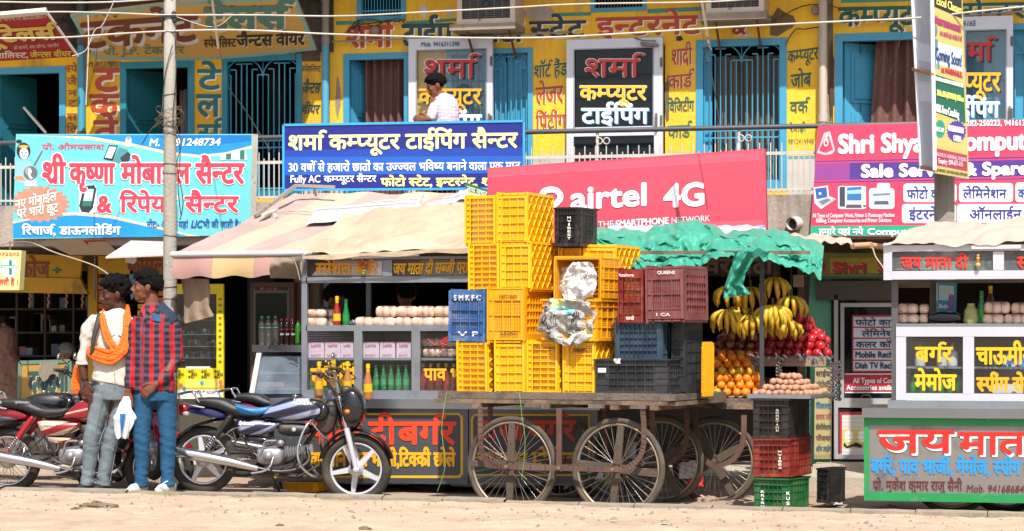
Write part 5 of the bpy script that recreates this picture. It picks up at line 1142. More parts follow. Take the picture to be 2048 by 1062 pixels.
m.grid(f, 6, 6, False); m.obj('torn_tag', ink('D8CCD0'), None, label='torn red and white tag caught on the slate crate rim', cat='tag')
# stack of crates at the barrow's right end (upright, seen from the corner)
YS = -4.35; PS = Plane(on(1508, 900, YS), -CY)
G2 = 'crates stacked beside the barrow'
def K2(x0, x1, yt, yb, back, depth, col, style, label, text=None): return crate(CX, PS, x0, x1, yt, yb, back, depth, 'up', col, style, label, group=G2, text=text)
K2(1507,1578,797,876,0,.50,'brown','vert','dusty brown crate, topmost under the tray of brown fruit', [('SOMETIME','C8BCB0',1551,864,1558,818,dict(vertical=1))])
K2(1508,1580,877,953,0,.52,'red','vert','dark red crate in the middle of the stack', [('MVIBES','E4DCD8',1556,938,1564,900,dict(vertical=1))])
K2(1509,1578,955,1031,0,.48,'green','vert','green crate at the foot of the stack by the kerb', [('KRISHI','E4E8E0',1521,1024,1529,980,dict(vertical=1)), ('KUSH','E4E8E0',1572,1022,1580,982,dict(vertical=1))])
crate(CX, Plane(on(1632, 1000, -3.75), -CY), 1634, 1658, 936, 1004, 0, .42, 'up', 'black', 'vert', 'low black crate standing on the dirt behind the green one', group=G2)
crate(CX, Plane(on(568, 980, -3.35), -CY), 568, 632, 964, 982, 0, .4, 'up', 'yellow', 'fine', 'flattened looking yellow crate on the ground beneath the burger stall', group=G2)
# tray and round brown fruit
m = MB(); a = PS.at(1496, 795, 0);
TR = thing('fruit_tray', 'shallow grey metal tray resting on the brown crate', 'tray'); m.T = Matrix.Translation(a) @ Matrix((CX, CY, UP)).transposed().to_4x4(); m.box(0,.50,-.02,.0,-.004,.028); m.box(0,.52,0,.62,-.004,.002); m.box(.50,.52,-.02,.62,-.004,.028); m.box(0,.02,0,.62,.002,.028); m.box(.02,.5,.6,.62,.002,.028); m.obj('tray_pan', M('grey_tin','7C8084',.5,.4,var=.15), TR)
def fruit_mesh(name, r, mat, kind):
    m = MB(); random.seed(hash(name) % 100 if False else len(name))
    if kind == 'pomegranate':
        m.lathe([(0,-r*.92),(r*.45,-r*.86),(r*.85,-r*.5),(r*1.0,0),(r*.84,r*.52),(r*.45,r*.84),(r*.2,r*.95),(r*.17,r*1.15),(r*.26,r*1.35),(r*.1,r*1.2),(0,r*1.1)], 12)
    elif kind == 'apple':
        m.lathe([(0,-r*.75),(r*.3,-r*.88),(r*.7,-r*.68),(r*.98,-r*.1),(r*.96,r*.35),(r*.62,r*.78),(r*.25,r*.82),(0,r*.55)], 12)
    elif kind == 'egg': m.ball((0,0,0), r, 10, 7, (1,1,1.12))
    else: m.ball((0,0,0), r, 12, 8, (1,1,.93))
    me = m.mesh(name, mat); return me
BF = M('brown_fruit','A87C62',.7,var=.12,vs_=30,bump=.15,bs=120)
bfm = fruit_mesh('brown_fruit', .027, BF, 'egg')
def pile(me, name, cat, label, group, cells, r, rs=1.0):
    for (p, s, *lb) in cells:
        o = link(name, me, None, lb[0] if lb else label, cat, group); o.location = p; o.rotation_euler = (random.uniform(-.9,.9), random.uniform(-.9,.9), random.random()*6); o.scale = (s, s, s)
cells = []; random.seed(31)
for lay in range(4):
    z = a.z+.034+lay*.042; nx = 9-2*lay; ny = 9-2*lay
    for i in range(nx):
        for j in range(ny):
            if lay and random.random() < .08: continue
            if lay < 3 and 1 < i < nx-2 and 1 < j < ny-1: continue
            lb = (f'{ORDS[i]} brown fruit from the left, front of the {["lowest","second","third","top"][lay]} layer on the tray',) if j == 0 else ()
            p = a + CX*(.05+lay*.052+i*.052+random.uniform(-.006,.006)) + CY*(.05+lay*.052+j*.058); cells.append((Vector((p.x,p.y,z+random.uniform(-.004,.006))), random.uniform(.86,1.08), *lb))
pile(bfm, 'brown_fruit', 'fruit', 'round pale brown fruit heaped on the grey tray above the brown crate', 'brown fruit on the tray', cells, .03)
# ------------------------------------------------------------------ fruit barrow behind, under the green sheet
YF = -3.35
fb = thing('fruit_barrow', 'wooden fruit barrow with a raised shelf and iron posts under the green sheet', 'barrow')
PFB = YP(YF)
def pb(name, x0, y0, x1, y1, back, depth, mat, par, pl=None):
    Yf = (YF if pl is None else pl)+back; a = on(x0, y1, Yf); b = on(x1, y0, Yf); m = MB(); m.box(a.x, b.x, Yf, Yf+depth, a.z, b.z); return m.obj(name, mat, par)
pb('deck', 1428, 797, 1514, 806, 0, 1.2, WOOD, fb); pb('edge_plank', 1428, 806, 1514, 818, -.02, .05, WOODD, fb)
for k in range(4): pb('plank', 1150, 797, 1427, 803, .02+k*.29, .28, WOOD, fb)
pb('edge_plank', 1150, 803, 1427, 815, -.01, .04, WOODD, fb)
pb('raised_shelf', 1428, 712, 1655, 717, .42, .60, WOOD, fb); pb('shelf_edge', 1428, 714, 1652, 732, .39, .03, M('pale_plank','8C7A66',.85,var=.2,bump=.3), fb)
m = MB();
for px, py0, py1, bk in ((1524,512,792,-.05),): m.bar(on(px, py0, YF+bk), on(px, py1, YF+bk), .036, .02, (0,1,0))
m.obj('front_post', M('post_grey','3E4246',.5,.3), fb)
m = MB(); m.bar(on(1618,530,YF+.95), on(1611,660,YF+.95), .034, .02, (0,1,0)); m.bar(on(1618,660,YF+1.05), on(1616,800,YF+1.05), .03, .02, (0,1,0)); m.obj('back_post', ink('1E1C1C'), fb)
m = MB(); m.bar(on(1200,505,YF-.02), on(1620,505,YF-.02), .03,.03); m.bar(on(1300,500,YF+1.0), on(1625,500,YF+1.0), .03,.03); m.bar(on(1390,505,YF+.1), on(1390,800,YF+.1), .03,.03,(0,1,0)); m.obj('frame_bar', WOODD, fb)
cart_wheel(fb, on(1430, 922, YF+.15), .375, Vector((math.cos(R(-6)), math.sin(R(-6)), 0)), R(30)); cart_wheel(fb, on(1245, 918, YF+.2), .345, Vector((1,0,0)), R(10), mt=M('silver_rim','8E8E90',.4,.5))
m = MB(); P = spl([on(1395,860,YF-.0), on(1400,905,YF), on(1430,932,YF), on(1470,915,YF), on(1486,880,YF), on(1488,830,YF)], 5)
for i in range(len(P)-1): m.bar(P[i], P[i+1], .012, .045, Vector((0,1,0)).cross(P[i+1]-P[i]))
m.obj('axle_strap', IRON, fb)
# silver tinsel along the shelf
m = MB(); random.seed(6)
for k in range(90):
    u = random.random(); px = 1490+172*u; py = 712+random.uniform(-5,8); q = on(px, py, YF+.37); d = Vector((random.uniform(-1,1), random.uniform(-.6,.3), random.uniform(-1,1)))*.025
    m.add([q-d, q+d*.2+Vector((.006,0,.004)), q+d, q+Vector((-.004,0,-.006))], [(0,1,2,3)], False)
for px in (1557, 1660, 1668, 1676):
    for k in range(26): q = on(px+4*math.sin(k*1.3), 722+k*(3.0 if px > 1600 else 1.4), YF+.36-.1*(px > 1600)); m.add([q, q+Vector((.018,-.01,.004)), q+Vector((.012,.008,-.02)), q+Vector((-.01,0,-.014))], [(0,1,2,3)], False)
m.obj('tinsel', M('silver_tinsel','B8BCC4',.15,.9), None, label='silver tinsel trailing along and off the fruit shelf edge', cat='tinsel', kind='stuff')
# fruit
POM = M('pomegranate_skin','8E1A22',.35,var=.25,vs_=14,col2='B8483A',c2t=.6,c2s=16); POM2 = M('pomegranate_sunlit','A81C24',.3,var=.2,vs_=14,col2='C8503C',c2t=.62,c2s=16)  # second skin brightened: sunlight at the shelf end is in its colour
APL = M('apple_skin','6A1A22',.35,var=.3,vs_=16,col2='A89040',c2t=.56,c2s=13); ORA = M('orange_peel','E07C0C',.5,var=.1,vs_=10,bump=.15,bs=200); ORB = M('orange_peel_green','C8901A',.5,var=.15,vs_=8,col2='7A9428',c2t=.55,c2s=12,bump=.15,bs=200)
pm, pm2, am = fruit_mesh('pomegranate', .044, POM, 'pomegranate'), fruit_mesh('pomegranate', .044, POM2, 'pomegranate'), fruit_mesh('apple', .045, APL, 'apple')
om, og = fruit_mesh('orange', .040, ORA, 'orange'), fruit_mesh('orange', .040, ORB, 'orange')
random.seed(12); ap, po, pbt = [], [], []
for row in range(5):
    py = 706-row*14.5
    for dep in (0, 1, 2):
        n = 0; px = 1436+row*4+dep*6
        lim = {0: 1662, 1: 1655, 2: 1646, 3: 1634, 4: 1622}[row]
        while px < lim:
            top = 4 if 1585 < px < 1628 else 3
            if row <= top and not (row >= 3 and dep == 0):
              kd = 'apple' if px < 1515 else 'pomegranate'; n += 1; n = 1 if (px >= 1515 and px < 1535 and n > 3) else n
              lb = (f'{ORDS[min(n,16)-1]} {kd} from the left, {["lowest","second","third","fourth","top"][row]} row of the shelf',) if dep == (1 if row >= 3 else 0) else ()
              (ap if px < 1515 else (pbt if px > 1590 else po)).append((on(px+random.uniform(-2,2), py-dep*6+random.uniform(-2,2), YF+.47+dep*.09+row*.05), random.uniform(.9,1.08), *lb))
            px += 20
pile(am, 'apple', 'apple', 'dark red and green apple piled on the shelf below the bananas', 'apples on the raised shelf', ap, 1)
pile(pm, 'pomegranate', 'pomegranate', 'dark red pomegranate piled on the tinselled shelf', 'pomegranates on the raised shelf', po, 1); pile(pm2, 'pomegranate', 'pomegranate', 'sun-brightened red pomegranate at the sunlit end of the tinselled shelf', 'sunlit pomegranates at the shelf end', pbt, 1)
o1, o2 = [], []
for row in range(6):
    py = 785-row*14
    for dep in (0, 1):
        px = 1436+(row % 2)*8; lim = 1528-row*6+dep*4
        k = 0
        while px < lim:
            gr = random.random() > .78; lb = (f'{ORDS[k]} {"greenish" if gr else "ripe"} orange from the left in the {["lowest","second","third","fourth","fifth","top"][row]} row of the heap',) if dep == 0 else ()
            (o2 if gr else o1).append((on(px+random.uniform(-2,2), py-dep*6, YF+.06+row*.055+dep*.08), random.uniform(.88,1.06), *lb)); px += 19; k += 1
pile(om, 'orange', 'orange', 'ripe orange heaped beside the thin yellow crate', 'ripe oranges on the barrow', o1, 1); pile(og, 'orange', 'orange', 'greenish orange in the heap beside the thin yellow crate', 'greenish oranges on the barrow', o2, 1)
m = MB()
def f(u, v): q = on(1428+95*u, 795-75*v, YF+.12+.33*v); return q
m.grid(f, 2, 2); m.obj('sloping_board', WOODD, fb)
# bananas
BAN = M('banana_peel','C49C24',.5,var=.12,vs_=9,col2='4A3418',c2t=.64,c2s=30); BAG = M('banana_green','B8A42A',.5,var=.15,vs_=9,col2='4A3A18',c2t=.70,c2s=22)
def banana_mesh():
    m = MB(); pts = []; rs = []
    for k in range(9):
        t = k/8; a = R(-35+95*t); pts.append((0, -.115*math.sin(a)+.0, -.115*(1-math.cos(a))*-1*.0 - .19*t + .0)); rs.append([.006,.010,.017,.020,.0205,.0205,.018,.012,.005][k])
    pts = [(0, -.05*math.sin(math.pi*k/8*1.0)-.01*k/8, -.185*k/8) for k in range(9)]
    m.tube(pts, rs, 6); return m
ban1, ban2 = banana_mesh().mesh('banana', BAN), banana_mesh().mesh('banana', BAG)
STALK = M('banana_stalk','4A3A1C',.8)
def bunch(px, py, back, n, w, h, label, green=.15, seed=0, rows=2):
    c = on(px, py, YF+back); t = thing('banana_bunch', label, 'bananas', 'banana bunches hanging under the green sheet', tuple(c)); random.seed(seed)
    m = MB(); m.tube([(0,.02,.05),(0,.02,-.03)], .014, 6); m.obj('stalk', STALK, t)
    for r_ in range(rows):
        for k in range(n):
            u = (k-(n-1)/2)/max(1,(n-1)/2); o = link('banana', ban2 if random.random() < green else ban1, t)
            s = h/.185*random.uniform(.9,1.05); o.location = (u*w*.28, .0+.035*r_-.02*(1-abs(u)), -.01-.035*r_); o.rotation_euler = (R(-10+random.uniform(-8,8))-.15*r_, R(-u*24+random.uniform(-5,5)), R(u*75)); o.scale = (1.02, 1.02, s*.94)
for a_ in ((1455,570,.05,5,.12,.17,'pale bunch of bananas half wrapped by the hanging green strip',.1,1), (1500,572,.12,6,.14,.18,'bunch of bananas immediately left of the grey post, upper one',.1,2), (1455,617,.0,7,.17,.19,'lowest bunch of bananas at the left, spreading wide',.1,3), (1478,610,.15,5,.12,.15,'small bunch of bananas tucked behind the wide left one',.2,4),
           (1500,628,.02,6,.14,.18,'spotted bunch of bananas hanging low left of the post',.25,5), (1549,552,.1,6,.13,.17,'topmost bunch of bananas right of the grey post',.15,6), (1582,590,.12,6,.14,.17,'bunch of bananas farthest right, curling outwards',.2,7), (1545,608,.02,9,.19,.20,'big spotted bunch of bananas right of the grey post',.1,8), (1560,632,.10,7,.18,.17,'lowest greenish bunch of bananas above the pomegranates',.4,9), (1578,640,.05,4,.10,.14,'small bright bunch of bananas pointing to the pomegranates',.2,10)): bunch(*a_)
m = MB()
for px in (1455,1500,1549,1582): m.cyl(on(px,500,YF+.1), on(px,572,YF+.1), .003, n=4)
m.cyl(on(1436,505,YF+.05), on(1446,556,YF+.05), .003, n=4); m.obj('hanging_string', ink('5A3A30'), fb)
# green tarpaulin
TARP = M('green_tarp','36907A',.42,var=.10,vs_=4,bump=.25,bs=35,col2='58AE9A',c2t=.62,c2s=4)
top = [(1188,452),(1230,458),(1290,461),(1325,450),(1365,441),(1400,441),(1430,452),(1462,465),(1488,460),(1520,456),(1560,462),(1590,470),(1620,478),(1648,488)]
bot = [(1188,500),(1240,520),(1290,548),(1330,536),(1370,532),(1402,540),(1420,516),(1455,514),(1490,508),(1520,515),(1560,528),(1590,538),(1612,540),(1642,560)]
def tarp(name, top, bot, Yt, Yb, mat, seed, amp, label, nv=34, cat='tarpaulin', mb=None):
    def at(L_, u):
        i = min(int(u*(len(L_)-1)), len(L_)-2); t = u*(len(L_)-1)-i; return (L_[i][0]*(1-t)+L_[i+1][0]*t, L_[i][1]*(1-t)+L_[i+1][1]*t)
    m = MB()
    def f(u, v):
        a, b = at(top, u), at(bot, u); px, py = a[0]*(1-v)+b[0]*v, a[1]*(1-v)+b[1]*v; py += (v**4)*9*mnoise.noise(Vector((px*.09, seed, 1)))-(1-v)**3*7*mnoise.noise(Vector((px*.05, seed, 9)))
        Y = Yt*(1-v**.7)+Yb*v**.7
        n1 = mnoise.noise(Vector((px*.02+seed, v*1.4, 2))); n2 = mnoise.noise(Vector((px*.05, v*4+seed, 5))); n3 = 1-abs(mnoise.noise(Vector((px*.035-v*3, v*3+px*.02, seed))))*2
        n4 = 1-abs(mnoise.noise(Vector((px*.09+v*7, v*6-px*.03, seed+3))))*2.4
        q = on(px, py, Y + amp*(n1*1.3+n2*.6+n3*.6+n4*.16)); q.z += amp*.2*n2; return q
    m.grid(f, 190, nv+20); return m.obj(name, mat, None, label=label, cat=cat)
tarp('green_tarpaulin', top, bot, YF+.75, YF-.25, TARP, 3, .15, 'creased bright green tarpaulin sheet roofing the fruit barrow')
m = MB()
def f(u, v):
    l = [(1470,505),(1462,535),(1450,570),(1447,597)]; r_ = [(1515,506),(1492,545),(1486,570),(1502,588)]; i = min(int(v*3), 2); t = v*3-i
    a = (l[i][0]*(1-t)+l[i+1][0]*t, l[i][1]*(1-t)+l[i+1][1]*t); b = (r_[i][0]*(1-t)+r_[i+1][0]*t, r_[i][1]*(1-t)+r_[i+1][1]*t)
    return on(a[0]+(b[0]-a[0])*u, a[1]+(b[1]-a[1])*u, YF-.30+.05*math.sin(u*9+v*4)+.03*mnoise.noise(Vector((u*5,v*8,1))))
m.grid(f, 24, 30); m.obj('tarpaulin_strip', TARP, None, label='long torn strip of green sheet dangling over the bananas', cat='tarpaulin')
m = MB()
def f(u, v): q = on(1494+45*u, 500+18*v*math.sin(math.pi*(u*.9+.05))+4*math.sin(u*9), YF-.38-.05*math.sin(u*5)+.03*v); return q
m.grid(f, 20, 6); m.obj('tarpaulin_knot', TARP, None, label='bunched green flap tied to the front post', cat='tarpaulin')
WT = M('white_blue_plastic','B8BCC8',.5,var=.1,col2='2A50A0',c2t=.58,c2s=7)
tarp('plastic_sheet', [(1208,452),(1300,450),(1420,452),(1530,450)], [(1208,470),(1300,470),(1420,472),(1534,474)], YF+1.3, YF+.7, WT, 9, .06, 'white and blue plastic sheet showing behind the green tarpaulin', 10, 'plastic sheet')
tarp('canvas_sheet', [(1570,468),(1650,470),(1700,476)], [(1570,484),(1650,486),(1706,488)], YF+1.6, YF+1.2, M('pale_canvas','A8988A',.9,var=.15), 4, .05, 'pale canvas edge between the green sheet and the pink banner', 8, 'canvas')
# ------------------------------------------------------------------ bottles, buns and packs
STL = M('stall_steel', '80858C', .35, .35, var=.08, vs_=5, col2='747980', c2t=.55, c2s=5); STLD = M('stall_sheet', '565A62', .25, .6, var=.2, vs_=2.2, bump=.05, bs=3)
WAL = M('stall_white_alloy', 'B9BCC6', .35, .2, var=.05, vs_=4)
def bottle(prof, mats, bands, name, label, cat, group, loc, s=1.0, n=14, par=None):
    """bands: (material index by height)"""
    key = (name, tuple(m.name for m in mats))
    if key not in _cm:
        m = MB()
        for i in range(len(prof)-1):
            m.m = bands[i]; m.lathe([prof[i], prof[i+1]], n)
            if i not in (0, len(prof)-2): m.f.pop(); m.mi.pop(); m.sm.pop(); m.f.pop() if False else None
        # keep only side faces, close top and bottom
        keep = [(f, a, b) for f, a, b in zip(m.f, m.mi, m.sm) if len(f) == 4]
        m.f = [k[0] for k in keep]; m.mi = [k[1] for k in keep]; m.sm = [k[2] for k in keep]
        _cm[key] = m.mesh(name, mats)
    o = link(name, _cm[key], par, label, cat, group); o.location = loc; o.scale = (s, s, s); return o
KET = [(0,0),(.030,0),(.033,.012),(.033,.055),(.033,.115),(.029,.135),(.020,.175),(.014,.205),(.014,.225),(.016,.228),(.016,.262),(0,.264)]
def ketchup(px, py, Y, h, body, lab, cap, label, group='sauce bottles on the burger stall', nm='sauce_bottle', cat='sauce bottle'):
    return bottle(KET, [ink(body, .15), ink(lab, .4), ink(cap, .35)], [0,0,0,1,0,0,0,1,0,2,2][:11], nm, label, cat, group, on(px, py, Y), h/.264)
PET = [(0,.004),(.028,0),(.033,.012),(.033,.10),(.034,.102),(.034,.165),(.033,.167),(.033,.19),(.024,.225),(.013,.245),(.013,.255),(.015,.256),(.015,.278),(0,.28)]
BUN = M('bun_crust', 'C08A60', .5, var=.2, vs_=16, col2='DEC4AC', c2t=.50, c2s=9, bump=.1, coat=.35)
WRAP = glass('clear_wrap', 'FAF6F4', .12, .22, 'F4EAE6')
_bm = {}
def bun_pack(px0, px1, pyt, pyb, Y, n, label, group='packs of buns on the burger stall'):
    a = on(px0, pyb, Y); b = on(px1, pyt, Y); w = b.x-a.x; h = b.z-a.z
    t = thing('bun_pack', label, 'bun pack', group, (a.x, Y, a.z)); r = h*.5
    for k in range(n):
        m = MB(); sx = w/n/2*1.12; m.ball((0,0,0), 1, 14, 9)
        sp_ = lambda v, e: math.copysign(abs(v)**e, v)
        m.v = [(w*(k+.5)/n+sp_(a_,.7)*sx*.93, .05+sp_(b_,.7)*.055, h*.5+sp_(c_, .6 if c_ < 0 else .8)*h*.5) for a_, b_, c_ in m.v]; m.obj('bun', BUN, t)
    m = MB(); rr = random.Random(int(px0))
    def f(u, v):
        a_ = 2*math.pi*v; e = 1-abs(2*u-1)**6*.6; k = 1+.07*mnoise.noise(Vector((u*9+px0, math.sin(a_)*2, math.cos(a_)*2)))
        return (w*(u*1.04-.02), .05+math.cos(a_)*.062*e*k, h*.5+math.sin(a_)*h*.535*e*k)
    m.grid(f, 24, 16, True); m.obj('wrapper', WRAP, t); return t
def sbox(name, x0, y0, x1, y1, Y, depth, mat, par, Y0=None):
    a = on(x0, y1, Y); b = on(x1, y0, Y); m = MB(); m.box(a.x, b.x, Y, Y+depth, a.z, b.z); return m.obj(name, mat, par)
# ------------------------------------------------------------------ the grey steel burger stall
YS1 = -3.3
st = thing('food_stall', 'long grey steel burger stall with red and yellow Hindi lettering behind the blue motorcycle', 'food stall')
p1 = YP(YS1)
sbox('body_panel', 548, 818, 936, 963, YS1, .06, STLD, st); sbox('body_panel', 938, 818, 1195, 963, YS1, .06, STLD, st); sbox('body_floor', 548, 955, 1195, 962, YS1+.06, .95, STL, st)
sbox('end_panel', 548, 818, 551, 962, YS1+.06, .95, STLD, st); sbox('back_panel', 548, 818, 1195, 962, YS1+1.0, .04, ink('4A4E54', .6), st)
sbox('counter_ledge', 540, 801, 1200, 815, YS1-.06, 1.15, M('bright_steel','8E949C',.22,.85,var=.1,vs_=3), st)
YG = YS1+.02
sbox('case_sill', 606, 782, 945, 801, YG-.01, .9, STL, st)
def bars(rects, name, mat, par, Y, d, start=0):
    for i, r in enumerate(rects): sbox(name, *r, Y-.0015*(i % 3), d, mat, par)
bars([(603,515,614,790),(708,662,724,790),(823,662,840,790),(612,650,960,662),(612,782,960,790.5),(612,512,960,520),(612,552,960,566),(765,520,784,552)], 'stall_post', STL, st, YG, .04)
bars([(648,566,657,650),(732,566,741,632)], 'stall_post', STL, st, YG+.9, .04)
sbox('shelf', 614, 716, 960, 720, YG+.04, .5, STL, st); sbox('tabletop', 604, 652, 960, 656, YG+.05, .9, STL, st)
sbox('ceiling_sheet', 606, 548, 960, 551, YG+.05, .95, ink('8C8880'), st)
m = MB();
for r in (rect(614,662,708,782), rect(724,662,823,782), rect(840,662,960,782)): panel(m, YP(YG+.012), r, 0)
m.obj('pane', glass('window_glass'), st)
m = MB(); panel(m, YP(YG+.03), rect(614,520,765,552)); panel(m, YP(YG+.03), rect(784,520,960,552)); m.obj('sign_pane', ink('6A6256', .3), st)
prints('sign_backing', YP(YG+.03), [('3A2E26', rect(614,520,663,552)), ('A8A4A0', rect(665,522,728,551)), ('BEBCC0', rect(728,522,764,551)), ('50463C', rect(784,520,840,552)), ('7C766E', rect(846,524,930,550)), ('A8A4A4', [(626,548),(640,532),(662,536),(664,551),(624,551)])], st)
lettering('lettering', YP(YG+.02), [('स्पेशल बर्गर','D8940E',632,548,754,527,dict(bold=.035)), ('जय माता दी सब्जी पराठा','D8A010',785,548,950,528,dict(bold=.03,slant=.15,slope=-.02))], st)
prints('border', p1, [('C8A010', [(548,826),(918,826),(926,834),(926,948),(920,956),(548,956)]), ('3C4046', [(548,830),(916,830),(921,836),(921,946),(916,951),(548,951)]), ('C8A010', [(1180,828),(1180,952),(948,952),(942,944),(942,836),(948,828)]), ('3C4046', [(1176,832),(1176,948),(950,948),(946,942),(946,838),(950,832)])], st)
lettering('lettering', p1, [('माता','D83C14',612,888,722,845,dict(bold=.03)), ('दी','D83C14',738,888,792,845,dict(bold=.03)), ('बर्गर','D83C14',796,888,910,845,dict(bold=.03)), ('चाउमीन पाव भाजी,टिक्की छोले','DCA010',618,932,910,906,dict(bold=.035)),
    ('जय माता','B83C1C',955,880,1045,842,dict(bold=.03)), ('बर्गर','B83C1C',1060,880,1150,842,dict(bold=.03)), ('चाउमीन मोमोज','C8960E',955,932,1150,906,dict(bold=.035))], st)
lettering('glass_lettering', YP(YG+.006), [('बर्गर','DCA40E',622,770,716,738,dict(bold=.03)), ('पाव भाजी','DCA40E',848,760,962,738,dict(bold=.028))], st)
m = MB(); rr = random.Random(3)
for k in range(70): cx, cy, r = rr.uniform(640,716), rr.uniform(722,762), rr.uniform(.6,2.2); panel(m, YP(YG+.005), ellipse(cx, cy, r, r, 6))
m.obj('paint_spatter', ink('DCA40E'), st)
for x0 in (860, 1090):
    m = MB(); m.torus(on(x0, 962, YS1+.35) + Vector((0,0,-.0)), .20, .045, 28, 8); m.obj('wheel', TYREB, st)
    o = st.children[-1]; z = on(x0, 990, YS1+.35).z + .245
    for v in o.data.vertices: v.co.z += z - on(x0, 962, YS1+.35).z
for px, c in ((600,STL),):
    m = MB(); m.bar(on(556,960,YS1+.3), on(556,988,YS1+.3), .04,.04,(0,1,0)); m.obj('leg', STL, st)
m = MB(); a = on(703,515,YG-.03); b = on(838,509,YG-.03); m.cyl(a, b, .014, n=10); m.obj('tube_light', ink('D8D8DC', .3), st)
m = MB(); q = on(728,528,YG-.02); m.cyl(q+Vector((0,0,.1)), q-Vector((0,0,.1)), .0025, n=4); m.obj('charm_string', ink('3A2A20'), st)
for dx, dz, r, c in ((-.03,.0,.018,'B8401C'),(.02,.01,.016,'C85A20'),(0,-.03,.016,'8A2A1C'),(-.01,.03,.014,'B8601C'),(.03,-.02,.012,'6A6A24'),(0,-.075,.024,'8C8430')):
    m = MB(); m.ball(q+Vector((dx,-.01,dz)), r, 8, 6, (1,1,1.2)); m.obj('charm', ink(c), st)
# things in and on it
for i, a in enumerate(((610,650,618,634,YG+.12,2),(610,650,634,655,YG+.12,2),(640,668,618,634,YG+.22,2),(640,668,634,655,YG+.22,2))): bun_pack(*a, ['pack of two buns, upper front one left of the red sauce bottle','pack of two buns, lower front one left of the red sauce bottle','pack of buns behind, upper, touching the red sauce bottle','pack of buns behind, lower, touching the red sauce bottle'][i])
upp = [(750,792),(790,835),(832,868),(866,905),(902,950)]; low = [(708,745),(742,790),(788,822),(820,868),(864,905),(902,950)]
ords = ['first','second','third','fourth','fifth','sixth']
for i, (x0, x1) in enumerate(upp): bun_pack(x0, x1, 612, 634, YG+.10, 2 if i % 2 else 3, f'{ords[i]} wrapped bun pack in the upper row, counted from the green sauce bottle')
for i, (x0, x1) in enumerate(low): bun_pack(x0, x1, 634, 655, YG+.09, 2, f'{ords[i]} wrapped bun pack in the lower row, counted from the green sauce bottle')
ketchup(674, 655, YG+.06, .275, '8E2410', 'D8A818', 'D8A818', 'red ketchup bottle with yellow label standing beside the buns'); ketchup(692, 655, YG+.07, .25, '0E6A34', '1C7A3C', '0A5A2C', 'green chilli sauce bottle beside the red ketchup on the stall top')
m = MB(); m.ball(on(706,646,YG+.12), .035, 12, 8, (1,1,.8)); m.obj('cloth_bundle', M('indigo_cloth','1E2438',.9,col2='A8A8B0',c2t=.58,c2s=60), None, label='small indigo and white cloth bundle beside the green sauce bottle', cat='cloth')
for i, px in enumerate((638, 668, 695)): ketchup(px, 792 if i != 1 else 788, YS1-.03 if i != 1 else YG+.05, .30, '9A6A3A', 'D8A014', 'D8B010', ['amber sauce bottle with yellow cap at the left of the ledge','amber sauce bottle with yellow cap behind the motorcycle handlebar','amber sauce bottle with yellow cap next to the steel post'][i])
ketchup(736, 799, YS1-.035, .31, 'A0643A', 'D8A818', 'D8B010', 'tall amber sauce bottle with red and yellow label alone on the steel ledge')
for i in range(5): ketchup(752+i*15, 781, YG+.10, .225, '126A3C', '2A8A54', '0C7A3A', f'{ords[i]} green sauce bottle in the middle case, from the lone amber bottle', 'green sauce bottles in the middle case')
for i in range(6): ketchup(846+i*15.5, 781, YG+.10, .235, '7A1A1C', '8E2220', 'C8A014', f'{ords[i]} red sauce bottle under the red bagged buns, from the steel post', 'red sauce bottles in the right case')
for i, px in enumerate((626, 652, 683)): ketchup(px, 781, YG+.22, .22, '126A3C', 'C8A030', '0C7A3A', ['dim green bottle farthest from the steel post, in the left case','dim green bottle in the middle of the left case','dim green bottle nearest the steel post, in the left case'][i], 'dim bottles in the left case')
BXM = M('pink_print_box', 'C4B4BE', .6, var=.1, vs_=20, col2='C87A9A', c2t=.60, c2s=40)
for i, (x0, x1) in enumerate(((617,648),(650,681),(682,707),(726,758),(760,790),(793,822))):
    o = sbox('food_box', x0, 684, x1, 715.5, YG+.07, .14, BXM, None); o['label'] = f'{ords[i]} white and pink printed box on the upper case shelf, from the street lamp side'.replace('from the street lamp side', 'starting at the soda counter'); o['category'] = 'box'; o['group'] = 'pink printed boxes in the stall case'
    lettering('print', YP(YG+.07), [('Lorio', 'A83C70', x0+5, 693, x1-6, 687, dict(bold=.02)), ('BAKERY', 'A83C70', x0+4, 713, x1-6, 708, {})], o)
for i, (x0, x1, y0, y1) in enumerate(((842,880,676,693),(878,918,678,694),(844,882,695,715),(880,922,695,715))): bun_pack(x0, x1, y0, y1, YG+.10, 3, ['upper bag of small buns with red ribbon nearest the steel post','upper bag of small buns with red ribbon nearest the yellow crates','lower bag of small buns nearest the steel post','lower bag of small buns nearest the yellow crates'][i])
m = MB(); m.tube(spl([on(a, b, YG+.03) for a, b in ((855,678),(872,690),(890,676),(895,690),(880,684),(905,680),(918,684),(930,676))]), .006, 5); m.tube(spl([on(a, b, YG+.03) for a, b in ((896,672),(890,684),(884,696),(878,702))]), .006, 5); m.obj('red_ribbon', ink('C81E1E', .4), None, label='tangled red ribbon over the bagged buns in the case', cat='ribbon')
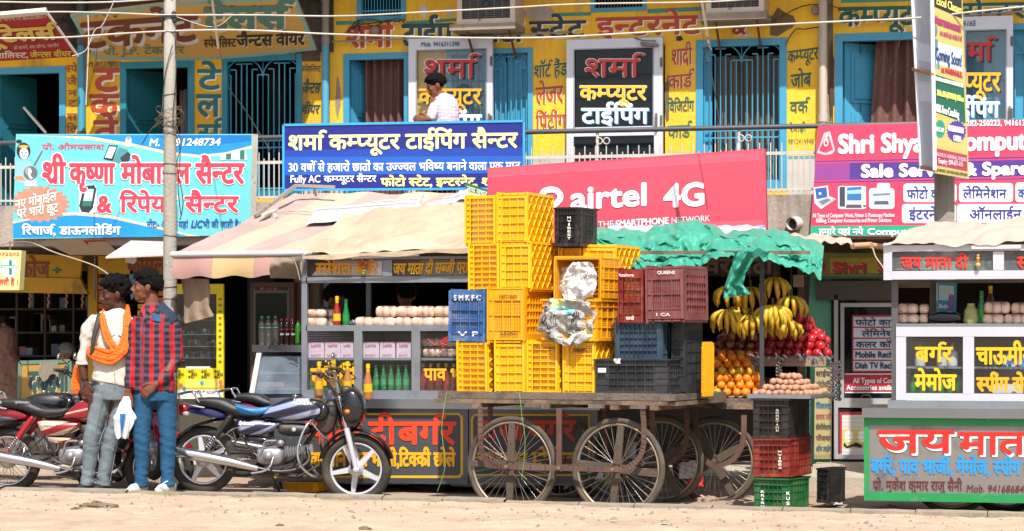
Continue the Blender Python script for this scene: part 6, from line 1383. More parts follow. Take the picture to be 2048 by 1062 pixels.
# ------------------------------------------------------------------ awnings
PKC, CRC = M('faded_pink_canvas','9E8A84',.9,var=.1,vs_=3,bump=.3,bs=40,dust=.2,dcol='8A7468',ds=1.6), M('faded_cream_canvas','AA9C88',.9,var=.1,vs_=3,bump=.3,bs=40,dust=.2,dcol='8E7C66',ds=1.6)
def quad_sheet(name, c, mats, stripes, sag, parent, seed=1, nu=60, nv=30, amp=.02, shift=0.0):
    FL, FR, BR, BL = [Vector(v) for v in c]; m = MB()
    def f(u, v):
        q = (FL*(1-u)+FR*u)*(1-v)+(BL*(1-u)+BR*u)*v; q.z -= sag*math.sin(math.pi*v)*(1+.25*math.sin(u*11+seed)); q.z += amp*mnoise.noise(Vector((u*6+seed, v*5, 1))) + amp*.5*mnoise.noise(Vector((u*14, v*9, seed))); return q
    m.grid(f, nu, nv)
    for i in range(len(m.f)): m.mi[i] = int(((i % nu)/nu + shift*(i//nu)/nv)*stripes) % len(mats)
    return m.obj(name, mats, parent)
aw = thing('awning', 'faded pink and cream striped shop awning with scalloped valance and white roller bar', 'awning')
FL, FR, BR, BL = on(346,506,-3.05), on(640,503,-3.05), on(930,386,-1.08), on(590,386,-1.08)
quad_sheet('canopy', (FL, FR, BR, BL), [PKC, CRC], 4.6, .02, aw, 2, 90, 30, .02)
m = MB()
def f(u, v):
    a, b = on(347,513,-3.07), on(640,508,-3.07); q = a*(1-u)+b*u; q.z -= v*(.19+.012*math.sin(u*26)); q.y += -.03*math.sin(v*2)+.02*math.sin(u*17)*v; return q
m.grid(f, 90, 6)
for i in range(len(m.f)): m.mi[i] = int(((i % 90)/90)*3.6) % 2
m.obj('valance', [M('valance_pink','A07C74',.9,var=.08,vs_=3,bump=.15,bs=70), M('valance_cream','B2966C',.9,var=.08,vs_=3,bump=.15,bs=70)], aw)
m = MB(); m.cyl(on(343,509,-3.07), on(640,506,-3.07), .028, n=12); m.obj('roller_bar', M('white_tube','B8B8B6',.4,.1), aw)
m = MB(); m.bar(on(510,432,-1.9), on(592,371,-1.4), .03, .03); m.bar(on(592,371,-1.4), on(670,374,-1.4), .03,.03); m.bar(on(628,373,-1.4), on(632,392,-1.35), .02,.02); m.obj('folding_arm', M('dusty_alloy','9C948A',.5,.3), aw)
m = MB(); m.bar(FL+Vector((.05,.05,-.03)), on(505,480,-1.0), .03,.03); m.obj('arm', M('dusty_alloy','9C948A'), aw)
def f(u, v): a = (on(522,440,-1.95)*(1-u)+on(556,425,-1.85)*u); return a + Vector((.02*math.sin(v*9), -.02-.03*math.sin(u*6+v*3), -.18*v*(1-.5*u)+.05))
m = MB(); m.grid(f, 8, 8, False); m.obj('rag', M('pale_rag','A8A29A',.9), None, label='pale rag knotted on the awning arm', cat='rag')
cn = thing('stall_canopy', 'cream canvas canopy over the grey burger stall with a hanging rolled corner', 'awning')
CNV = M('cream_canvas','A8957F',.9,var=.14,vs_=2.5,bump=.4,bs=18,col2='BFAE92',c2t=.55,c2s=2,dust=.2,dcol='8A7864',ds=1.5)
quad_sheet('canopy', (on(604,512,-3.40), on(975,494,-3.40), on(985,400,-2.2), on(690,425,-2.2)), [CNV], 1, .03, cn, 5, 60, 30, .045)
m = MB()
def f(u, v): q = on(604,512,-3.41)*(1-u)+on(975,494,-3.41)*u; q.z -= (.025+.02*math.sin(u*9)**2)*v; q.y -= .01; return q
m.grid(f, 60, 3); m.obj('front_hem', CNV, cn)
m = MB()
def f(u, v):
    l = on(540,556,-3.3)*(1-v)+on(552,516,-3.3)*v; r_ = on(606,558,-3.2)*(1-v)+on(606,512,-3.5)*v; q = l*(1-u)+r_*u; q.y -= .07*math.sin(v*math.pi)+.02*mnoise.noise(Vector((u*5,v*5,2))); q.z += .03*math.sin(v*math.pi)*(1-u); return q
m.grid(f, 14, 12); m.obj('rolled_corner', M('rolled_canvas','7E7262',.95,var=.2,bump=.3), cn)
m = MB(); m.tube([on(586,514,-3.5), on(594,535,-3.45), on(600,560,-3.4)], .005, 5); m.obj('rope', ink('B8AC9C'), cn)
PAT = M('torn_poster_sheet','ACA8A4',.8,var=.12,vs_=9,col2='7AA0AC',c2t=.60,c2s=8)
m = MB()
def f(u, v):
    q = (on(612,458,-2.15)*(1-u)+on(838,430,-2.1)*u)*(1-v)+(on(632,424,-1.75)*(1-u)+on(850,400,-1.7)*u)*v; q.z += .04+.02*mnoise.noise(Vector((u*7,v*5,3))); return q
m.grid(f, 26, 8, False); m.obj('torn_poster', PAT, None, label='torn white and blue poster sheet lying on the awning', cat='poster')
m = MB()
def f(u, v):
    q = (on(836,440,-2.12)*(1-u)+on(938,405,-2.05)*u)*(1-v)+(on(842,424,-1.95)*(1-u)+on(936,388,-1.8)*u)*v; q.z += .05+.03*mnoise.noise(Vector((u*9,v*5,8))); return q
m.grid(f, 22, 6, False); m.bar(on(832,436,-2.1)+Vector((0,0,.06)), on(844,402,-1.7)+Vector((0,0,.06)), .03,.02); m.obj('torn_sheet', M('torn_white','B4B0AC',.85,var=.15), None, label='scrunched white sheet and stick at the crate end of the awning', cat='sheet')
# hanging sackcloth by the pole
m = MB()
def f(u, v):
    l = [(362,556),(368,600),(368,640),(370,647)]; r_ = [(418,558),(421,580),(418,612),(428,632)]; i = min(int(v*3),2); t = v*3-i
    a = (l[i][0]*(1-t)+l[i+1][0]*t, l[i][1]*(1-t)+l[i+1][1]*t); b = (r_[i][0]*(1-t)+r_[i+1][0]*t, r_[i][1]*(1-t)+r_[i+1][1]*t)
    return on(a[0]+(b[0]-a[0])*u, a[1]+(b[1]-a[1])*u, -2.95+.035*math.sin(u*5+v)+.015*math.sin(u*12))
m.grid(f, 40, 16); m.obj('sackcloth', M('tan_sackcloth','8E7A66',.95,var=.2,vs_=4,bump=.3), None, label='tan sackcloth hanging from the striped awning by the pole', cat='cloth')
# ------------------------------------------------------------------ soda counter with slanted glass
YD = -2.9
sc = thing('display_counter', 'steel topped drinks counter with slanted glass front and egg trays inside', 'counter')
sbox('countertop', 504, 690, 606, 704, YD, .5, M('bright_steel','8E949C'), sc); sbox('back_panel', 506, 704, 606, 800, YD+.45, .03, ink('3A3E42'), sc); sbox('base', 498, 790, 606, 900, YD, .5, STLD, sc)
m = MB(); m.bar(on(519,704,YD+.02), on(503,792,YD-.12), .045, .02, (0,1,0)); m.obj('slanted_strut', M('white_tube','B8B8B6'), sc)
m = MB(); m.add([on(524,712,YD+.03), on(606,712,YD+.03), on(606,788,YD-.1), on(510,788,YD-.1)], [(0,1,2,3)]); m.obj('pane', glass('bluish_glass','C8D4DC',.05,.35,'8A98A8'), sc)
sbox('shelf', 516, 744, 606, 748, YD+.08, .35, ink('8A9298', .4), sc); sbox('shelf', 508, 776, 606, 780, YD+.02, .4, ink('8A9298', .4), sc)
EGT = M('egg_tray','A08E74',.9,var=.12,vs_=20)
for i, (x0, x1, y0, y1, dY) in enumerate(((540,590,722,743,.12),(548,604,714,722,.16),(565,604,752,775,.14))):
    n = 5
    for k in range(n):
        yy0 = y0+(y1-y0)*k/n; o = sbox('egg_tray', x0+k*.8, yy0+.6, x1+k*.5, yy0+(y1-y0)/n, YD+dY, .2, EGT, None); o['label'] = f'grey brown egg tray in the slanted glass counter, {["middle","upper","lower"][i]} pile, {["topmost","second","third","fourth","bottom"][k]} of five'; o['category'] = 'egg tray'; o['group'] = 'egg trays in the drinks counter'
egm = fruit_mesh('egg', .020, M('brown_egg','B08A74',.5,var=.06), 'egg'); ec = []
for k in range(13):
    for j in range(2): ec.append((on(516+k*4.1, 773-j*4.5, YD+.05+j*.04), 1.0))
pile(egm, 'egg', 'egg', 'pinkish egg lined up on the lower counter shelf', 'eggs in the drinks counter', ec, 1)
WTR, CLA = glass('clear_bottle', 'DDE4E0', .05, .1), ink('1E0E0C', .12)
for i, px in enumerate((524, 537, 551)): bottle(PET, [WTR, ink('1C9A7C', .4), ink('14906A', .4)], [0,0,0,0,0,1,0,0,0,0,0,2,2], 'water_bottle', ['clear water bottle with teal label at the end of the row','clear water bottle with teal label, middle of three','clear water bottle with teal label next to the cola bottles'][i], 'bottle', 'water bottles on the drinks counter', on(px, 689.5, YD+.08), .93)
for i, px in enumerate((563, 574, 585)):
    o = bottle(PET, [CLA, ink('B01C20', .4), ink('B8201C', .4)], [0,0,0,0,0,1,0,0,0,0,0,2,2], 'cola_bottle', ['dark cola bottle with red label next to the water bottles','dark cola bottle with red label, middle of three','dark cola bottle with red label next to the green bottle'][i], 'bottle', 'cola bottles on the drinks counter', on(px, 689.5, YD+.08), .84)
    m = MB(); put_text(m, YP(YD+.04), 'Cola', px-3.5, 670, px+4, 666, slant=.3); ob = m.obj('label_print', ink('E8E4E4'), o); ob.matrix_parent_inverse = (Matrix.Translation(o.location) @ Matrix.Diagonal((.84,.84,.84,1))).inverted()
bottle(PET, [ink('2A6A1C', .12), ink('3A8A24', .3), ink('1A2A14', .4)], [0,0,0,0,0,1,0,0,0,0,0,2,2], 'soda_bottle', 'green lime soda bottle with dark cap against the steel post', 'bottle', None, on(596, 689.5, YD+.08), .80)
for o in list(COL.objects):
    if o.name.startswith('soda_bottle') and 'group' in o: del o['group']
# ------------------------------------------------------------------ white burger stall on the right
YW2 = -4.3
s2 = thing('food_stall', 'white framed burger stall with green edged steel panel reading in red Hindi', 'food stall')
bars([(1728,838,2110,850),(1728,990,2110,1001),(1728,850,1738,990)], 'panel_border', M('green_paint_edge','1C8446',.45,var=.12,vs_=8,col2='8A8A7C',c2t=.68,c2s=14), s2, YW2, .05)
sbox('body_panel', 1738, 850, 2110, 990, YW2+.012, .04, M('grey_sheet','8C8A88',.3,.5,var=.15,vs_=2.5,col2='6A6C70',c2t=.56,c2s=2.5), s2)
sbox('end_panel', 1728, 838, 1732, 1001, YW2+.05, .8, STLD, s2); sbox('body_floor', 1735, 990, 2110, 998, YW2+.052, .8, STL, s2)
sbox('counter_ledge', 1724, 819, 2110, 835, YW2-.05, 1.0, M('bright_steel','8E949C'), s2); sbox('counter_ledge', 1775, 803, 2110, 818, YW2, .9, STL, s2)
YG2 = YW2+.05
bars([(1792,655,1812,800),(1926,672,1948,788),(1792,650,2110,673),(1812,788,2110,801)], 'case_frame', WAL, s2, YG2, .045)
bars([(1767,486,1784,560),(1784,488,2110,503),(1784,540,2110,559),(1986,503,2008,540)], 'sign_frame', WAL, s2, YG2-.12, .05)
bars([(1783,560,1796,800)], 'stall_post', M('dark_post','5A5A5E',.4,.4), s2, YG2+.02, .05); bars([(1861,560,1873,650)], 'stall_post', M('dark_post','5A5A5E'), s2, YG2+.85, .04)
sbox('tabletop', 1792, 647, 2110, 651, YG2-.01, .9, STL, s2); sbox('shelf', 1812, 734, 2110, 737, YG2+.045, .5, STL, s2); sbox('back_panel', 1800, 672, 2110, 800, YG2+.85, .02, ink('7A766C', .5), s2)
sbox('ceiling_sheet', 1784, 558, 2110, 561, YG2-.06, 1.0, ink('5A4A40'), s2)
m = MB()
for r in (rect(1812,673,1926,788), rect(1948,673,2110,788)): panel(m, YP(YG2+.012), r, 0)
m.obj('pane', glass('window_glass'), s2)
m = MB(); panel(m, YP(YG2-.09), rect(1784,503,1986,540)); panel(m, YP(YG2-.09), rect(2008,503,2110,540)); m.obj('sign_pane', M('grey_glass','4C5254',.12,var=.25,vs_=3,col2='7C807C',c2t=.55,c2s=4), s2)
lettering('lettering', YP(YG2-.095), [('जय माता दी','D42A1C',1802,536,1935,515,dict(bold=.028)), ('स्पेशल','D42A1C',2034,536,2110,514,dict(bold=.028))], s2)
prints('painted_reflection', YP(YG2-.088), [('2C6A94', [(1797,540),(1806,528),(1828,524),(1840,530),(1838,540)])], s2)  # blue reflection painted as a patch on the sign pane
pw = YP(YW2+.012)
OLW = ('EDEDEA', 4, 4)
lettering('lettering', pw, [('जय','C81E14',1756,905,1906,862,dict(bold=.03,shadow=OLW)), ('माता','C81E14',1918,908,2075,866,dict(bold=.03,shadow=OLW)), ('बर्गर, पाव भाजी, मेमोज, स्प्रींग रोल','1E84C0',1742,946,2085,920,dict(bold=.035,slope=.01)),
    ('प्रो. मुकेश कुमार राजु सैनी','5A1E20',1746,980,1924,962,dict(bold=.012,slope=.01)), ('Mob. 9416868436','5A1E20',1932,984,2066,970,dict(bold=.012,slant=.12,slope=.01))], s2)
lettering('glass_lettering', YP(YG2+.006), [('बर्गर','E0A80C',1831,723,1904,695,dict(bold=.028)), ('मेमोज','E0B00C',1830,780,1912,750,dict(bold=.028)), ('चाऊमीन','E0A80C',1953,728,2066,696,dict(bold=.028)), ('स्प्रींग रोल','DC9A0C',1954,782,2070,756,dict(bold=.04))], s2)
sbox('tube_light', 1943, 489.5, 2042, 497.5, YG2-.15, .03, ink('D0D0D4', .3), s2)
q = on(1956,522,YG2-.15)
for dz, r, c in ((.04,.012,'B87A3C'),(.02,.014,'C8903C'),(0,.012,'A86A2C'),(-.03,.02,'C89A4C')):
    m = MB(); m.ball(q+Vector((0,0,dz)), r, 8, 6); m.obj('charm', ink(c), s2)
quad_sheet('canopy', (on(1765,490,YG2-.16), on(2130,486,YG2-.16), on(2150,440,-3.0), on(1905,452,-3.0)), [M('beige_tarp','A8988A',.9,var=.1,vs_=2,bump=.3,bs=18)], 1, -.06, s2, 7, 50, 24, .05)
cart_wheel(s2, on(1905, 938, YW2+.28), .355, Vector((1,0,0)), 0, wood=False, mt=TYREB); cart_wheel(s2, on(2010, 938, YW2+.75), .355, Vector((1,0,0)), 0, wood=False, mt=TYREB)
for i, a in enumerate(((1795,1836,607,627,2),(1838,1857,608,627,1),(1795,1838,628,647,2),(1838,1856,628,647,1))): bun_pack(a[0],a[1],a[2],a[3], YG2+.1, a[4], ['upper pack of browned buns beside the dark post','upper short end of bun pack by the black bag','lower pack of browned buns beside the dark post','lower short end of bun pack by the black bag'][i], 'bun packs on the white stall')
for i, a in enumerate(((1968,2020,603,627,3),(2022,2075,605,627,3),(1964,2008,628,649,2),(2008,2060,628,649,3))): bun_pack(a[0],a[1],a[2],a[3], YG2+.1, a[4], ['upper bun pack nearest the green bottle on the white stall','upper bun pack at the picture edge on the white stall','lower bun pack nearest the green bottle on the white stall','lower bun pack at the picture edge on the white stall'][i], 'bun packs on the white stall')
m = MB()
def f(u, v): a = on(1856,648,YG2+.15)*(1-u)+on(1922,648,YG2+.15)*u; r_ = .045*(1+.25*mnoise.noise(Vector((u*4,v*3,1))))*(math.sin(math.pi*min(1,max(0,u*.96+.02)))**.35); return a+Vector((0, .05*math.cos(v*6.283), .07+r_*1.1*math.sin(v*6.283)-.02))
m.grid(f, 22, 12, False); m.obj('black_bag', ink('141416', .3), None, label='crumpled black plastic bag on the white stall top', cat='bag')
m = MB()
def f(u, v): a = on(1942,648,YG2+.14); r_ = [.05,.062,.055,.045,.03,.03][round(v*5)]; n_ = 1+.2*mnoise.noise(Vector((math.cos(u*6.28)*2,math.sin(u*6.28)*2,v*4))); return a+Vector((r_*n_*math.cos(u*6.283), r_*n_*math.sin(u*6.283), [0,.03,.08,.11,.14,.16][round(v*5)]))
m.grid(f, 16, 5, False); m.obj('packet', M('olive_packet','8C8E54',.5,var=.2), None, label='bulging olive green packet beside the green sauce bottle', cat='packet')
ketchup(1963, 648, YG2+.16, .26, '0E6A34', '2A7A3C', '0A5A2C', 'green sauce bottle on the white stall top beside the buns'); ketchup(1981, 640, YG2+.3, .27, '6E1A14', 'C89A18', 'C8A018', 'dark red sauce bottle behind the buns of the white stall')
for i, px in enumerate((1840, 1884, 1905)):
    m = MB(); m.lathe([(0,0),(.040,0),(.042,.01),(.042,.10),(.034,.125),(.018,.13),(.008,.18),(0,.185)], 16, on(px, 733, YG2+.14)); m.obj('squeeze_bottle', ink('B8B8B4', .4), None, label=['white squeeze bottle nearest the case frame','white squeeze bottle in the middle of the case','white squeeze bottle nearest the steel divider'][i], cat='squeeze bottle', group='squeeze bottles in the white stall case')
for i in range(6): ketchup(1826+i*18.5, 787, YG2+.14, .215, '0E6A34', '1A7A44', '0C6A34', f'{ords[i]} green sauce bottle under the squeeze bottles, counting from the frame', 'green bottles in the white stall case')
m = MB(); m.lathe([(0,0),(.05,0),(.05,.11),(0,.11)], 18, on(1990, 733, YG2+.2)); m.obj('steel_tin', STL, None, label='dull steel tin behind the yellow glass lettering', cat='tin')
m = MB()
def f(u, v): a = on(2004,735,YG2+.12)*(1-u)+on(2050,735,YG2+.12)*u; return a+Vector((0,-.02*math.sin(u*9),.10*v*(1-.3*u)+.02*math.sin(u*12+v*5)))
m.grid(f, 16, 8, False); m.obj('snack_bag', M('blue_snack_bag','1E7CC0',.3,var=.15,col2='C8C8D0',c2t=.55,c2s=14), None, label='shiny blue snack bag on the shelf of the white stall', cat='bag')
o = sbox('rice_bag', 1985, 768, 2046, 786, YG2+.1, .2, ink('C4C8C0'), None); o['label'] = 'flat white printed bag on the floor of the case'; o['category'] = 'bag'
m = MB(); panel(m, YP(YG2+.5), [(1875,632),(1912,634),(1914,566),(1874,565)], 0, .01); o = m.obj('hanging_poster', ink('2E9CC8'), None, label='light blue hanging poster at the back of the white stall', cat='poster')
prints('poster_print', YP(YG2+.5), [('BFE0EA', [(1878,600),(1908,602),(1908,572),(1878,570)]), ('8C6CA0', [(1895,620),(1908,622),(1910,590),(1898,588)])], o)
lettering('poster_print', YP(YG2+.5), [('Bhujia','E8F0F4',1878,616,1896,608,dict(bold=.03)), ('Natural Bite','E8F0F4',1877,629,1908,623,dict(bold=.02))], o)
# ------------------------------------------------------------------ motorcycles
CHR = M('chrome', 'C8CAD0', .12, .95, var=.04); SLV = M('silver_paint', 'C2C4CA', .3, .35, var=.06); BLKP = M('gloss_black', '121317', .18, var=.1, coat=.5); BLKM = M('matt_black', '1B1B1D', .5, var=.2, dust=.04)
SEAT = M('black_seat_vinyl', '1C1C1F', .5, var=.15, bump=.15, bs=200); ENG = M('engine_alloy', '85868A', .45, .5, var=.15, vs_=20, dust=.15)
def banded(name, a, b, c, scale=9.0, ang=20):
    m = M(name, a, .22, .15, coat=.6, var=.04); n = m.node_tree.nodes; l = m.node_tree.links; bs = n['Principled BSDF']
    tc = n.new('ShaderNodeTexCoord'); mp = n.new('ShaderNodeMapping'); mp.inputs['Rotation'].default_value = (0, R(ang), 0); l.new(tc.outputs['Object'], mp.inputs[0])
    w = n.new('ShaderNodeTexWave'); w.bands_direction = 'Z'; w.inputs['Scale'].default_value = scale; w.inputs['Distortion'].default_value = 1.6; w.inputs['Detail'].default_value = 0.5; w.inputs['Detail Scale'].default_value = .8; l.new(mp.outputs[0], w.inputs['Vector'])
    r = n.new('ShaderNodeValToRGB'); r.color_ramp.interpolation = 'CONSTANT'; e = r.color_ramp.elements; e[0].color = (*lin(a), 1); e[1].position = .33; e[1].color = (*lin(b), 1); q = e.new(.62); q.color = (*lin(c), 1)
    l.new(w.outputs[0], r.inputs[0]); l.new(r.outputs[0], bs.inputs['Base Color']); return m
def puffy(m, outline, w, y0=0.0, edge=.12, lay=((-1,.72),(-.8,.90),(-.45,.985),(0,1),(.45,.985),(.8,.90),(1,.72))):
    cx = sum(p[0] for p in outline)/len(outline); cz = sum(p[1] for p in outline)/len(outline); n = len(outline); vs = []
    for yy, s in lay:
        for x, z in outline: vs.append((cx+(x-cx)*(1-(1-s)*.55), y0+w*yy, cz+(z-cz)*s))
    fs = [(i*n+k, i*n+(k+1)%n, (i+1)*n+(k+1)%n, (i+1)*n+k) for i in range(len(lay)-1) for k in range(n)] + [tuple(range(n))[::-1], tuple((len(lay)-1)*n+k for k in range(n))]
    return m.add(vs, fs, True)
def sm2(pts, n=5): return [(v.x, v.z) for v in spl([Vector((a, 0, b)) for a, b in pts] + [Vector((pts[0][0], 0, pts[0][1]))], n)[:-1]]
def bike(name, label, tank, side, panelm, springc, alloy=True, seat2=None, word=None, parts='full', mirrors=True):
    S = 238.0
    def q(px, py, y=0.0): return Vector(((px-405)/S, y, (985-py)/S))
    def q2(L_): return [((a-405)/S, (985-b)/S) for a, b in L_]
    t = thing(name, label, 'motorcycle', 'motorcycles parked along the kerb')
    rb, fb_ = q(405, 920), q(711, 925)
    def wheel(c, r, nm='wheel'):
        m = MB(); m.torus(c, r-.043, .043, 48, 10, flat=.95); w = m.obj('tyre', TYREB, t)
        w.name = nm
        m = MB(); m.torus(c, r-.083, .013, 48, 8, flat=2.0); m.obj('rim', SLV if alloy else CHR, w)
        if alloy:
            m = MB()
            for k in range(5):
                a = 2*math.pi*k/5+.5+(.35 if c.x > .5 else 0); d = Vector((math.cos(a), 0, math.sin(a))); n_ = Vector((-d.z, 0, d.x))
                p = [d*.03+n_*.026, d*(r-.09)+n_*.016, d*(r-.09)-n_*.016, d*.03-n_*.026]; m.add([c+v+Vector((0,-.02,0)) for v in p]+[c+v+Vector((0,.02,0)) for v in p], [(0,1,2,3),(7,6,5,4),(0,4,5,1),(1,5,6,2),(2,6,7,3),(3,7,4,0)], False)
            m.obj('alloy_spoke', SLV, w)
        else:
            m = MB()
            for k in range(36):
                a = 2*math.pi*k/36; a2 = a+(.5 if k % 4 < 2 else -.5); m.tube([c+Vector((math.cos(a2)*.04, .03*(1 if k % 2 else -1), math.sin(a2)*.04)), c+Vector((math.cos(a)*(r-.085), 0, math.sin(a)*(r-.085)))], .0022, 4, caps=False)
            m.obj('spokes', SPK, w, kind='stuff')
        m = MB(); m.lathe([(0,-.07),(.035,-.07),(.04,-.05),(.062,-.04),(.066,.03),(.04,.05),(.02,.07),(0,.07)], 22, c, 'y'); m.cyl(c+Vector((0,-.095,0)), c+Vector((0,-.06,0)), .016, n=8); m.obj('hub', SLV, w)
        return w
    wheel(rb, .285); wheel(fb_, .295)
    # rear end
    m = MB(); m.bar(q(405,920,-.085), q(500,905,-.085), .02, .035); m.bar(q(405,920,.085), q(500,905,.085), .02, .035); m.obj('swing_arm', BLKM, t)
    m = MB(); m.bar(q(450,900,-.1), q(486,868,-.1), .014,.014); m.bar(q(450,900,-.1), q(505,900,-.1), .014,.014); m.bar(q(484,868,-.1), q(508,905,-.1), .014,.014); m.bar(q(440,820,0), q(600,860,0), .03,.04); m.tube([q(655,802), q(640,835), q(600,893), q(585,925), q(540,945), q(500,935)], .017, 8); m.obj('frame', BLKM, t)
    for y in (-.125, .125):
        m = MB(); a, b = q(412,903,y), q(460,833,y); m.cyl(a.lerp(b,.42), b, .024, n=12); m.cyl(a, a.lerp(b,.45), .010, n=8); m.ball(b, .018, 8, 6); sh = m.obj('shock_absorber', springc, t)
        m = MB(); ax = (b-a).normalized(); u = ax.cross(Vector((0,1,0))).normalized(); pts = []
        for k in range(61): th = k/60*6*6.283; pts.append(a.lerp(b, .10+.34*k/60)+u*(.024*math.cos(th))+Vector((0,.024*math.sin(th),0)))
        m.tube(pts, .0045, 5); m.obj('spring', CHR, sh)
    m = MB(); P = [q(336,897,-.15), q(346,903,-.15), q(400,910,-.15), q(460,919,-.15), q(500,927,-.14), q(520,931,-.13)]; m.tube(P, [.030,.050,.052,.045,.034,.026], 16, flat=.9); m.cyl(P[0]+Vector((-.012,0,.002)), P[0], .02, n=10); m.obj('muffler', CHR, t)
    m = MB(); m.tube(spl([q(520,931,-.13), q(560,936,-.12), q(596,930,-.10), q(618,912,-.06), q(612,890,-.03)], 5), .019, 10); m.obj('exhaust_pipe', M('burnt_pipe','3A3634',.4,.6,var=.2), t)
    m = MB(); pts = [(450,832),(420,838),(385,848),(352,872),(334,905)]
    for i in range(len(pts)-1):
        a, b = q(*pts[i]), q(*pts[i+1]); n_ = (b-a).cross(Vector((0,1,0))).normalized()
    def ff(u, v):
        k = u*(len(pts)-1); i = min(int(k), len(pts)-2); f_ = k-i; p = q(*pts[i]).lerp(q(*pts[i+1]), f_); a_ = (v-.5)*2.2; return p + Vector((.02*(1-math.cos(a_)), .085*math.sin(a_)/.89, -.05*(1-math.cos(a_))))
    m.grid(ff, 16, 8); m.obj('rear_mudguard', BLKP, t)
    m = MB(); puffy(m, sm2(q2([(372,815),(400,812),(430,818),(452,830),(440,838),(410,834),(374,826)])), .095); m.obj('tail_panel', panelm, t)
    m = MB(); puffy(m, sm2(q2([(352,812),(366,812),(372,822),(366,834),(354,832)])), .06); tl = m.obj('tail_light', ink('A01824', .2), t)
    m = MB(); m.ball(q(372,830,-.12), .03, 10, 8, (1,.8,.8)); m.cyl(q(374,828,-.11), q(378,826,-.05), .008, n=6); m.obj('indicator', ink('8C8A88', .3), t)
    m = MB(); m.box(*(lambda a, b: (a.x, b.x, -.09, .09, b.z, a.z))(q(342,842), q(347,862))); m.obj('number_plate', ink('C8C8C4'), t)
    m = MB()
    for y in (-.11, .11): m.tube(spl([q(413,812,y), q(398,806,y), q(390,796,y), q(384,786,y*.95), q(366,788,y*.8), q(352,792,y*.5)], 4), .010, 8)
    m.tube([q(384,786,-.105), q(384,786,.105)], .008, 6); m.tube([q(352,792,-.055), q(350,793,0), q(352,792,.055)], .010, 8); m.tube(spl([q(352,792,-.05), q(360,806,-.09), q(378,812,-.11), q(408,816,-.11)], 4), .009, 8); m.obj('grab_rail', CHR, t)
    m = MB(); outl = sm2(q2([(386,798),(420,795),(446,798),(462,806),(482,814),(510,815),(536,812),(534,824),(505,832),(480,833),(455,824),(425,816),(390,810)])); puffy(m, outl, .12); st_ = m.obj('seat', SEAT, t)
    if seat2: m = MB(); puffy(m, sm2(q2([(466,807),(486,812),(512,812.5),(538,809),(534,822),(505,829),(482,828),(470,820)])), .124); m.obj('seat_cover', seat2, t)
    m = MB(); outl = sm2(q2([(516,832),(530,815),(548,800),(570,791),(600,788),(628,791),(645,802),(650,816),(640,828),(610,834),(560,836)])); puffy(m, outl, .135); tk = m.obj('fuel_tank', tank, t)
    m = MB(); puffy(m, sm2(q2([(612,789),(634,790),(652,800),(656,816),(644,832),(632,834),(640,815),(634,800)])), .137); m.obj('tank_cowl', BLKP, t)
    m = MB(); puffy(m, sm2(q2([(636,800),(660,790),(672,812),(664,846),(648,862),(630,846)])), .075); m.obj('cowl_panel', BLKM, t)
    m = MB(); m.lathe([(0,.0),(.03,0),(.03,.014),(0,.016)], 14, q(584,787)+Vector((0,0,-.005))); m.obj('filler_cap', CHR, t)
    m = MB(); puffy(m, sm2(q2([(466,836),(500,836),(558,838),(548,852),(520,866),(486,868),(474,856)])), .13); m.obj('side_panel', side, t)
    m = MB(); puffy(m, sm2(q2([(488,868),(535,870),(546,876),(530,882),(496,880)])), .12); m.obj('tool_box', side if parts == 'red' else BLKP, t)
    m = MB(); puffy(m, sm2(q2([(556,842),(590,840),(620,844),(616,860),(580,866),(556,860)])), .11); ab = m.obj('air_box', BLKM, t)
    m = MB(); m.lathe([(.018,-.112),(.018,-.120),(0,-.122)], 14, q(588,852), 'y'); m.obj('badge', SLV, ab)
    m = MB(); puffy(m, sm2(q2([(515,892),(540,886),(566,890),(570,908),(562,924),(535,926),(516,918)])), .14); e_ = m.obj('engine_case', ENG, t)
    m = MB(); m.lathe([(0,-.16),(.038,-.155),(.042,-.12),(.042,.1)], 18, q(540,906), 'y'); m.lathe([(0,-.13),(.028,-.125),(.03,0)], 16, q(562,880), 'y'); m.obj('clutch_cover', ENG, e_)
    m = MB()
    for k in range(9):
        a, b = q(572+k*5.5, 906-k*1.0), q(570+k*5.5, 886-k*.6); m.bar(a+Vector((0,0,0)), b, .0065, .15, (0,1,0))
    m.bar(q(568,896), q(624,888), .07,.07); m.obj('cylinder_fins', ENG, t)
    m = MB(); m.tube(spl([q(524,905,-.14), q(530,886,-.16), q(536,876,-.17), q(556,874,-.17)], 4), .008, 8); m.tube(spl([q(550,908,-.15), q(548,922,-.18), q(536,934,-.19), q(510,940,-.19)], 4), .009, 8); m.obj('pedal_lever', CHR, t)
    m = MB(); m.tube([q(500,945,.06), q(620,945,.06)], .012, 6); m.tube([q(520,940,-.1), q(600,944,-.1), q(640,920,-.08)], .011, 6); m.bar(q(540,940,0), q(600,946,0), .16,.03); m.obj('under_frame', BLKM, t)
    m = MB(); m.cyl(q(536,940,.08), q(558,990,.16), .011, n=8); m.bar(q(555,990,.14), q(563,990,.18), .02,.03); m.obj('side_stand', BLKM, t); m = MB(); m.cyl(q(560,942,-.2), q(562,942,-.12), .016, n=8); m.obj('foot_peg', BLKM, t)
    # crash guard
    m = MB(); m.tube(spl([q(636,832,-.04), q(624,832,-.14), q(612,850,-.2), q(602,885,-.22), q(606,915,-.22), q(622,936,-.16), q(636,944,-.05)], 5), .0115, 8); m.tube(spl([q(636,832,.04), q(624,832,.14), q(612,850,.2), q(602,885,.22), q(606,915,.22), q(622,936,.16), q(636,944,.05)], 5), .0115, 8); m.tube(spl([q(622,834,-.14), q(640,856,-.1), q(655,872,-.02)], 4), .009, 6); m.obj('crash_guard', CHR, t)
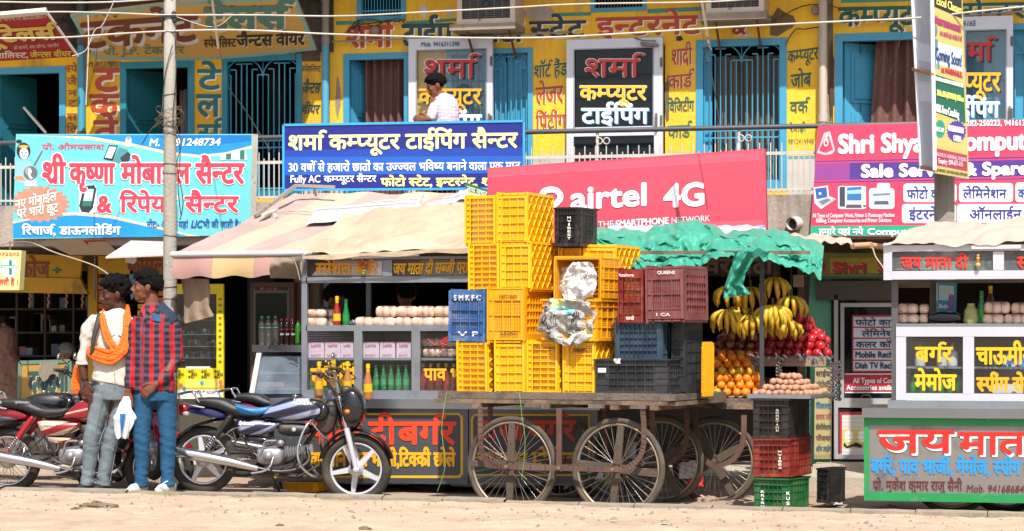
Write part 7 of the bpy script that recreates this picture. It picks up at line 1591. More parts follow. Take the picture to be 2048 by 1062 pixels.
    # front end
    for y in (-.085, .085):
        m = MB(); a, b, c = q(673,783,y), q(692,848,y), q(714,926,y); m.cyl(a, b, .0165, n=12); fk = m.obj('fork_tube', CHR, t); m = MB(); m.cyl(b.lerp(a,.05), c, .025, .022, n=12); m.lathe([(.0,-.03),(.026,-.03),(.026,.03),(0,.03)], 12, c, 'y'); m.obj('fork_slider', SLV, fk)
    m = MB()
    def ff(u, v):
        a = R(18)+u*R(150); c = fb_; r_ = .325+.012*math.sin(u*math.pi); b = (v-.5)*2.0; rr_ = r_-.045*(1-math.cos(b))*1.2; return c+Vector((math.cos(a)*rr_, .072*math.sin(b)/.84, math.sin(a)*rr_))
    m.grid(ff, 30, 8); m.bar(fb_+Vector((-.02,-.09,.0)), fb_+Vector((-.03,-.08,.3)), .004,.03,(1,0,0)); m.obj('front_mudguard', panelm if parts == 'red' else BLKP, t)
    m = MB(); m.bar(q(668,778,0), q(680,812,0), .2,.03,(1,0,0)); m.bar(q(672,784,-.09), q(672,784,.09), .05,.03,(0,0,1)); m.tube([q(662,790), q(676,850)], .026, 10); m.obj('steering_head', BLKM, t)
    m = MB(); puffy(m, sm2(q2([(678,785),(690,768),(704,766),(718,780),(726,804),(722,830),(706,846),(688,836),(680,810)])), .13); hd = m.obj('headlight_cowl', BLKP, t)
    m = MB(); m.lathe([(0,.0),(.05,.004),(.078,-.01),(.082,-.03)], 18, q(722,822)+Vector((-.012,0,0)), 'x'); m.obj('headlight', M('headlight_glass','B8C0C8',.08,.6,var=.05), hd)
    m = MB(); puffy(m, sm2(q2([(672,770),(684,762),(696,766),(694,776),(680,780)])), .08); m.obj('instrument_cluster', BLKM, t)
    m = MB(); m.bar(q(700,764,-.0), q(716,784,0), .15,.006,(1,0,1)); m.obj('visor', M('tinted_visor','30302E',.1,var=.05), t)
    m = MB()
    for s in (-1, 1): m.tube(spl([q(668,782,0), q(666,775,s*.07), q(658,752,s*.16), q(650,742,s*.24), q(640,738,s*.30), q(632,738,s*.345)], 4), .011, 8)
    m.obj('handlebar', CHR, t)
    for s in (-1, 1): m = MB(); m.cyl(q(641,738.5,s*.29), q(629,738,s*.40), .017, n=10); m.cyl(q(646,742,s*.27), q(642,740,s*.29), .028, n=10); m.tube([q(648,742,s*.27), q(652,738,s*.31), q(648,737,s*.40)], .006, 5); m.obj('grip', MBK, t)
    for s in ((-1, 1) if mirrors else ()):
        m = MB(); m.tube(spl([q(650,742,s*.25), q(652,728,s*.28), q(640,715,s*.32)], 4), .005, 6); st2 = m.obj('mirror_stem', BLKM, t); m = MB(); m.ball(q(636,710,s*.34), .055, 14, 8, (.35,1,.62)); m.obj('mirror', CHR, st2)
    m = MB()
    for k, (a, b) in enumerate((((648,742),(690,800)),((644,742),(684,830)),((650,744),(670,815)))): m.tube(spl([q(a[0],a[1],-.26), q((a[0]+b[0])/2+8,(a[1]+b[1])/2-14+k*6,-.2), q(b[0],b[1],-.08)], 6), .0045, 6)
    m.obj('cable', BLKM, t)
    m = MB(); m.ball(q(694,812,-.15), .026, 10, 8, (1,.8,.8)); m.cyl(q(694,812,-.15), q(690,812,-.08), .007, n=6); m.obj('indicator', ink('B86A28', .25), t)
    return t
PURP = banded('tank_stripes_blue', '8E96A6', '1C2472', '10121F', 3.0, 16)
b1 = bike('motorcycle', 'black and blue silver striped motorcycle with alloy wheels and a blue seat pad', PURP, banded('side_stripes_blue','8E96A6','20287A','1A1A30', 3.4, 24), M('blue_violet_paint','1E2460',.2,coat=.6), BLKM, True, M('blue_seat','1C6AA0',.45,var=.1,bump=.2,bs=90), mirrors=False)
RTv = Vector((math.cos(R(7)), math.sin(R(7)), 0))
def place_bike(b, px, py, Y, yaw, pitch=0.0, s=1.0, roll=0.0):      # rear hub at this pixel
    h = on(px, py, Y); z0 = .273*s
    b.rotation_euler = (roll, pitch, yaw); b.scale = (s, s, s)
    b.location = (h.x, h.y, h.z-z0)
place_bike(b1, 405, 919, -3.95, R(9), R(2.2), 1.02)
def text_on(b, s, col, x0, yb, x1, yt, y, kw, name='lettering'):     # lettering on the camera side of a bike
    m = MB(); S = 238.0
    class L_:
        n = Vector((0,-1,0)); p = Vector()
        def at(self, px, py, off=0.0): return Vector(((px-405)/S, y-off, (985-py)/S))
    put_text(m, L_(), s, x0, yb, x1, yt, **kw); m.obj(name, ink(col, .3), b)
text_on(b1, 'HERO', 'E8E8F0', 586, 795, 618, 790, -.128, dict(bold=.012)); text_on(b1, 'HONDA', 'E8E8F0', 584, 802, 622, 796, -.134, dict(bold=.012)); text_on(b1, 'Splendor', 'E8E8F0', 478, 846, 512, 839, -.133, dict(bold=.03, slant=.4))
REDP = M('red_bike_paint','8E0E22',.2,coat=.7,var=.05); CRM = M('cream_bike_paint','C8A878',.25,coat=.6,var=.05)
b2 = bike('motorcycle', 'red and cream motorcycle with wire wheels parked at the left end', banded('tank_stripes_red','900F24','C8A878','900F24',2.0,10), banded('side_stripes_red','900F24','C8A878','B8A898',2.4,18), REDP, M('red_shock','A0141E',.3,coat=.4), False, None, parts='red')
place_bike(b2, 14, 921, -3.75, R(9), R(1.5), 1.05)
text_on(b2, 'Splendor', 'E0DCD8', 478, 846, 512, 839, -.133, dict(bold=.03, slant=.4)); text_on(b2, 'splendor', '9A9A9E', 425, 804, 455, 799, -.122, dict(bold=.02, slant=.4))
b3 = bike('motorcycle', 'dark red motorcycle mostly hidden behind the blue one, chrome tail rack showing', REDP, BLKP, REDP, BLKM, False, None, parts='red')
place_bike(b3, 485, 895, -3.55+.35, R(5), 0, .92)
b4 = bike('motorcycle', 'black motorcycle hidden behind the red and cream one, round mirrors above', BLKP, BLKP, BLKP, BLKM, True, None)
place_bike(b4, -75, 905, -3.0, R(12), 0, 1.0)
b5 = bike('motorcycle', 'worn black motorcycle with red front mudguard turned towards the street between the men', BLKP, BLKP, REDP, BLKM, False, None, parts='red')
place_bike(b5, 225, 880, -2.75, R(-50), 0, .95)
# ------------------------------------------------------------------ people
class Fig:
    def __init__(s, px, Y): d = ray(px, PYH); s.t = (Y-CAM.y)/d.y; s.S = FPX/s.t
    def __call__(s, px, py, dy=0.0): return CAM + FW*(s.t+dy) + RT*((px-PXC)/s.S) + UP*((PYH-py)/s.S)
def loft(m, pts, ra, rb, n=16):
    N = len(pts); vs = []
    for i, p in enumerate(pts):
        tg = (pts[min(i+1, N-1)]-pts[max(i-1, 0)]).normalized(); u = FW.cross(tg); u = u.normalized() if u.length > 1e-4 else RT; w = tg.cross(u).normalized()
        for k in range(n): a = 2*math.pi*k/n; vs.append(p+u*(math.cos(a)*ra[i])+w*(math.sin(a)*rb[i]))
    fs = [(i*n+k, i*n+(k+1)%n, (i+1)*n+(k+1)%n, (i+1)*n+k) for i in range(N-1) for k in range(n)] + [tuple(range(n))[::-1], tuple((N-1)*n+k for k in range(n))]
    m.add(vs, fs, True)
def lo(m, F, rows, dens=4):          # rows: (px, py, dy, ra, rb) smoothed along the limb
    P = [F(*r[:3]) for r in rows]; P2 = spl(P, dens); A = []; B = []
    for i in range(len(rows)-1):
        for k in range(dens): t = k/dens; t = t*t*(3-2*t); A.append(rows[i][3]*(1-t)+rows[i+1][3]*t); B.append(rows[i][4]*(1-t)+rows[i+1][4]*t)
    A.append(rows[-1][3]); B.append(rows[-1][4]); loft(m, P2, A, B)
def cloth(o, amp=.006, fz=26, fx=9, seed=0, creases=()):
    """creases pressed into a cloth mesh after it was built; creases: (centre, radius, strength)"""
    me = o.data; me.update()
    no = [v.normal.copy() for v in me.vertices]
    for v, nn in zip(me.vertices, no):
        p = v.co; a = p.dot(RT)
        k = 1.0
        for c, r, st in creases:
            d = (p-c).length/r
            if d < 1: k += st*(1-d*d)
        d1 = mnoise.noise(Vector((a*fx+seed, p.y*fx, p.z*fz+a*10))); d2 = mnoise.noise(Vector((a*fx*2.3, p.y*9+seed, p.z*fz*1.9-a*14)))
        v.co = p + nn*amp*k*(d1+.5*d2)
    me.update(); return o
def hand(m, F, wx, wy, wdy, ang, s=1.0, side=1, curl=.5):
    """palm and five bent fingers; ang: direction the hand points in the picture plane (degrees, -90 is down)"""
    w = F(wx, wy, wdy); d = RT*math.cos(R(ang))+UP*math.sin(R(ang)); u = FW.cross(d).normalized(); nrm = -FW
    def P(a, b, c): return w + (d*a+u*b+nrm*c)*s
    loft(m, [P(-.02,0,0), P(.02,0,0), P(.06,0,.002), P(.09,0,.004)], [.024*s,.034*s,.042*s,.040*s], [.019*s,.018*s,.016*s,.013*s], 12)
    for k, (b, L_) in enumerate(((-.031,.066),(-.010,.078),(.011,.074),(.031,.058))):
        pts = [P(.07,b*.8,.004), P(.09+L_*.40,b*1.05,.004-curl*.006), P(.09+L_*.72,b*1.05,.0-curl*.024), P(.09+L_*.90,b*1.0,-curl*.045)]
        m.tube(pts, [.0105*s,.0095*s,.0088*s,.0070*s], 8)
    pts = [P(.015,side*.024,.004), P(.045,side*.050,.010), P(.075,side*.058,.012), P(.097,side*.055,.010)]; m.tube(pts, [.013*s,.0115*s,.010*s,.0075*s], 8)
def headmesh(m, c, yaw, pitch=0.0, s=1.0):
    """face looks along local +x; yaw measured from the picture's right, 180 = profile to the left"""
    f = (RT*math.cos(R(yaw)) - FW*math.sin(R(yaw))); l = UP.cross(f); f2 = (f*math.cos(R(pitch)) + UP*math.sin(R(pitch))); up = f2.cross(l)
    Mx = Matrix((f2, l, up)).transposed();
    def P(a, b, z): return c + Mx @ Vector((a*s, b*s, z*s))
    def E(a, b, z, ra, rb, rz, n=18): m.ball(P(a, b, z), s, n, 12, (ra, rb, rz), Mx)
    E(-.012,0,.035,.096,.075,.088); E(.012,0,.0,.078,.068,.085); E(.040,0,-.045,.054,.054,.060); E(.062,0,-.088,.030,.032,.024); E(.03,0,-.07,.05,.05,.035)
    E(.078,0,.028,.016,.055,.014)                                    # brow
    m.tube([P(.088,0,.012), P(.104,0,-.012), P(.112,0,-.030)], [.009*s,.012*s,.015*s], 8); E(.100,.012,-.034,.012,.010,.009); E(.100,-.012,-.034,.012,.010,.009)
    E(.092,0,-.056,.012,.024,.007); E(.089,0,-.067,.012,.021,.008)      # lips
    for q in (-1, 1):
        E(.060,q*.036,-.020,.026,.024,.022); E(-.008,q*.075,-.010,.020,.010,.032); E(-.014,q*.080,-.004,.014,.008,.020)
    return P, Mx
def head_details(P, Mx, s, parent, skinn, beard=False):
    m = MB()
    for q in (-1, 1): m.ball(P(.072,q*.030,.008), s, 10, 8, (.011,.010,.0062), Mx)
    m.obj('eyes', ink('8C827A', .3), parent)
    m = MB()
    for q in (-1, 1): m.ball(P(.078,q*.031,.008), s, 8, 6, (.0055,.0055,.0055), Mx)
    m.obj('pupils', ink('140E0C', .2), parent)
    m = MB()
    for q in (-1, 1): m.tube([P(.091,q*.012,.030), P(.086,q*.034,.036), P(.070,q*.052,.030)], [.003*s,.0042*s,.002*s], 6)
    if beard: m.tube([P(.098,-.026,-.050), P(.108,0,-.045), P(.098,.026,-.050)], [.002*s,.004*s,.002*s], 6)
    m.obj('eyebrows', ink('16100E', .7), parent)
    m = MB(); m.tube([P(.092,-.022,-.062), P(.101,0,-.0615), P(.092,.022,-.062)], [.0015*s,.0025*s,.0015*s], 6); m.obj('mouth', M('lip_line','3A1C18',.5), parent)
HAIR = M('black_hair', '0A0909', .85, spec=.15, var=.3, vs_=60, bump=.5, bs=160)
def hair(P, Mx, s, parent, kind, seed=1):
    rr = random.Random(seed); m = MB()
    n = 420 if kind == 'curly' else 300
    for k in range(n):
        a = rr.uniform(0, 6.283); z = rr.uniform(-.35, 1.0) if kind != 'curly' else rr.uniform(-.45, 1.0); r = math.sqrt(max(0, 1-z*z)); x, y = r*math.cos(a), r*math.sin(a)
        front = x > .35
        if front and z < (.42 if kind != 'curly' else .34): continue
        if abs(y) > .6 and z < .05 and x > -.1: continue
        g = 1.0+rr.uniform(-.02,.20 if kind == 'curly' else .04)
        p = P(-.014+x*.100*g, y*.083*g, .040+z*.094*g)
        if kind == 'curly': m.ball(p, s*rr.uniform(.012,.020), 7, 5)
        else:
            fwd = Vector((.9, .15*y, -.35)) if z > .3 else Vector((-.15, 0, -1)); q = P(-.014+x*.100*g+fwd.x*.03, y*.083*g+fwd.y*.03, .040+z*.094*g+fwd.z*.03); m.tube([p, p.lerp(q,.5), q], [.012*s,.012*s,.006*s], 6)
    if kind == 'fringe':
        for k in range(26): y = -1+2*k/25; m.tube([P(.03,y*.06,.125-.02*y*y), P(.085-.02*y*y,y*.062,.100), P(.100-.03*y*y,y*.064,.060+rr.uniform(-.008,.008))], [.012*s,.012*s,.005*s], 6)
    m.ball(P(-.016,0,.042), s, 20, 14, (.098,.081,.090), Mx) if kind != 'x' else None
    o = m.obj('hair', HAIR, parent); finish(o, remesh=.0065, smooth=1); return o
def skinm(name, col): return M(name, col, .62, spec=.3, var=.08, vs_=14, bump=.08, bs=120)
def jeans_mat(name, a, b): return M(name, a, .85, var=.12, vs_=9, col2=b, c2t=.56, c2s=5, bump=.25, bs=220)
# ---- the man in the white shirt with the orange scarf
F = Fig(225, -4.36); SK = skinm('dark_brown_skin', '4A2A1C')
A_ = thing('person', 'man in white shirt and pale jeans with a long orange scarf looped round him', 'person')
m = MB(); P, Mx = headmesh(m, F(229, 588, 0), 158, -6, 1.12)
lo(m, F, [(236,602,.01,.058,.060),(239,622,.01,.062,.062),(238,640,.01,.09,.075),(230,700,0,.135,.10),(232,760,0,.13,.10),(230,785,0,.14,.11)])
lo(m, F, [(190,650,0,.055,.055),(170,700,0,.045,.045),(165,728,-.02,.036,.037),(168,745,-.03,.033,.033),(172,764,-.04,.026,.024),(174,772,-.04,.025,.021)])
lo(m, F, [(280,655,.04,.052,.055),(286,715,.06,.045,.045),(286,760,.02,.036,.036),(284,790,0,.027,.024)])
hand(m, F, 174, 768, -.04, -86, 1.02, -1, .7); hand(m, F, 284, 790, 0, -90, 1.0, 1, .7)
lo(m, F, [(195,790,0,.075,.08),(184,870,0,.055,.06),(172,955,0,.036,.04)]); lo(m, F, [(235,790,.02,.075,.08),(222,870,.02,.055,.06),(208,955,.02,.036,.04)])
b = m.obj('body', SK, A_); finish(b, remesh=.0062, smooth=2); b['label'] = 'dark skinned face, neck, forearm and ringed hand'
head_details(P, Mx, 1.12, A_, SK); hair(P, Mx, 1.13, A_, 'curly', 2)
WSH = M('white_shirt', 'BDB6AC', .85, var=.05, vs_=6, bump=.1, bs=160)
m = MB()
lo(m, F, [(239,622,.02,.066,.070),(237,634,.005,.118,.085),(230,650,0,.188,.105),(229,690,0,.184,.12),(229,735,0,.178,.118),(228,757,0,.182,.122),(226,768,-.002,.182,.125)])
lo(m, F, [(196,640,.0,.062,.07),(180,655,0,.068,.072),(172,690,-.005,.058,.062),(167,712,-.01,.055,.058),(166,727,-.015,.050,.052)])
lo(m, F, [(262,642,.0,.062,.07),(280,660,.02,.066,.07),(287,700,.05,.056,.06),(288,735,.05,.050,.052)])
lo(m, F, [(212,762,-.07,.05,.03),(216,776,-.085,.030,.014),(214,781,-.09,.012,.008)]); lo(m, F, [(246,762,-.06,.06,.03),(252,772,-.075,.040,.018)])
sh = m.obj('shirt', WSH, A_); finish(sh, remesh=.009, smooth=3); cloth(sh, .010, 14, 8, 3, [(F(200,735,0), .16, .8), (F(170,695,0), .12, 1.0)])
m = MB(); m.tube([F(232,700,-.135), F(236,770,-.14)], .0045, 5, flat=.5)
for py in (705,722,740,757): m.ball(F(236-(757-py)*.05,py,-.143), .0055, 8, 6)
m.obj('placket', M('shirt_seam','9C968C',.8), A_)
for s_ in (-1, 1):
    m = MB(); c0 = (238,640); P0 = F(c0[0]+s_*6, 652, -.105); m.add([F(238+s_*3,668,-.125), F(238+s_*15,636,-.06), F(238+s_*20,648,-.10), F(238+s_*9,672,-.13)], [(0,1,2,3)]); m.obj('collar', WSH, A_)
m = MB(); m.lathe([(.056,0),(.060,.006),(.060,.022),(.055,.028)], 20, F(166,727,-.012)-Vector((0,0,.012))); m.obj('cuff', WSH, A_)
JA = jeans_mat('pale_jeans', '636E74', '6E7A80')
m = MB()
lo(m, F, [(228,762,0,.155,.112),(227,785,0,.165,.118),(226,800,0,.17,.118)])
lo(m, F, [(204,790,0,.092,.10),(198,820,0,.088,.094),(189,855,-.01,.072,.08),(184,878,-.015,.070,.076),(180,915,0,.062,.066),(176,950,.0,.055,.06),(174,972,.0,.058,.066)])
lo(m, F, [(246,788,.02,.090,.10),(238,825,.02,.082,.092),(226,862,.02,.070,.078),(220,885,.015,.068,.074),(213,920,.02,.060,.066),(207,950,.02,.054,.06),(206,973,.02,.060,.066)])
jn = m.obj('jeans', JA, A_); finish(jn, remesh=.009, smooth=3); cloth(jn, .0032, 24, 6, 5, [(F(184,875,0), .16, 1.6), (F(176,960,0), .13, 2.2), (F(208,960,0), .13, 2.2), (F(222,880,0), .16, 1.6), (F(224,795,0), .12, 1.2)])
m = MB(); m.tube(spl([F(212,790,-.115), F(202,830,-.09), F(194,870,-.085), F(188,920,-.07), F(184,962,-.065)]), .003, 5); m.tube(spl([F(262,790,-.06), F(250,835,-.06), F(238,875,-.055), F(230,920,-.05), F(222,962,-.045)]), .003, 5); m.obj('jeans_seam', ink('737C82', .8), A_, kind='stuff')
m = MB()
for x, d in ((172,0),(205,.02)): loft(m, [F(x+6,977,d+.06), F(x,976,d-.0), F(x-6,979,d-.09), F(x-9,982,d-.15)], [.036,.042,.046,.032], [.03,.035,.028,.018])
s_ = m.obj('shoes', ink('1A1C24', .6), A_)
m = MB(); lo(m, F, [(201,628,-.04,.022,.018),(199,650,-.11,.022,.012),(194,672,-.13,.020,.011),(190,700,-.13,.017,.010),(187,716,-.10,.015,.009)]); m.obj('backpack_strap', M('grey_strap','2C2A28',.7,var=.2), A_); m = MB(); lo(m, F, [(270,632,-.0,.022,.014),(276,655,-.06,.020,.012),(279,690,-.08,.018,.010)]); st_ = m.obj('backpack_strap', M('grey_strap','2C2A28',.7,var=.2), A_)
m = MB(); lo(m, F, [(235,650,.15,.13,.05),(235,690,.19,.15,.08),(235,735,.17,.14,.06)]); o = m.obj('backpack', M('dark_backpack','26262A',.8), None); o['label'] = 'dark backpack on the back of the man in the white shirt'; o['category'] = 'backpack'
ORG = M('orange_scarf_cloth', 'D8620C', .8, var=.15, vs_=20, col2='C02A12', c2t=.62, c2s=18, bump=.4, bs=90)
def strands(m, F, rows, dens=5):
    ws = [r[3] for r in rows]; n = 4
    for k in range(n):
        o = (k-(n-1)/2)/(n-1)*1.5; rr_ = []
        for i, r in enumerate(rows):
            p, q_ = rows[max(i-1,0)], rows[min(i+1,len(rows)-1)]; dx, dy = q_[0]-p[0], q_[1]-p[1]; L_ = math.hypot(dx, dy) or 1; w = r[3]*F.S*o*(1+.12*math.sin(i*2.3+k*1.7))
            rr_.append((r[0]-dy/L_*w, r[1]+dx/L_*w, r[2]-.006*(k % 2), r[3]*.30, r[4]*.75))
        lo(m, F, rr_, dens)
m = MB()
strands(m, F, [(226,632,.05,.03,.03),(212,622,.02,.030,.025),(209,634,-.07,.026,.020),(214,656,-.115,.028,.018),(224,680,-.14,.030,.018),(238,700,-.15,.030,.020),(246,706,-.15,.026,.02)], 5)
strands(m, F, [(240,628,.05,.03,.03),(252,616,.02,.030,.026),(257,632,-.06,.032,.022),(260,660,-.12,.042,.018),(258,683,-.14,.046,.018),(248,702,-.15,.052,.018),(228,714,-.15,.058,.018),(205,710,-.135,.060,.018),(184,701,-.08,.050,.022),(180,698,.0,.03,.03)], 5)
strands(m, F, [(246,700,-.145,.03,.02),(262,690,-.13,.034,.022),(270,676,-.10,.03,.02),(272,655,-.05,.03,.02)], 5)
strands(m, F, [(262,690,-.11,.028,.016),(268,725,-.11,.030,.014),(267,760,-.10,.034,.014),(266,778,-.10,.036,.012)], 5)
strands(m, F, [(163,705,.07,.030,.014),(156,735,.06,.036,.014),(150,760,.06,.040,.012),(148,782,.06,.040,.010)], 5)
sc_ = m.obj('scarf', ORG, A_); finish(sc_, remesh=.0055, smooth=1); cloth(sc_, .0045, 60, 10, 7)
m = MB(); rr = random.Random(2)
for k in range(14): x = 142+k*1.0; m.tube([F(x,780,.05), F(x-1+rr.uniform(-1,1),788,.05)], .002, 4)
m.obj('fringe', ORG, A_)
m = MB(); m.torus(F(171,757,-.035), .034, .004, 20, 6, axis='z'); m.torus(F(171,760,-.035), .033, .003, 20, 6, axis='z'); m.obj('bracelet', ink('1A1614'), A_); m = MB(); m.torus(F(170,795,-.052), .0095, .0026, 12, 6, axis='z'); m.obj('ring', CHR, A_)
# ---- the man in the checked shirt
G = Fig(300, -4.40); SK2 = skinm('brown_skin', '6E4230')
B_ = thing('person', 'man in red and black checked shirt and blue jeans holding a plastic bag', 'person')
m = MB(); P, Mx = headmesh(m, G(294, 573, 0), 172, 0, 1.12)
lo(m, G, [(301,588,.01,.058,.060),(303,604,.01,.060,.062),(303,622,.01,.09,.08),(305,700,0,.13,.10),(308,770,0,.13,.10)])
lo(m, G, [(338,640,.02,.05,.055),(348,700,.02,.043,.045),(340,740,-.07,.036,.038),(320,764,-.13,.028,.026),(314,770,-.14,.026,.022)])
lo(m, G, [(275,640,.0,.05,.055),(268,700,.0,.042,.045),(262,750,-.05,.033,.034),(259,783,-.07,.026,.023)])
hand(m, G, 316, 768, -.14, -140, .98, 1, .6); hand(m, G, 258, 784, -.07, -84, 1.0, 1, .9)
lo(m, G, [(290,790,0,.075,.08),(286,870,0,.055,.06),(284,960,0,.036,.04)]); lo(m, G, [(330,790,.02,.075,.08),(334,870,.02,.055,.06),(333,960,.02,.036,.04)])
b = m.obj('body', SK2, B_); finish(b, remesh=.0062, smooth=2)
head_details(P, Mx, 1.12, B_, SK2); hair(P, Mx, 1.14, B_, 'fringe', 5)
def check_mat(name, red, dk, gy, per=.041, perz=.036):
    m = M(name, red, .8, bump=.1, bs=200); n = m.node_tree.nodes; l = m.node_tree.links; bs = n['Principled BSDF']; tc = n.new('ShaderNodeTexCoord')
    mp = n.new('ShaderNodeMapping'); mp.inputs['Rotation'].default_value = (0, 0, -TH); l.new(tc.outputs['Object'], mp.inputs[0]); sp = n.new('ShaderNodeSeparateXYZ'); l.new(mp.outputs[0], sp.inputs[0])
    nz = n.new('ShaderNodeTexNoise'); nz.inputs['Scale'].default_value = 3.0; l.new(tc.outputs['Object'], nz.inputs[0])
    def band(src, period, frac, warp=.03):
        a = n.new('ShaderNodeMath'); a.operation = 'MULTIPLY_ADD'; l.new(nz.outputs[0], a.inputs[0]); a.inputs[1].default_value = warp; l.new(src, a.inputs[2])
        b = n.new('ShaderNodeMath'); b.operation = 'DIVIDE'; l.new(a.outputs[0], b.inputs[0]); b.inputs[1].default_value = period
        c = n.new('ShaderNodeMath'); c.operation = 'FRACT'; l.new(b.outputs[0], c.inputs[0]); d = n.new('ShaderNodeMath'); d.operation = 'LESS_THAN'; l.new(c.outputs[0], d.inputs[0]); d.inputs[1].default_value = frac; return d.outputs[0]
    v = band(sp.outputs['X'], per*2, .5); h = band(sp.outputs['Z'], perz*1.5, .5)
    def mix(f, a, b):
        x = n.new('ShaderNodeMix'); x.data_type = 'RGBA'; l.new(f, x.inputs[0])
        for i, c in ((6, a), (7, b)):
            if isinstance(c, str): x.inputs[i].default_value = (*lin(c), 1)
            else: l.new(c, x.inputs[i])
        return x.outputs[2]
    red2 = mix(h, red, '8A1220'); dark = mix(h, gy, dk); l.new(mix(v, red2, dark), bs.inputs['Base Color']); return m
CHK = check_mat('red_check_cloth', 'A60C1A', '0E1018', '34364A')
m = MB()
lo(m, G, [(304,610,.015,.068,.072),(306,624,0,.118,.085),(309,640,0,.186,.105),(307,690,0,.182,.12),(306,735,0,.180,.122),(307,768,0,.188,.125),(307,783,0,.184,.124)])
lo(m, G, [(330,636,.0,.062,.07),(346,655,.01,.066,.068),(351,695,.01,.058,.06),(352,718,.0,.054,.056),(343,738,-.05,.050,.052),(330,756,-.10,.044,.044),(320,765,-.125,.040,.038)])
lo(m, G, [(280,636,.0,.058,.066),(271,658,.0,.058,.06),(266,705,-.01,.050,.054),(262,745,-.04,.044,.046),(260,776,-.06,.042,.042)])
sh = m.obj('shirt', CHK, B_); finish(sh, remesh=.009, smooth=3); cloth(sh, .0095, 13, 8, 11, [(G(345,735,-.03), .14, 1.1), (G(280,760,0), .15, .6)])
m = MB()
for s_ in (-1, 1): m.add([G(301,636,-.10), G(303+s_*14,608,-.055), G(303+s_*19,620,-.085), G(303+s_*8,642,-.12)], [(0,1,2,3)])
m.add([G(290,612,-.07), G(318,604,-.06), G(322,616,-.08), G(303,628,-.10)], [(0,1,2,3)]); m.obj('collar', CHK, B_)
DNM = M('dark_denim','1A2A40',.85,var=.2,vs_=12); BLUP = M('faded_blue_denim','24567C',.85,var=.3,vs_=14)
m = MB()
lo(m, G, [(312,622,.0,.10,.080),(330,634,.0,.082,.078),(345,648,.01,.070,.074)]); o = m.obj('shoulder_yoke', DNM, B_); finish(o, remesh=.009, smooth=1)
m = MB()
def f(u, v): a = G(306+20*u, 626+14*v+4*u, -.105-.012*math.sin(math.pi*u)); return a
m.grid(f, 8, 6); m.tube([G(292,634,-.105), G(286,690,-.128), G(289,740,-.132), G(291,780,-.13)], .009, 6, flat=.5); m.obj('blue_trim', BLUP, B_)
JB = jeans_mat('blue_jeans', '0F4668', '155278')
m = MB()
lo(m, G, [(309,768,0,.155,.112),(309,790,0,.165,.118),(309,802,0,.168,.118)])
lo(m, G, [(290,792,0,.090,.10),(286,825,0,.084,.092),(284,862,-.015,.072,.078),(284,885,-.015,.068,.074),(284,925,0,.060,.066),(283,955,.0,.056,.062),(282,974,.0,.060,.068)])
lo(m, G, [(329,790,.02,.090,.10),(333,830,.02,.084,.092),(335,866,.01,.072,.078),(335,890,.01,.068,.074),(335,925,.02,.061,.066),(334,955,.02,.056,.062),(335,974,.02,.062,.068)])
jn = m.obj('jeans', JB, B_); finish(jn, remesh=.009, smooth=3); cloth(jn, .0032, 24, 6, 21, [(G(284,875,0), .16, 1.6), (G(283,955,0), .14, 2.4), (G(334,955,0), .14, 2.4), (G(335,880,0), .16, 1.6), (G(309,800,0), .12, 1.2)])
m = MB()
for x, d in ((278,0),(334,.02)): loft(m, [G(x+10,976,d+.07), G(x+2,974,d), G(x-8,978,d-.10), G(x-14,982,d-.17)], [.036,.044,.048,.034], [.032,.036,.028,.018])
sh_ = m.obj('shoes', M('white_shoe','BDBDBA',.5,var=.1), B_)
m = MB(); m.tube([G(322,970,-.13), G(332,964,-.14), G(340,960,-.12)], .004, 5); m.tube([G(322,972,-.14), G(336,968,-.14)], .004, 5); m.obj('laces', ink('D8D8D4'), B_)
# white plastic bag held by him
BAGM = M('white_plastic', 'C4C6CC', .35, var=.06, vs_=8)
m = MB();
def f(u, v):
    a = 6.283*u; w_ = .020+.075*math.sin(min(1,v*1.6)*1.2)*(1-max(0,v-.55)*1.3); cx = 256-8*v; py = 792+82*v; n_ = 1+.28*mnoise.noise(Vector((math.cos(a)*2.2, math.sin(a)*2.2, v*5)))+.12*mnoise.noise(Vector((math.cos(a)*7, math.sin(a)*7, v*3)))
    return G(cx, py+ (3*math.sin(a*5) if v > .9 else 0), -.09)+RT*(math.cos(a)*w_*n_)+FW*(math.sin(a)*w_*.5*n_)
m.grid(f, 48, 22, False); m.obj('plastic_bag', BAGM, None, label='white plastic bag hanging from the hand of the man in the checked shirt', cat='bag')
m = MB()
def f(u, v): return G(246+12*u*(1-v)+3*v, 826+44*v, -.16-.01*math.sin(u*5))
m.grid(f, 6, 8); m.obj('bag_print', ink('1E6AA8', .4), [o for o in COL.objects if o.name.startswith('plastic_bag')][0])
# ---- the man on the balcony
Hh = Fig(880, -0.62)
C_ = thing('person', 'man in a pale checked shirt on the balcony, looking down over the rail', 'person'); SK3 = skinm('warm_brown_skin', '7A4C36')
m = MB(); P, Mx = headmesh(m, Hh(872, 171, 0), 172, -22, .94)
lo(m, Hh, [(878,184,.01,.048,.05),(881,196,.01,.05,.055),(886,212,.01,.11,.08),(888,262,0,.12,.10),(886,340,.0,.12,.10)])
lo(m, Hh, [(872,200,-.06,.05,.05),(868,228,-.10,.042,.042),(862,240,-.13,.034,.034),(856,240,-.15,.026,.024)]); hand(m, Hh, 857, 240, -.15, 180, .92, 1, .8)
lo(m, Hh, [(880,330,0,.08,.09),(878,385,0,.055,.06),(878,432,0,.04,.045)]); lo(m, Hh, [(896,330,0,.08,.09),(896,385,0,.055,.06),(896,432,0,.04,.045)])
b = m.obj('body', SK3, C_); finish(b, remesh=.007, smooth=2); head_details(P, Mx, .94, C_, SK3); hair(P, Mx, .97, C_, 'short', 9)
PSH = check_mat('pale_check_cloth', 'C8BCC4', 'A8A0B4', 'C0B4BE', .018, .022)
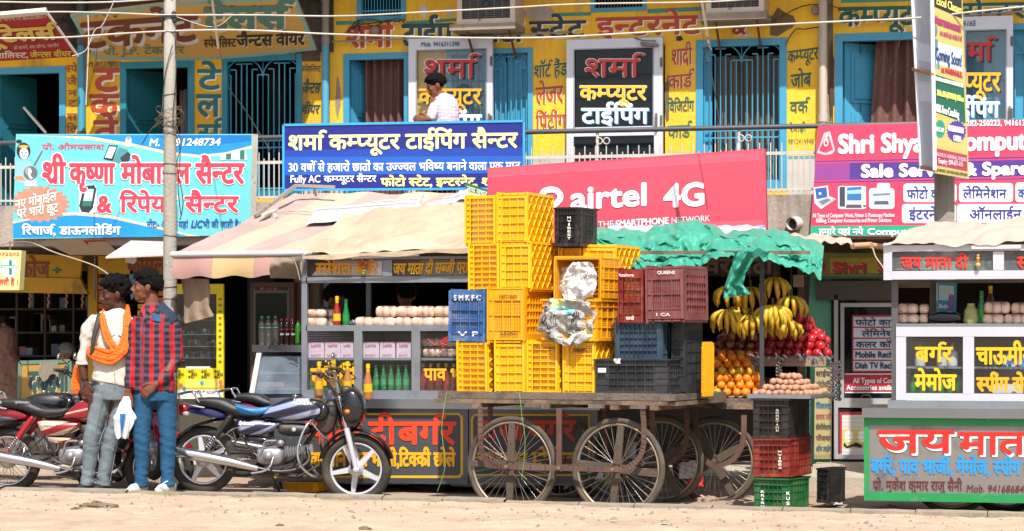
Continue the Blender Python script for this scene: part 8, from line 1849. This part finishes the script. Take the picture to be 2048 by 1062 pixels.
for nd in PSH.node_tree.nodes:
    if nd.type == 'MIX' and not nd.inputs[7].is_linked and tuple(round(c, 2) for c in nd.inputs[7].default_value[:3]) == tuple(round(c, 2) for c in lin('8A1220')): nd.inputs[7].default_value = (*lin('B8A8B4'), 1)
m = MB(); lo(m, Hh, [(882,190,.02,.06,.06),(885,200,.01,.115,.085),(889,215,0,.145,.11),(890,240,0,.145,.12),(889,270,0,.15,.12),(888,300,0,.155,.12)]); lo(m, Hh, [(876,203,-.05,.062,.062),(868,222,-.09,.056,.056),(864,236,-.12,.050,.05),(859,241,-.14,.042,.04)]); lo(m, Hh, [(896,200,.06,.06,.06),(905,225,.06,.055,.055),(902,250,.0,.045,.045)])
sh = m.obj('shirt', PSH, C_); finish(sh, remesh=.009, smooth=3); cloth(sh, .006, 15, 9, 4, [(Hh(872,225,-.05), .14, 1.0)])
m = MB(); lo(m, Hh, [(888,290,0,.15,.12),(888,330,0,.155,.12)]); lo(m, Hh, [(878,330,0,.09,.1),(878,385,0,.07,.08),(878,440,0,.06,.07)]); lo(m, Hh, [(898,330,0,.09,.1),(898,385,0,.07,.08),(898,440,0,.06,.07)]); m.obj('trousers', ink('2A2C34', .8), C_)
# ---- people inside the stall and the pharmacy
I = Fig(665, -2.45)
D_ = thing('person', 'stallholder in a checked shirt bending his head inside the grey burger stall', 'person'); SKD = skinm('stall_skin', '7C4E38')
m = MB(); P, Mx = headmesh(m, I(668, 598, 0), 12, -8, .98); lo(m, I, [(655,615,.0,.05,.05),(650,630,0,.055,.06),(648,660,0,.13,.10),(650,740,0,.13,.1),(650,900,0,.12,.1)]); b = m.obj('body', SKD, D_); finish(b, remesh=.008, smooth=2); head_details(P, Mx, .98, D_, SKD, True); hair(P, Mx, 1.0, D_, 'short', 3)
m = MB(); lo(m, I, [(650,618,.0,.07,.07),(648,632,0,.14,.1),(645,660,0,.18,.12),(645,740,0,.17,.12),(645,800,0,.17,.12)]); o = m.obj('shirt', check_mat('blue_check_cloth','8C90A8','4A4C6A','A8A4B0',.014,.014), D_); finish(o, remesh=.012, smooth=3)
I = Fig(812, -2.3)
E_ = thing('person', 'second stallholder with dark hair looking down behind the wrapped buns', 'person')
m = MB(); P, Mx = headmesh(m, I(812, 592, 0), 250, -15, 1.0); lo(m, I, [(812,615,.02,.05,.05),(812,632,.02,.06,.06),(812,660,0,.17,.10),(812,740,0,.15,.1),(812,900,0,.12,.1)]); b = m.obj('body', SKD, E_); finish(b, remesh=.008, smooth=2); head_details(P, Mx, 1.0, E_, SKD); hair(P, Mx, 1.03, E_, 'fringe', 6)
m = MB(); lo(m, I, [(812,628,.0,.10,.08),(812,645,0,.19,.11),(812,740,0,.18,.12),(812,800,0,.18,.12)]); m.obj('shirt', ink('3A3A44', .8), E_)
I = Fig(18, 0.2)
Fp = thing('person', 'figure wrapped in a brown patterned shawl standing before the pharmacy, seen from behind', 'person')
SHW = M('brown_shawl','7A5A4C',.9,var=.12,vs_=6,col2='5E3A34',c2t=.58,c2s=22)
m = MB(); lo(m, I, [(14,652,0,.03,.03),(14,660,0,.085,.09),(14,680,0,.10,.11),(13,700,0,.105,.11),(10,715,0,.16,.13),(10,740,0,.21,.15),(12,790,0,.24,.18),(12,860,0,.25,.2),(12,930,0,.24,.2)]); o = m.obj('shawl', SHW, Fp); finish(o, remesh=.012, smooth=3); cloth(o, .012, 8, 14, 3)
m = MB(); lo(m, I, [(14,665,-.0,.07,.08),(14,690,0,.07,.08),(12,720,0,.12,.1),(12,925,0,.1,.1)]); m.obj('body', SK3, Fp)
I = Fig(140, 0.35)
Gp = thing('person', 'elderly man with glasses sitting in the dim pharmacy behind the ochre board', 'person')
m = MB(); P, Mx = headmesh(m, I(133, 708, 0), 205, -10, .9); lo(m, I, [(138,724,.02,.045,.045),(142,735,.02,.1,.07),(146,760,0,.17,.11),(146,850,0,.16,.11)]); b = m.obj('body', skinm('dim_skin','8A5C48'), Gp); finish(b, remesh=.009, smooth=2); head_details(P, Mx, .9, Gp, SKD)
hr = hair(P, Mx, .9, Gp, 'short', 12); hr.data.materials[0] = M('grey_hair','6A6662',.7)
m = MB();
for q in (-1, 1): c = P(.10, q*.032, .006); m.torus(c, .024, .003, 16, 6)
m.obj('glasses', ink('4A4440', .3), Gp)
m = MB(); lo(m, I, [(142,733,.0,.09,.07),(147,748,0,.16,.11),(150,790,0,.2,.13),(150,860,0,.2,.13)]); o = m.obj('shirt', ink('8C8E9C', .8), Gp)
# legs of somebody behind the barrow
I = Fig(1150, -3.05)
L_ = thing('person', 'person in maroon track trousers with a white stripe standing behind the loaded barrow', 'person')
m = MB(); lo(m, I, [(1160,560,0,.07,.08),(1158,585,0,.06,.06),(1158,600,0,.10,.08),(1158,640,0,.16,.11),(1158,760,0,.15,.11),(1158,800,0,.16,.12)]); lo(m, I, [(1146,960,0,.035,.04),(1144,982,0,.035,.045),(1140,988,-.06,.042,.03),(1136,991,-.13,.035,.018)]); lo(m, I, [(1176,960,.1,.035,.04),(1176,982,.1,.035,.045),(1180,986,.04,.042,.03),(1182,988,-.03,.035,.018)])
m.obj('body', SK2, L_)
TRK = M('maroon_track_cloth','5A3438',.85,var=.12,bump=.2)
m = MB(); lo(m, I, [(1160,780,0,.17,.12),(1160,810,0,.17,.12)]); lo(m, I, [(1146,805,0,.095,.10),(1148,870,0,.08,.085),(1146,930,0,.062,.07),(1145,970,0,.055,.065)]); lo(m, I, [(1176,805,.08,.095,.10),(1176,870,.08,.08,.085),(1176,930,.1,.062,.07),(1176,970,.1,.055,.065)]); o = m.obj('trousers', TRK, L_); finish(o, remesh=.012, smooth=2); cloth(o, .006, 14, 8, 2)
m = MB(); m.tube([I(1134,812,-.07), I(1134,870,-.07), I(1136,930,-.055), I(1137,968,-.05)], .008, 6); m.obj('stripe', ink('D8D8E0'), L_)
m = MB(); lo(m, I, [(1158,600,0,.11,.09),(1158,640,0,.19,.12),(1158,760,0,.18,.12),(1158,790,0,.18,.125)]); m.obj('shirt', ink('6A4A3C', .8), L_)
# ------------------------------------------------------------------ ground
gm = M('dry_dirt', '968270', 0.95, var=0.16, vs_=1.3, bump=0.5, bs=22, col2='826E5A', c2t=0.60, c2s=0.9)
gm2 = M('dusty_road', 'B09A84', 0.95, var=0.2, vs_=1.6, bump=0.8, bs=34, dust=.3, dcol='92806A', ds=5, col2='94816F', c2t=0.60, c2s=1.4)
YK = -4.62
def gnoise(x, y, a=0.012): return a*(mnoise.noise(Vector((x*1.7, y*1.7, 3)))) + a*0.5*mnoise.noise(Vector((x*6, y*6, 1)))
m = MB()
def f(u, v):
    x = -9+18*u; y = YK+0.02 + (-1.78-YK-0.02)*v; dip = 0.11*max(0, min(1, (-4.12-y)/.12))*max(0, min(1, (x+.9)/.5))*max(0, min(1, (2.6-x)/.5)); return (x, y, gz(x)-0.04-dip+gnoise(x, y))
m.grid(f, 180, 70); m.obj('ground', gm, None, kind='structure')
def rz(x, y): return gz(x)+0.004+gnoise(x*1.3, y*1.3, 0.02)+.006*mnoise.noise(Vector((x*9, y*9, 2)))+.010*max(0, mnoise.noise(Vector((x*3.1, y*4.3, 7)))-.15)
m = MB()
def f(u, v): x = -6.2+12.4*u; y = -8.3+(YK-0.03+8.3)*v**.8; return (x, y, rz(x, y))
m.grid(f, 460, 130); m.obj('road', gm2, None, kind='structure')
m = MB(); m.add([(-60,-60,-0.12),(60,-60,-0.12),(60,2,-0.12),(-60,2,-0.12)],[(0,1,2,3)]); m.add([(-60,-60,0.0-.02),(60,-60,-.02),(60,-8.25,-.02),(-60,-8.25,-.02)],[(0,1,2,3)]); m.obj('terrain', gm2, None, kind='structure')
# kerb stones along the road edge
kb = thing('kerb', 'low worn line of kerb stones between dusty road and the stalls', 'kerb')
x = -8.5; random.seed(3)
km = M('kerb_stone', '7E766A', 0.9, var=0.25, vs_=9, bump=0.5, bs=40, dust=0.35, dcol='A08C74')
while x < 8.5:
    L = random.uniform(0.42, 0.62); dz = random.uniform(-0.012, 0.008); m = MB(); n = 6
    def f(u, v):
        X = x+0.004+(L-0.008)*u; a = [(-0.06,-0.1),(-0.055,0.022),(0.04,0.034),(0.055,0.020),(0.06,-0.12)][round(v*4)]
        return (X, YK+a[0]+0.006*mnoise.noise(Vector((X*9,v,2))), gz(X)+dz+a[1]+0.006*mnoise.noise(Vector((X*7,v*3,5))))
    m.grid(f, n, 4, False); m.obj('kerb_stone', km, kb); x += L
# pavement in front of the shops
m = MB(); m.box(-9, 9, -1.8, 0.2, -0.14, 0.06); o = m.obj('pavement', MCL, None, kind='structure')
# stones, clods, rubbish
random.seed(17)
m = MB()
for k in range(620):
    x = random.uniform(-6.5, 6.5); y = random.uniform(-6.6, -4.7); r = random.choice([.008,.011,.015,.02])*random.uniform(.7,1.3)
    vs = [(x+r*random.uniform(-1,1), y+r*random.uniform(-1,1), rz(x,y)+r*q) for q in (.0,.0,.0,.0,.9,1.0)]; c = Vector((x, y, gz(x)+r*.4))
    pts = [Vector((x+r*math.cos(a), y+r*math.sin(a)*.8, rz(x,y)-.003)) for a in (0,1.3,2.6,3.9,5.2)]; top = Vector((x+r*.2, y, rz(x,y)+r*.9))
    m.add(pts+[top], [(0,1,5),(1,2,5),(2,3,5),(3,4,5),(4,0,5)], False)
m.obj('gravel', M('road_gravel','7A7068',.9,var=.35,vs_=30), None, kind='stuff')
m = MB()
for k in range(160):
    x = random.uniform(-6.5, 6); y = random.uniform(-4.4, -2.0); r = random.uniform(.008,.024)
    z = gz(x)-.045; m.add([Vector((x+r*math.cos(a), y+r*math.sin(a)*.8, z)) for a in (0,1.3,2.6,3.9,5.2)]+[Vector((x+r*.2, y, z+r*.9))], [(0,1,5),(1,2,5),(2,3,5),(3,4,5),(4,0,5)], False)
m.obj('rubble', M('road_gravel','7A7068'), None, kind='stuff')
def gon(px, py, z): d = ray(px, py); return CAM + d*((z-CAM.z)/d.z)
def clod(px, py, w, h, label, mat, cat, z=None, seed=0, fl=.4):
    c = gon(px, py, gz(0)+.01 if z is None else z); m = MB()
    def f(u, v):
        a = 6.283*u; ph = math.pi*.5*v; n_ = 1+.45*mnoise.noise(Vector((math.cos(a)*2+seed, math.sin(a)*2, v*3)))+.2*mnoise.noise(Vector((math.cos(a)*6+seed, math.sin(a)*6, v*6)))
        return c+Vector((math.cos(a)*w*math.cos(ph)*n_, math.sin(a)*w*.6*math.cos(ph)*n_, h*math.sin(ph)*n_-.004))
    m.grid(f, 22, 8, False); return m.obj(cat.replace(' ', '_'), mat, None, label=label, cat=cat)
CLM = M('dung_clod','6E5C48',.95,var=.3,vs_=20,bump=.6,bs=50)
clod(195, 1016, .17, .045, 'cracked brown clod of dirt lying on the dusty road below the two men', CLM, 'clod', seed=2)
clod(152, 1022, .05, .03, 'small broken clod left of the big brown clod on the road', CLM, 'clod', seed=5); clod(55, 1022, .04, .02, 'flat crumb of dirt near the left end of the road', CLM, 'clod', seed=8)
clod(730, 1058, .05, .02, 'brown leaf like scrap of dirt at the near road edge below the motorcycle', CLM, 'clod', seed=9); clod(560, 1050, .03, .012, 'thin scrap on the road below the rear of the blue motorcycle', CLM, 'clod', seed=12)
SM = M('grey_stone','8C8680',.85,var=.25,vs_=20,bump=.3)
for i, (px, py, w) in enumerate(((1228,1038,.028),(1165,1036,.022),(1330,1042,.03),(1078,1030,.02),(315,1052,.03))): clod(px, py, w, w*.6, ['pale pebble on the road under the middle of the barrow','small grey pebble left of the one under the middle of the barrow','grey stone on the road below the barrow right wheel','tiny pebble on the road under the left barrow wheel','pale pebble on the road below the blue motorcycle rear wheel'][i], SM, 'stone', seed=i)
for i, (px, py, w) in enumerate(((1470,1015,.08),(1415,1010,.10),(1105,985,.09),(1325,1002,.06),(1120,1000,.05))): clod(px, py-6, w, w*.5, ['broken brick lump between the barrow and the green crate','flat stone behind the right barrow wheel','pale lump of rubble behind the left barrow wheel','stone behind the centre of the barrow','small lump beside the pale rubble'][i], M('brick_lump','8C7868',.9,var=.3,vs_=15,bump=.5), 'stone', z=-.06, seed=20+i)
for i, (px, py, c, z) in enumerate(((1680,975,'B8B4B0',-.05),(1785,1018,'C0A8AC',-.06),(1672,1012,'A8A8A8',-.06),(1390,960,'B83028',-.05),(1375,945,'C8C4C0',-.05),(1190,945,'C0C4C4',-.05),(1225,960,'7C8C50',-.05),(560,985,'C4BEB8',-.03),(30,985,'C4BEB8',.0),(1256,905,'C8C8CC',-.05))):
    m = MB(); q = gon(px, max(py, 900), z) if py > 965 else on(px, py, -3.3); w_ = .05 if py > 965 else .07
    def f(u, v): return q+Vector(((u-.5)*w_*2, (v-.5)*w_*(2 if py > 965 else .4)+.02*mnoise.noise(Vector((u*5,v*5,px))), .012+ (0 if py > 965 else (v-.5)*w_*2) + .03*abs(mnoise.noise(Vector((u*4,v*4,px*.1))))))
    m.grid(f, 8, 8, False); m.obj('litter', M('litter_'+c, c, .6, var=.1), None, label=['crumpled white scrap on the dirt before the shop door step','pinkish plastic scrap beside the green edged stall','grey scrap of foil near the green crate','red packet hanging beneath the barrows','white packet beside the red one beneath the barrows','pale crumpled bag under the middle of the barrow','olive packet under the middle of the barrow','pale scrap beneath the blue motorcycle','pale scrap at the left end behind the red motorcycle','white packet behind the right wheel of the barrow'][i], cat='litter', group='scraps of litter')
m = MB(); random.seed(5)
for k in range(90):
    b = gon(random.gauss(338,14), 990+random.uniform(-4,5), gz(-3)+.01); h = random.uniform(.012,.035); d = Vector((random.uniform(-.02,.02), random.uniform(-.02,.02), h)); m.add([b, b+Vector((.003,0,0)), b+d], [(0,1,2)], False)
m.obj('grass', M('dry_grass','6E7A3C',.9,var=.3), None, kind='stuff')
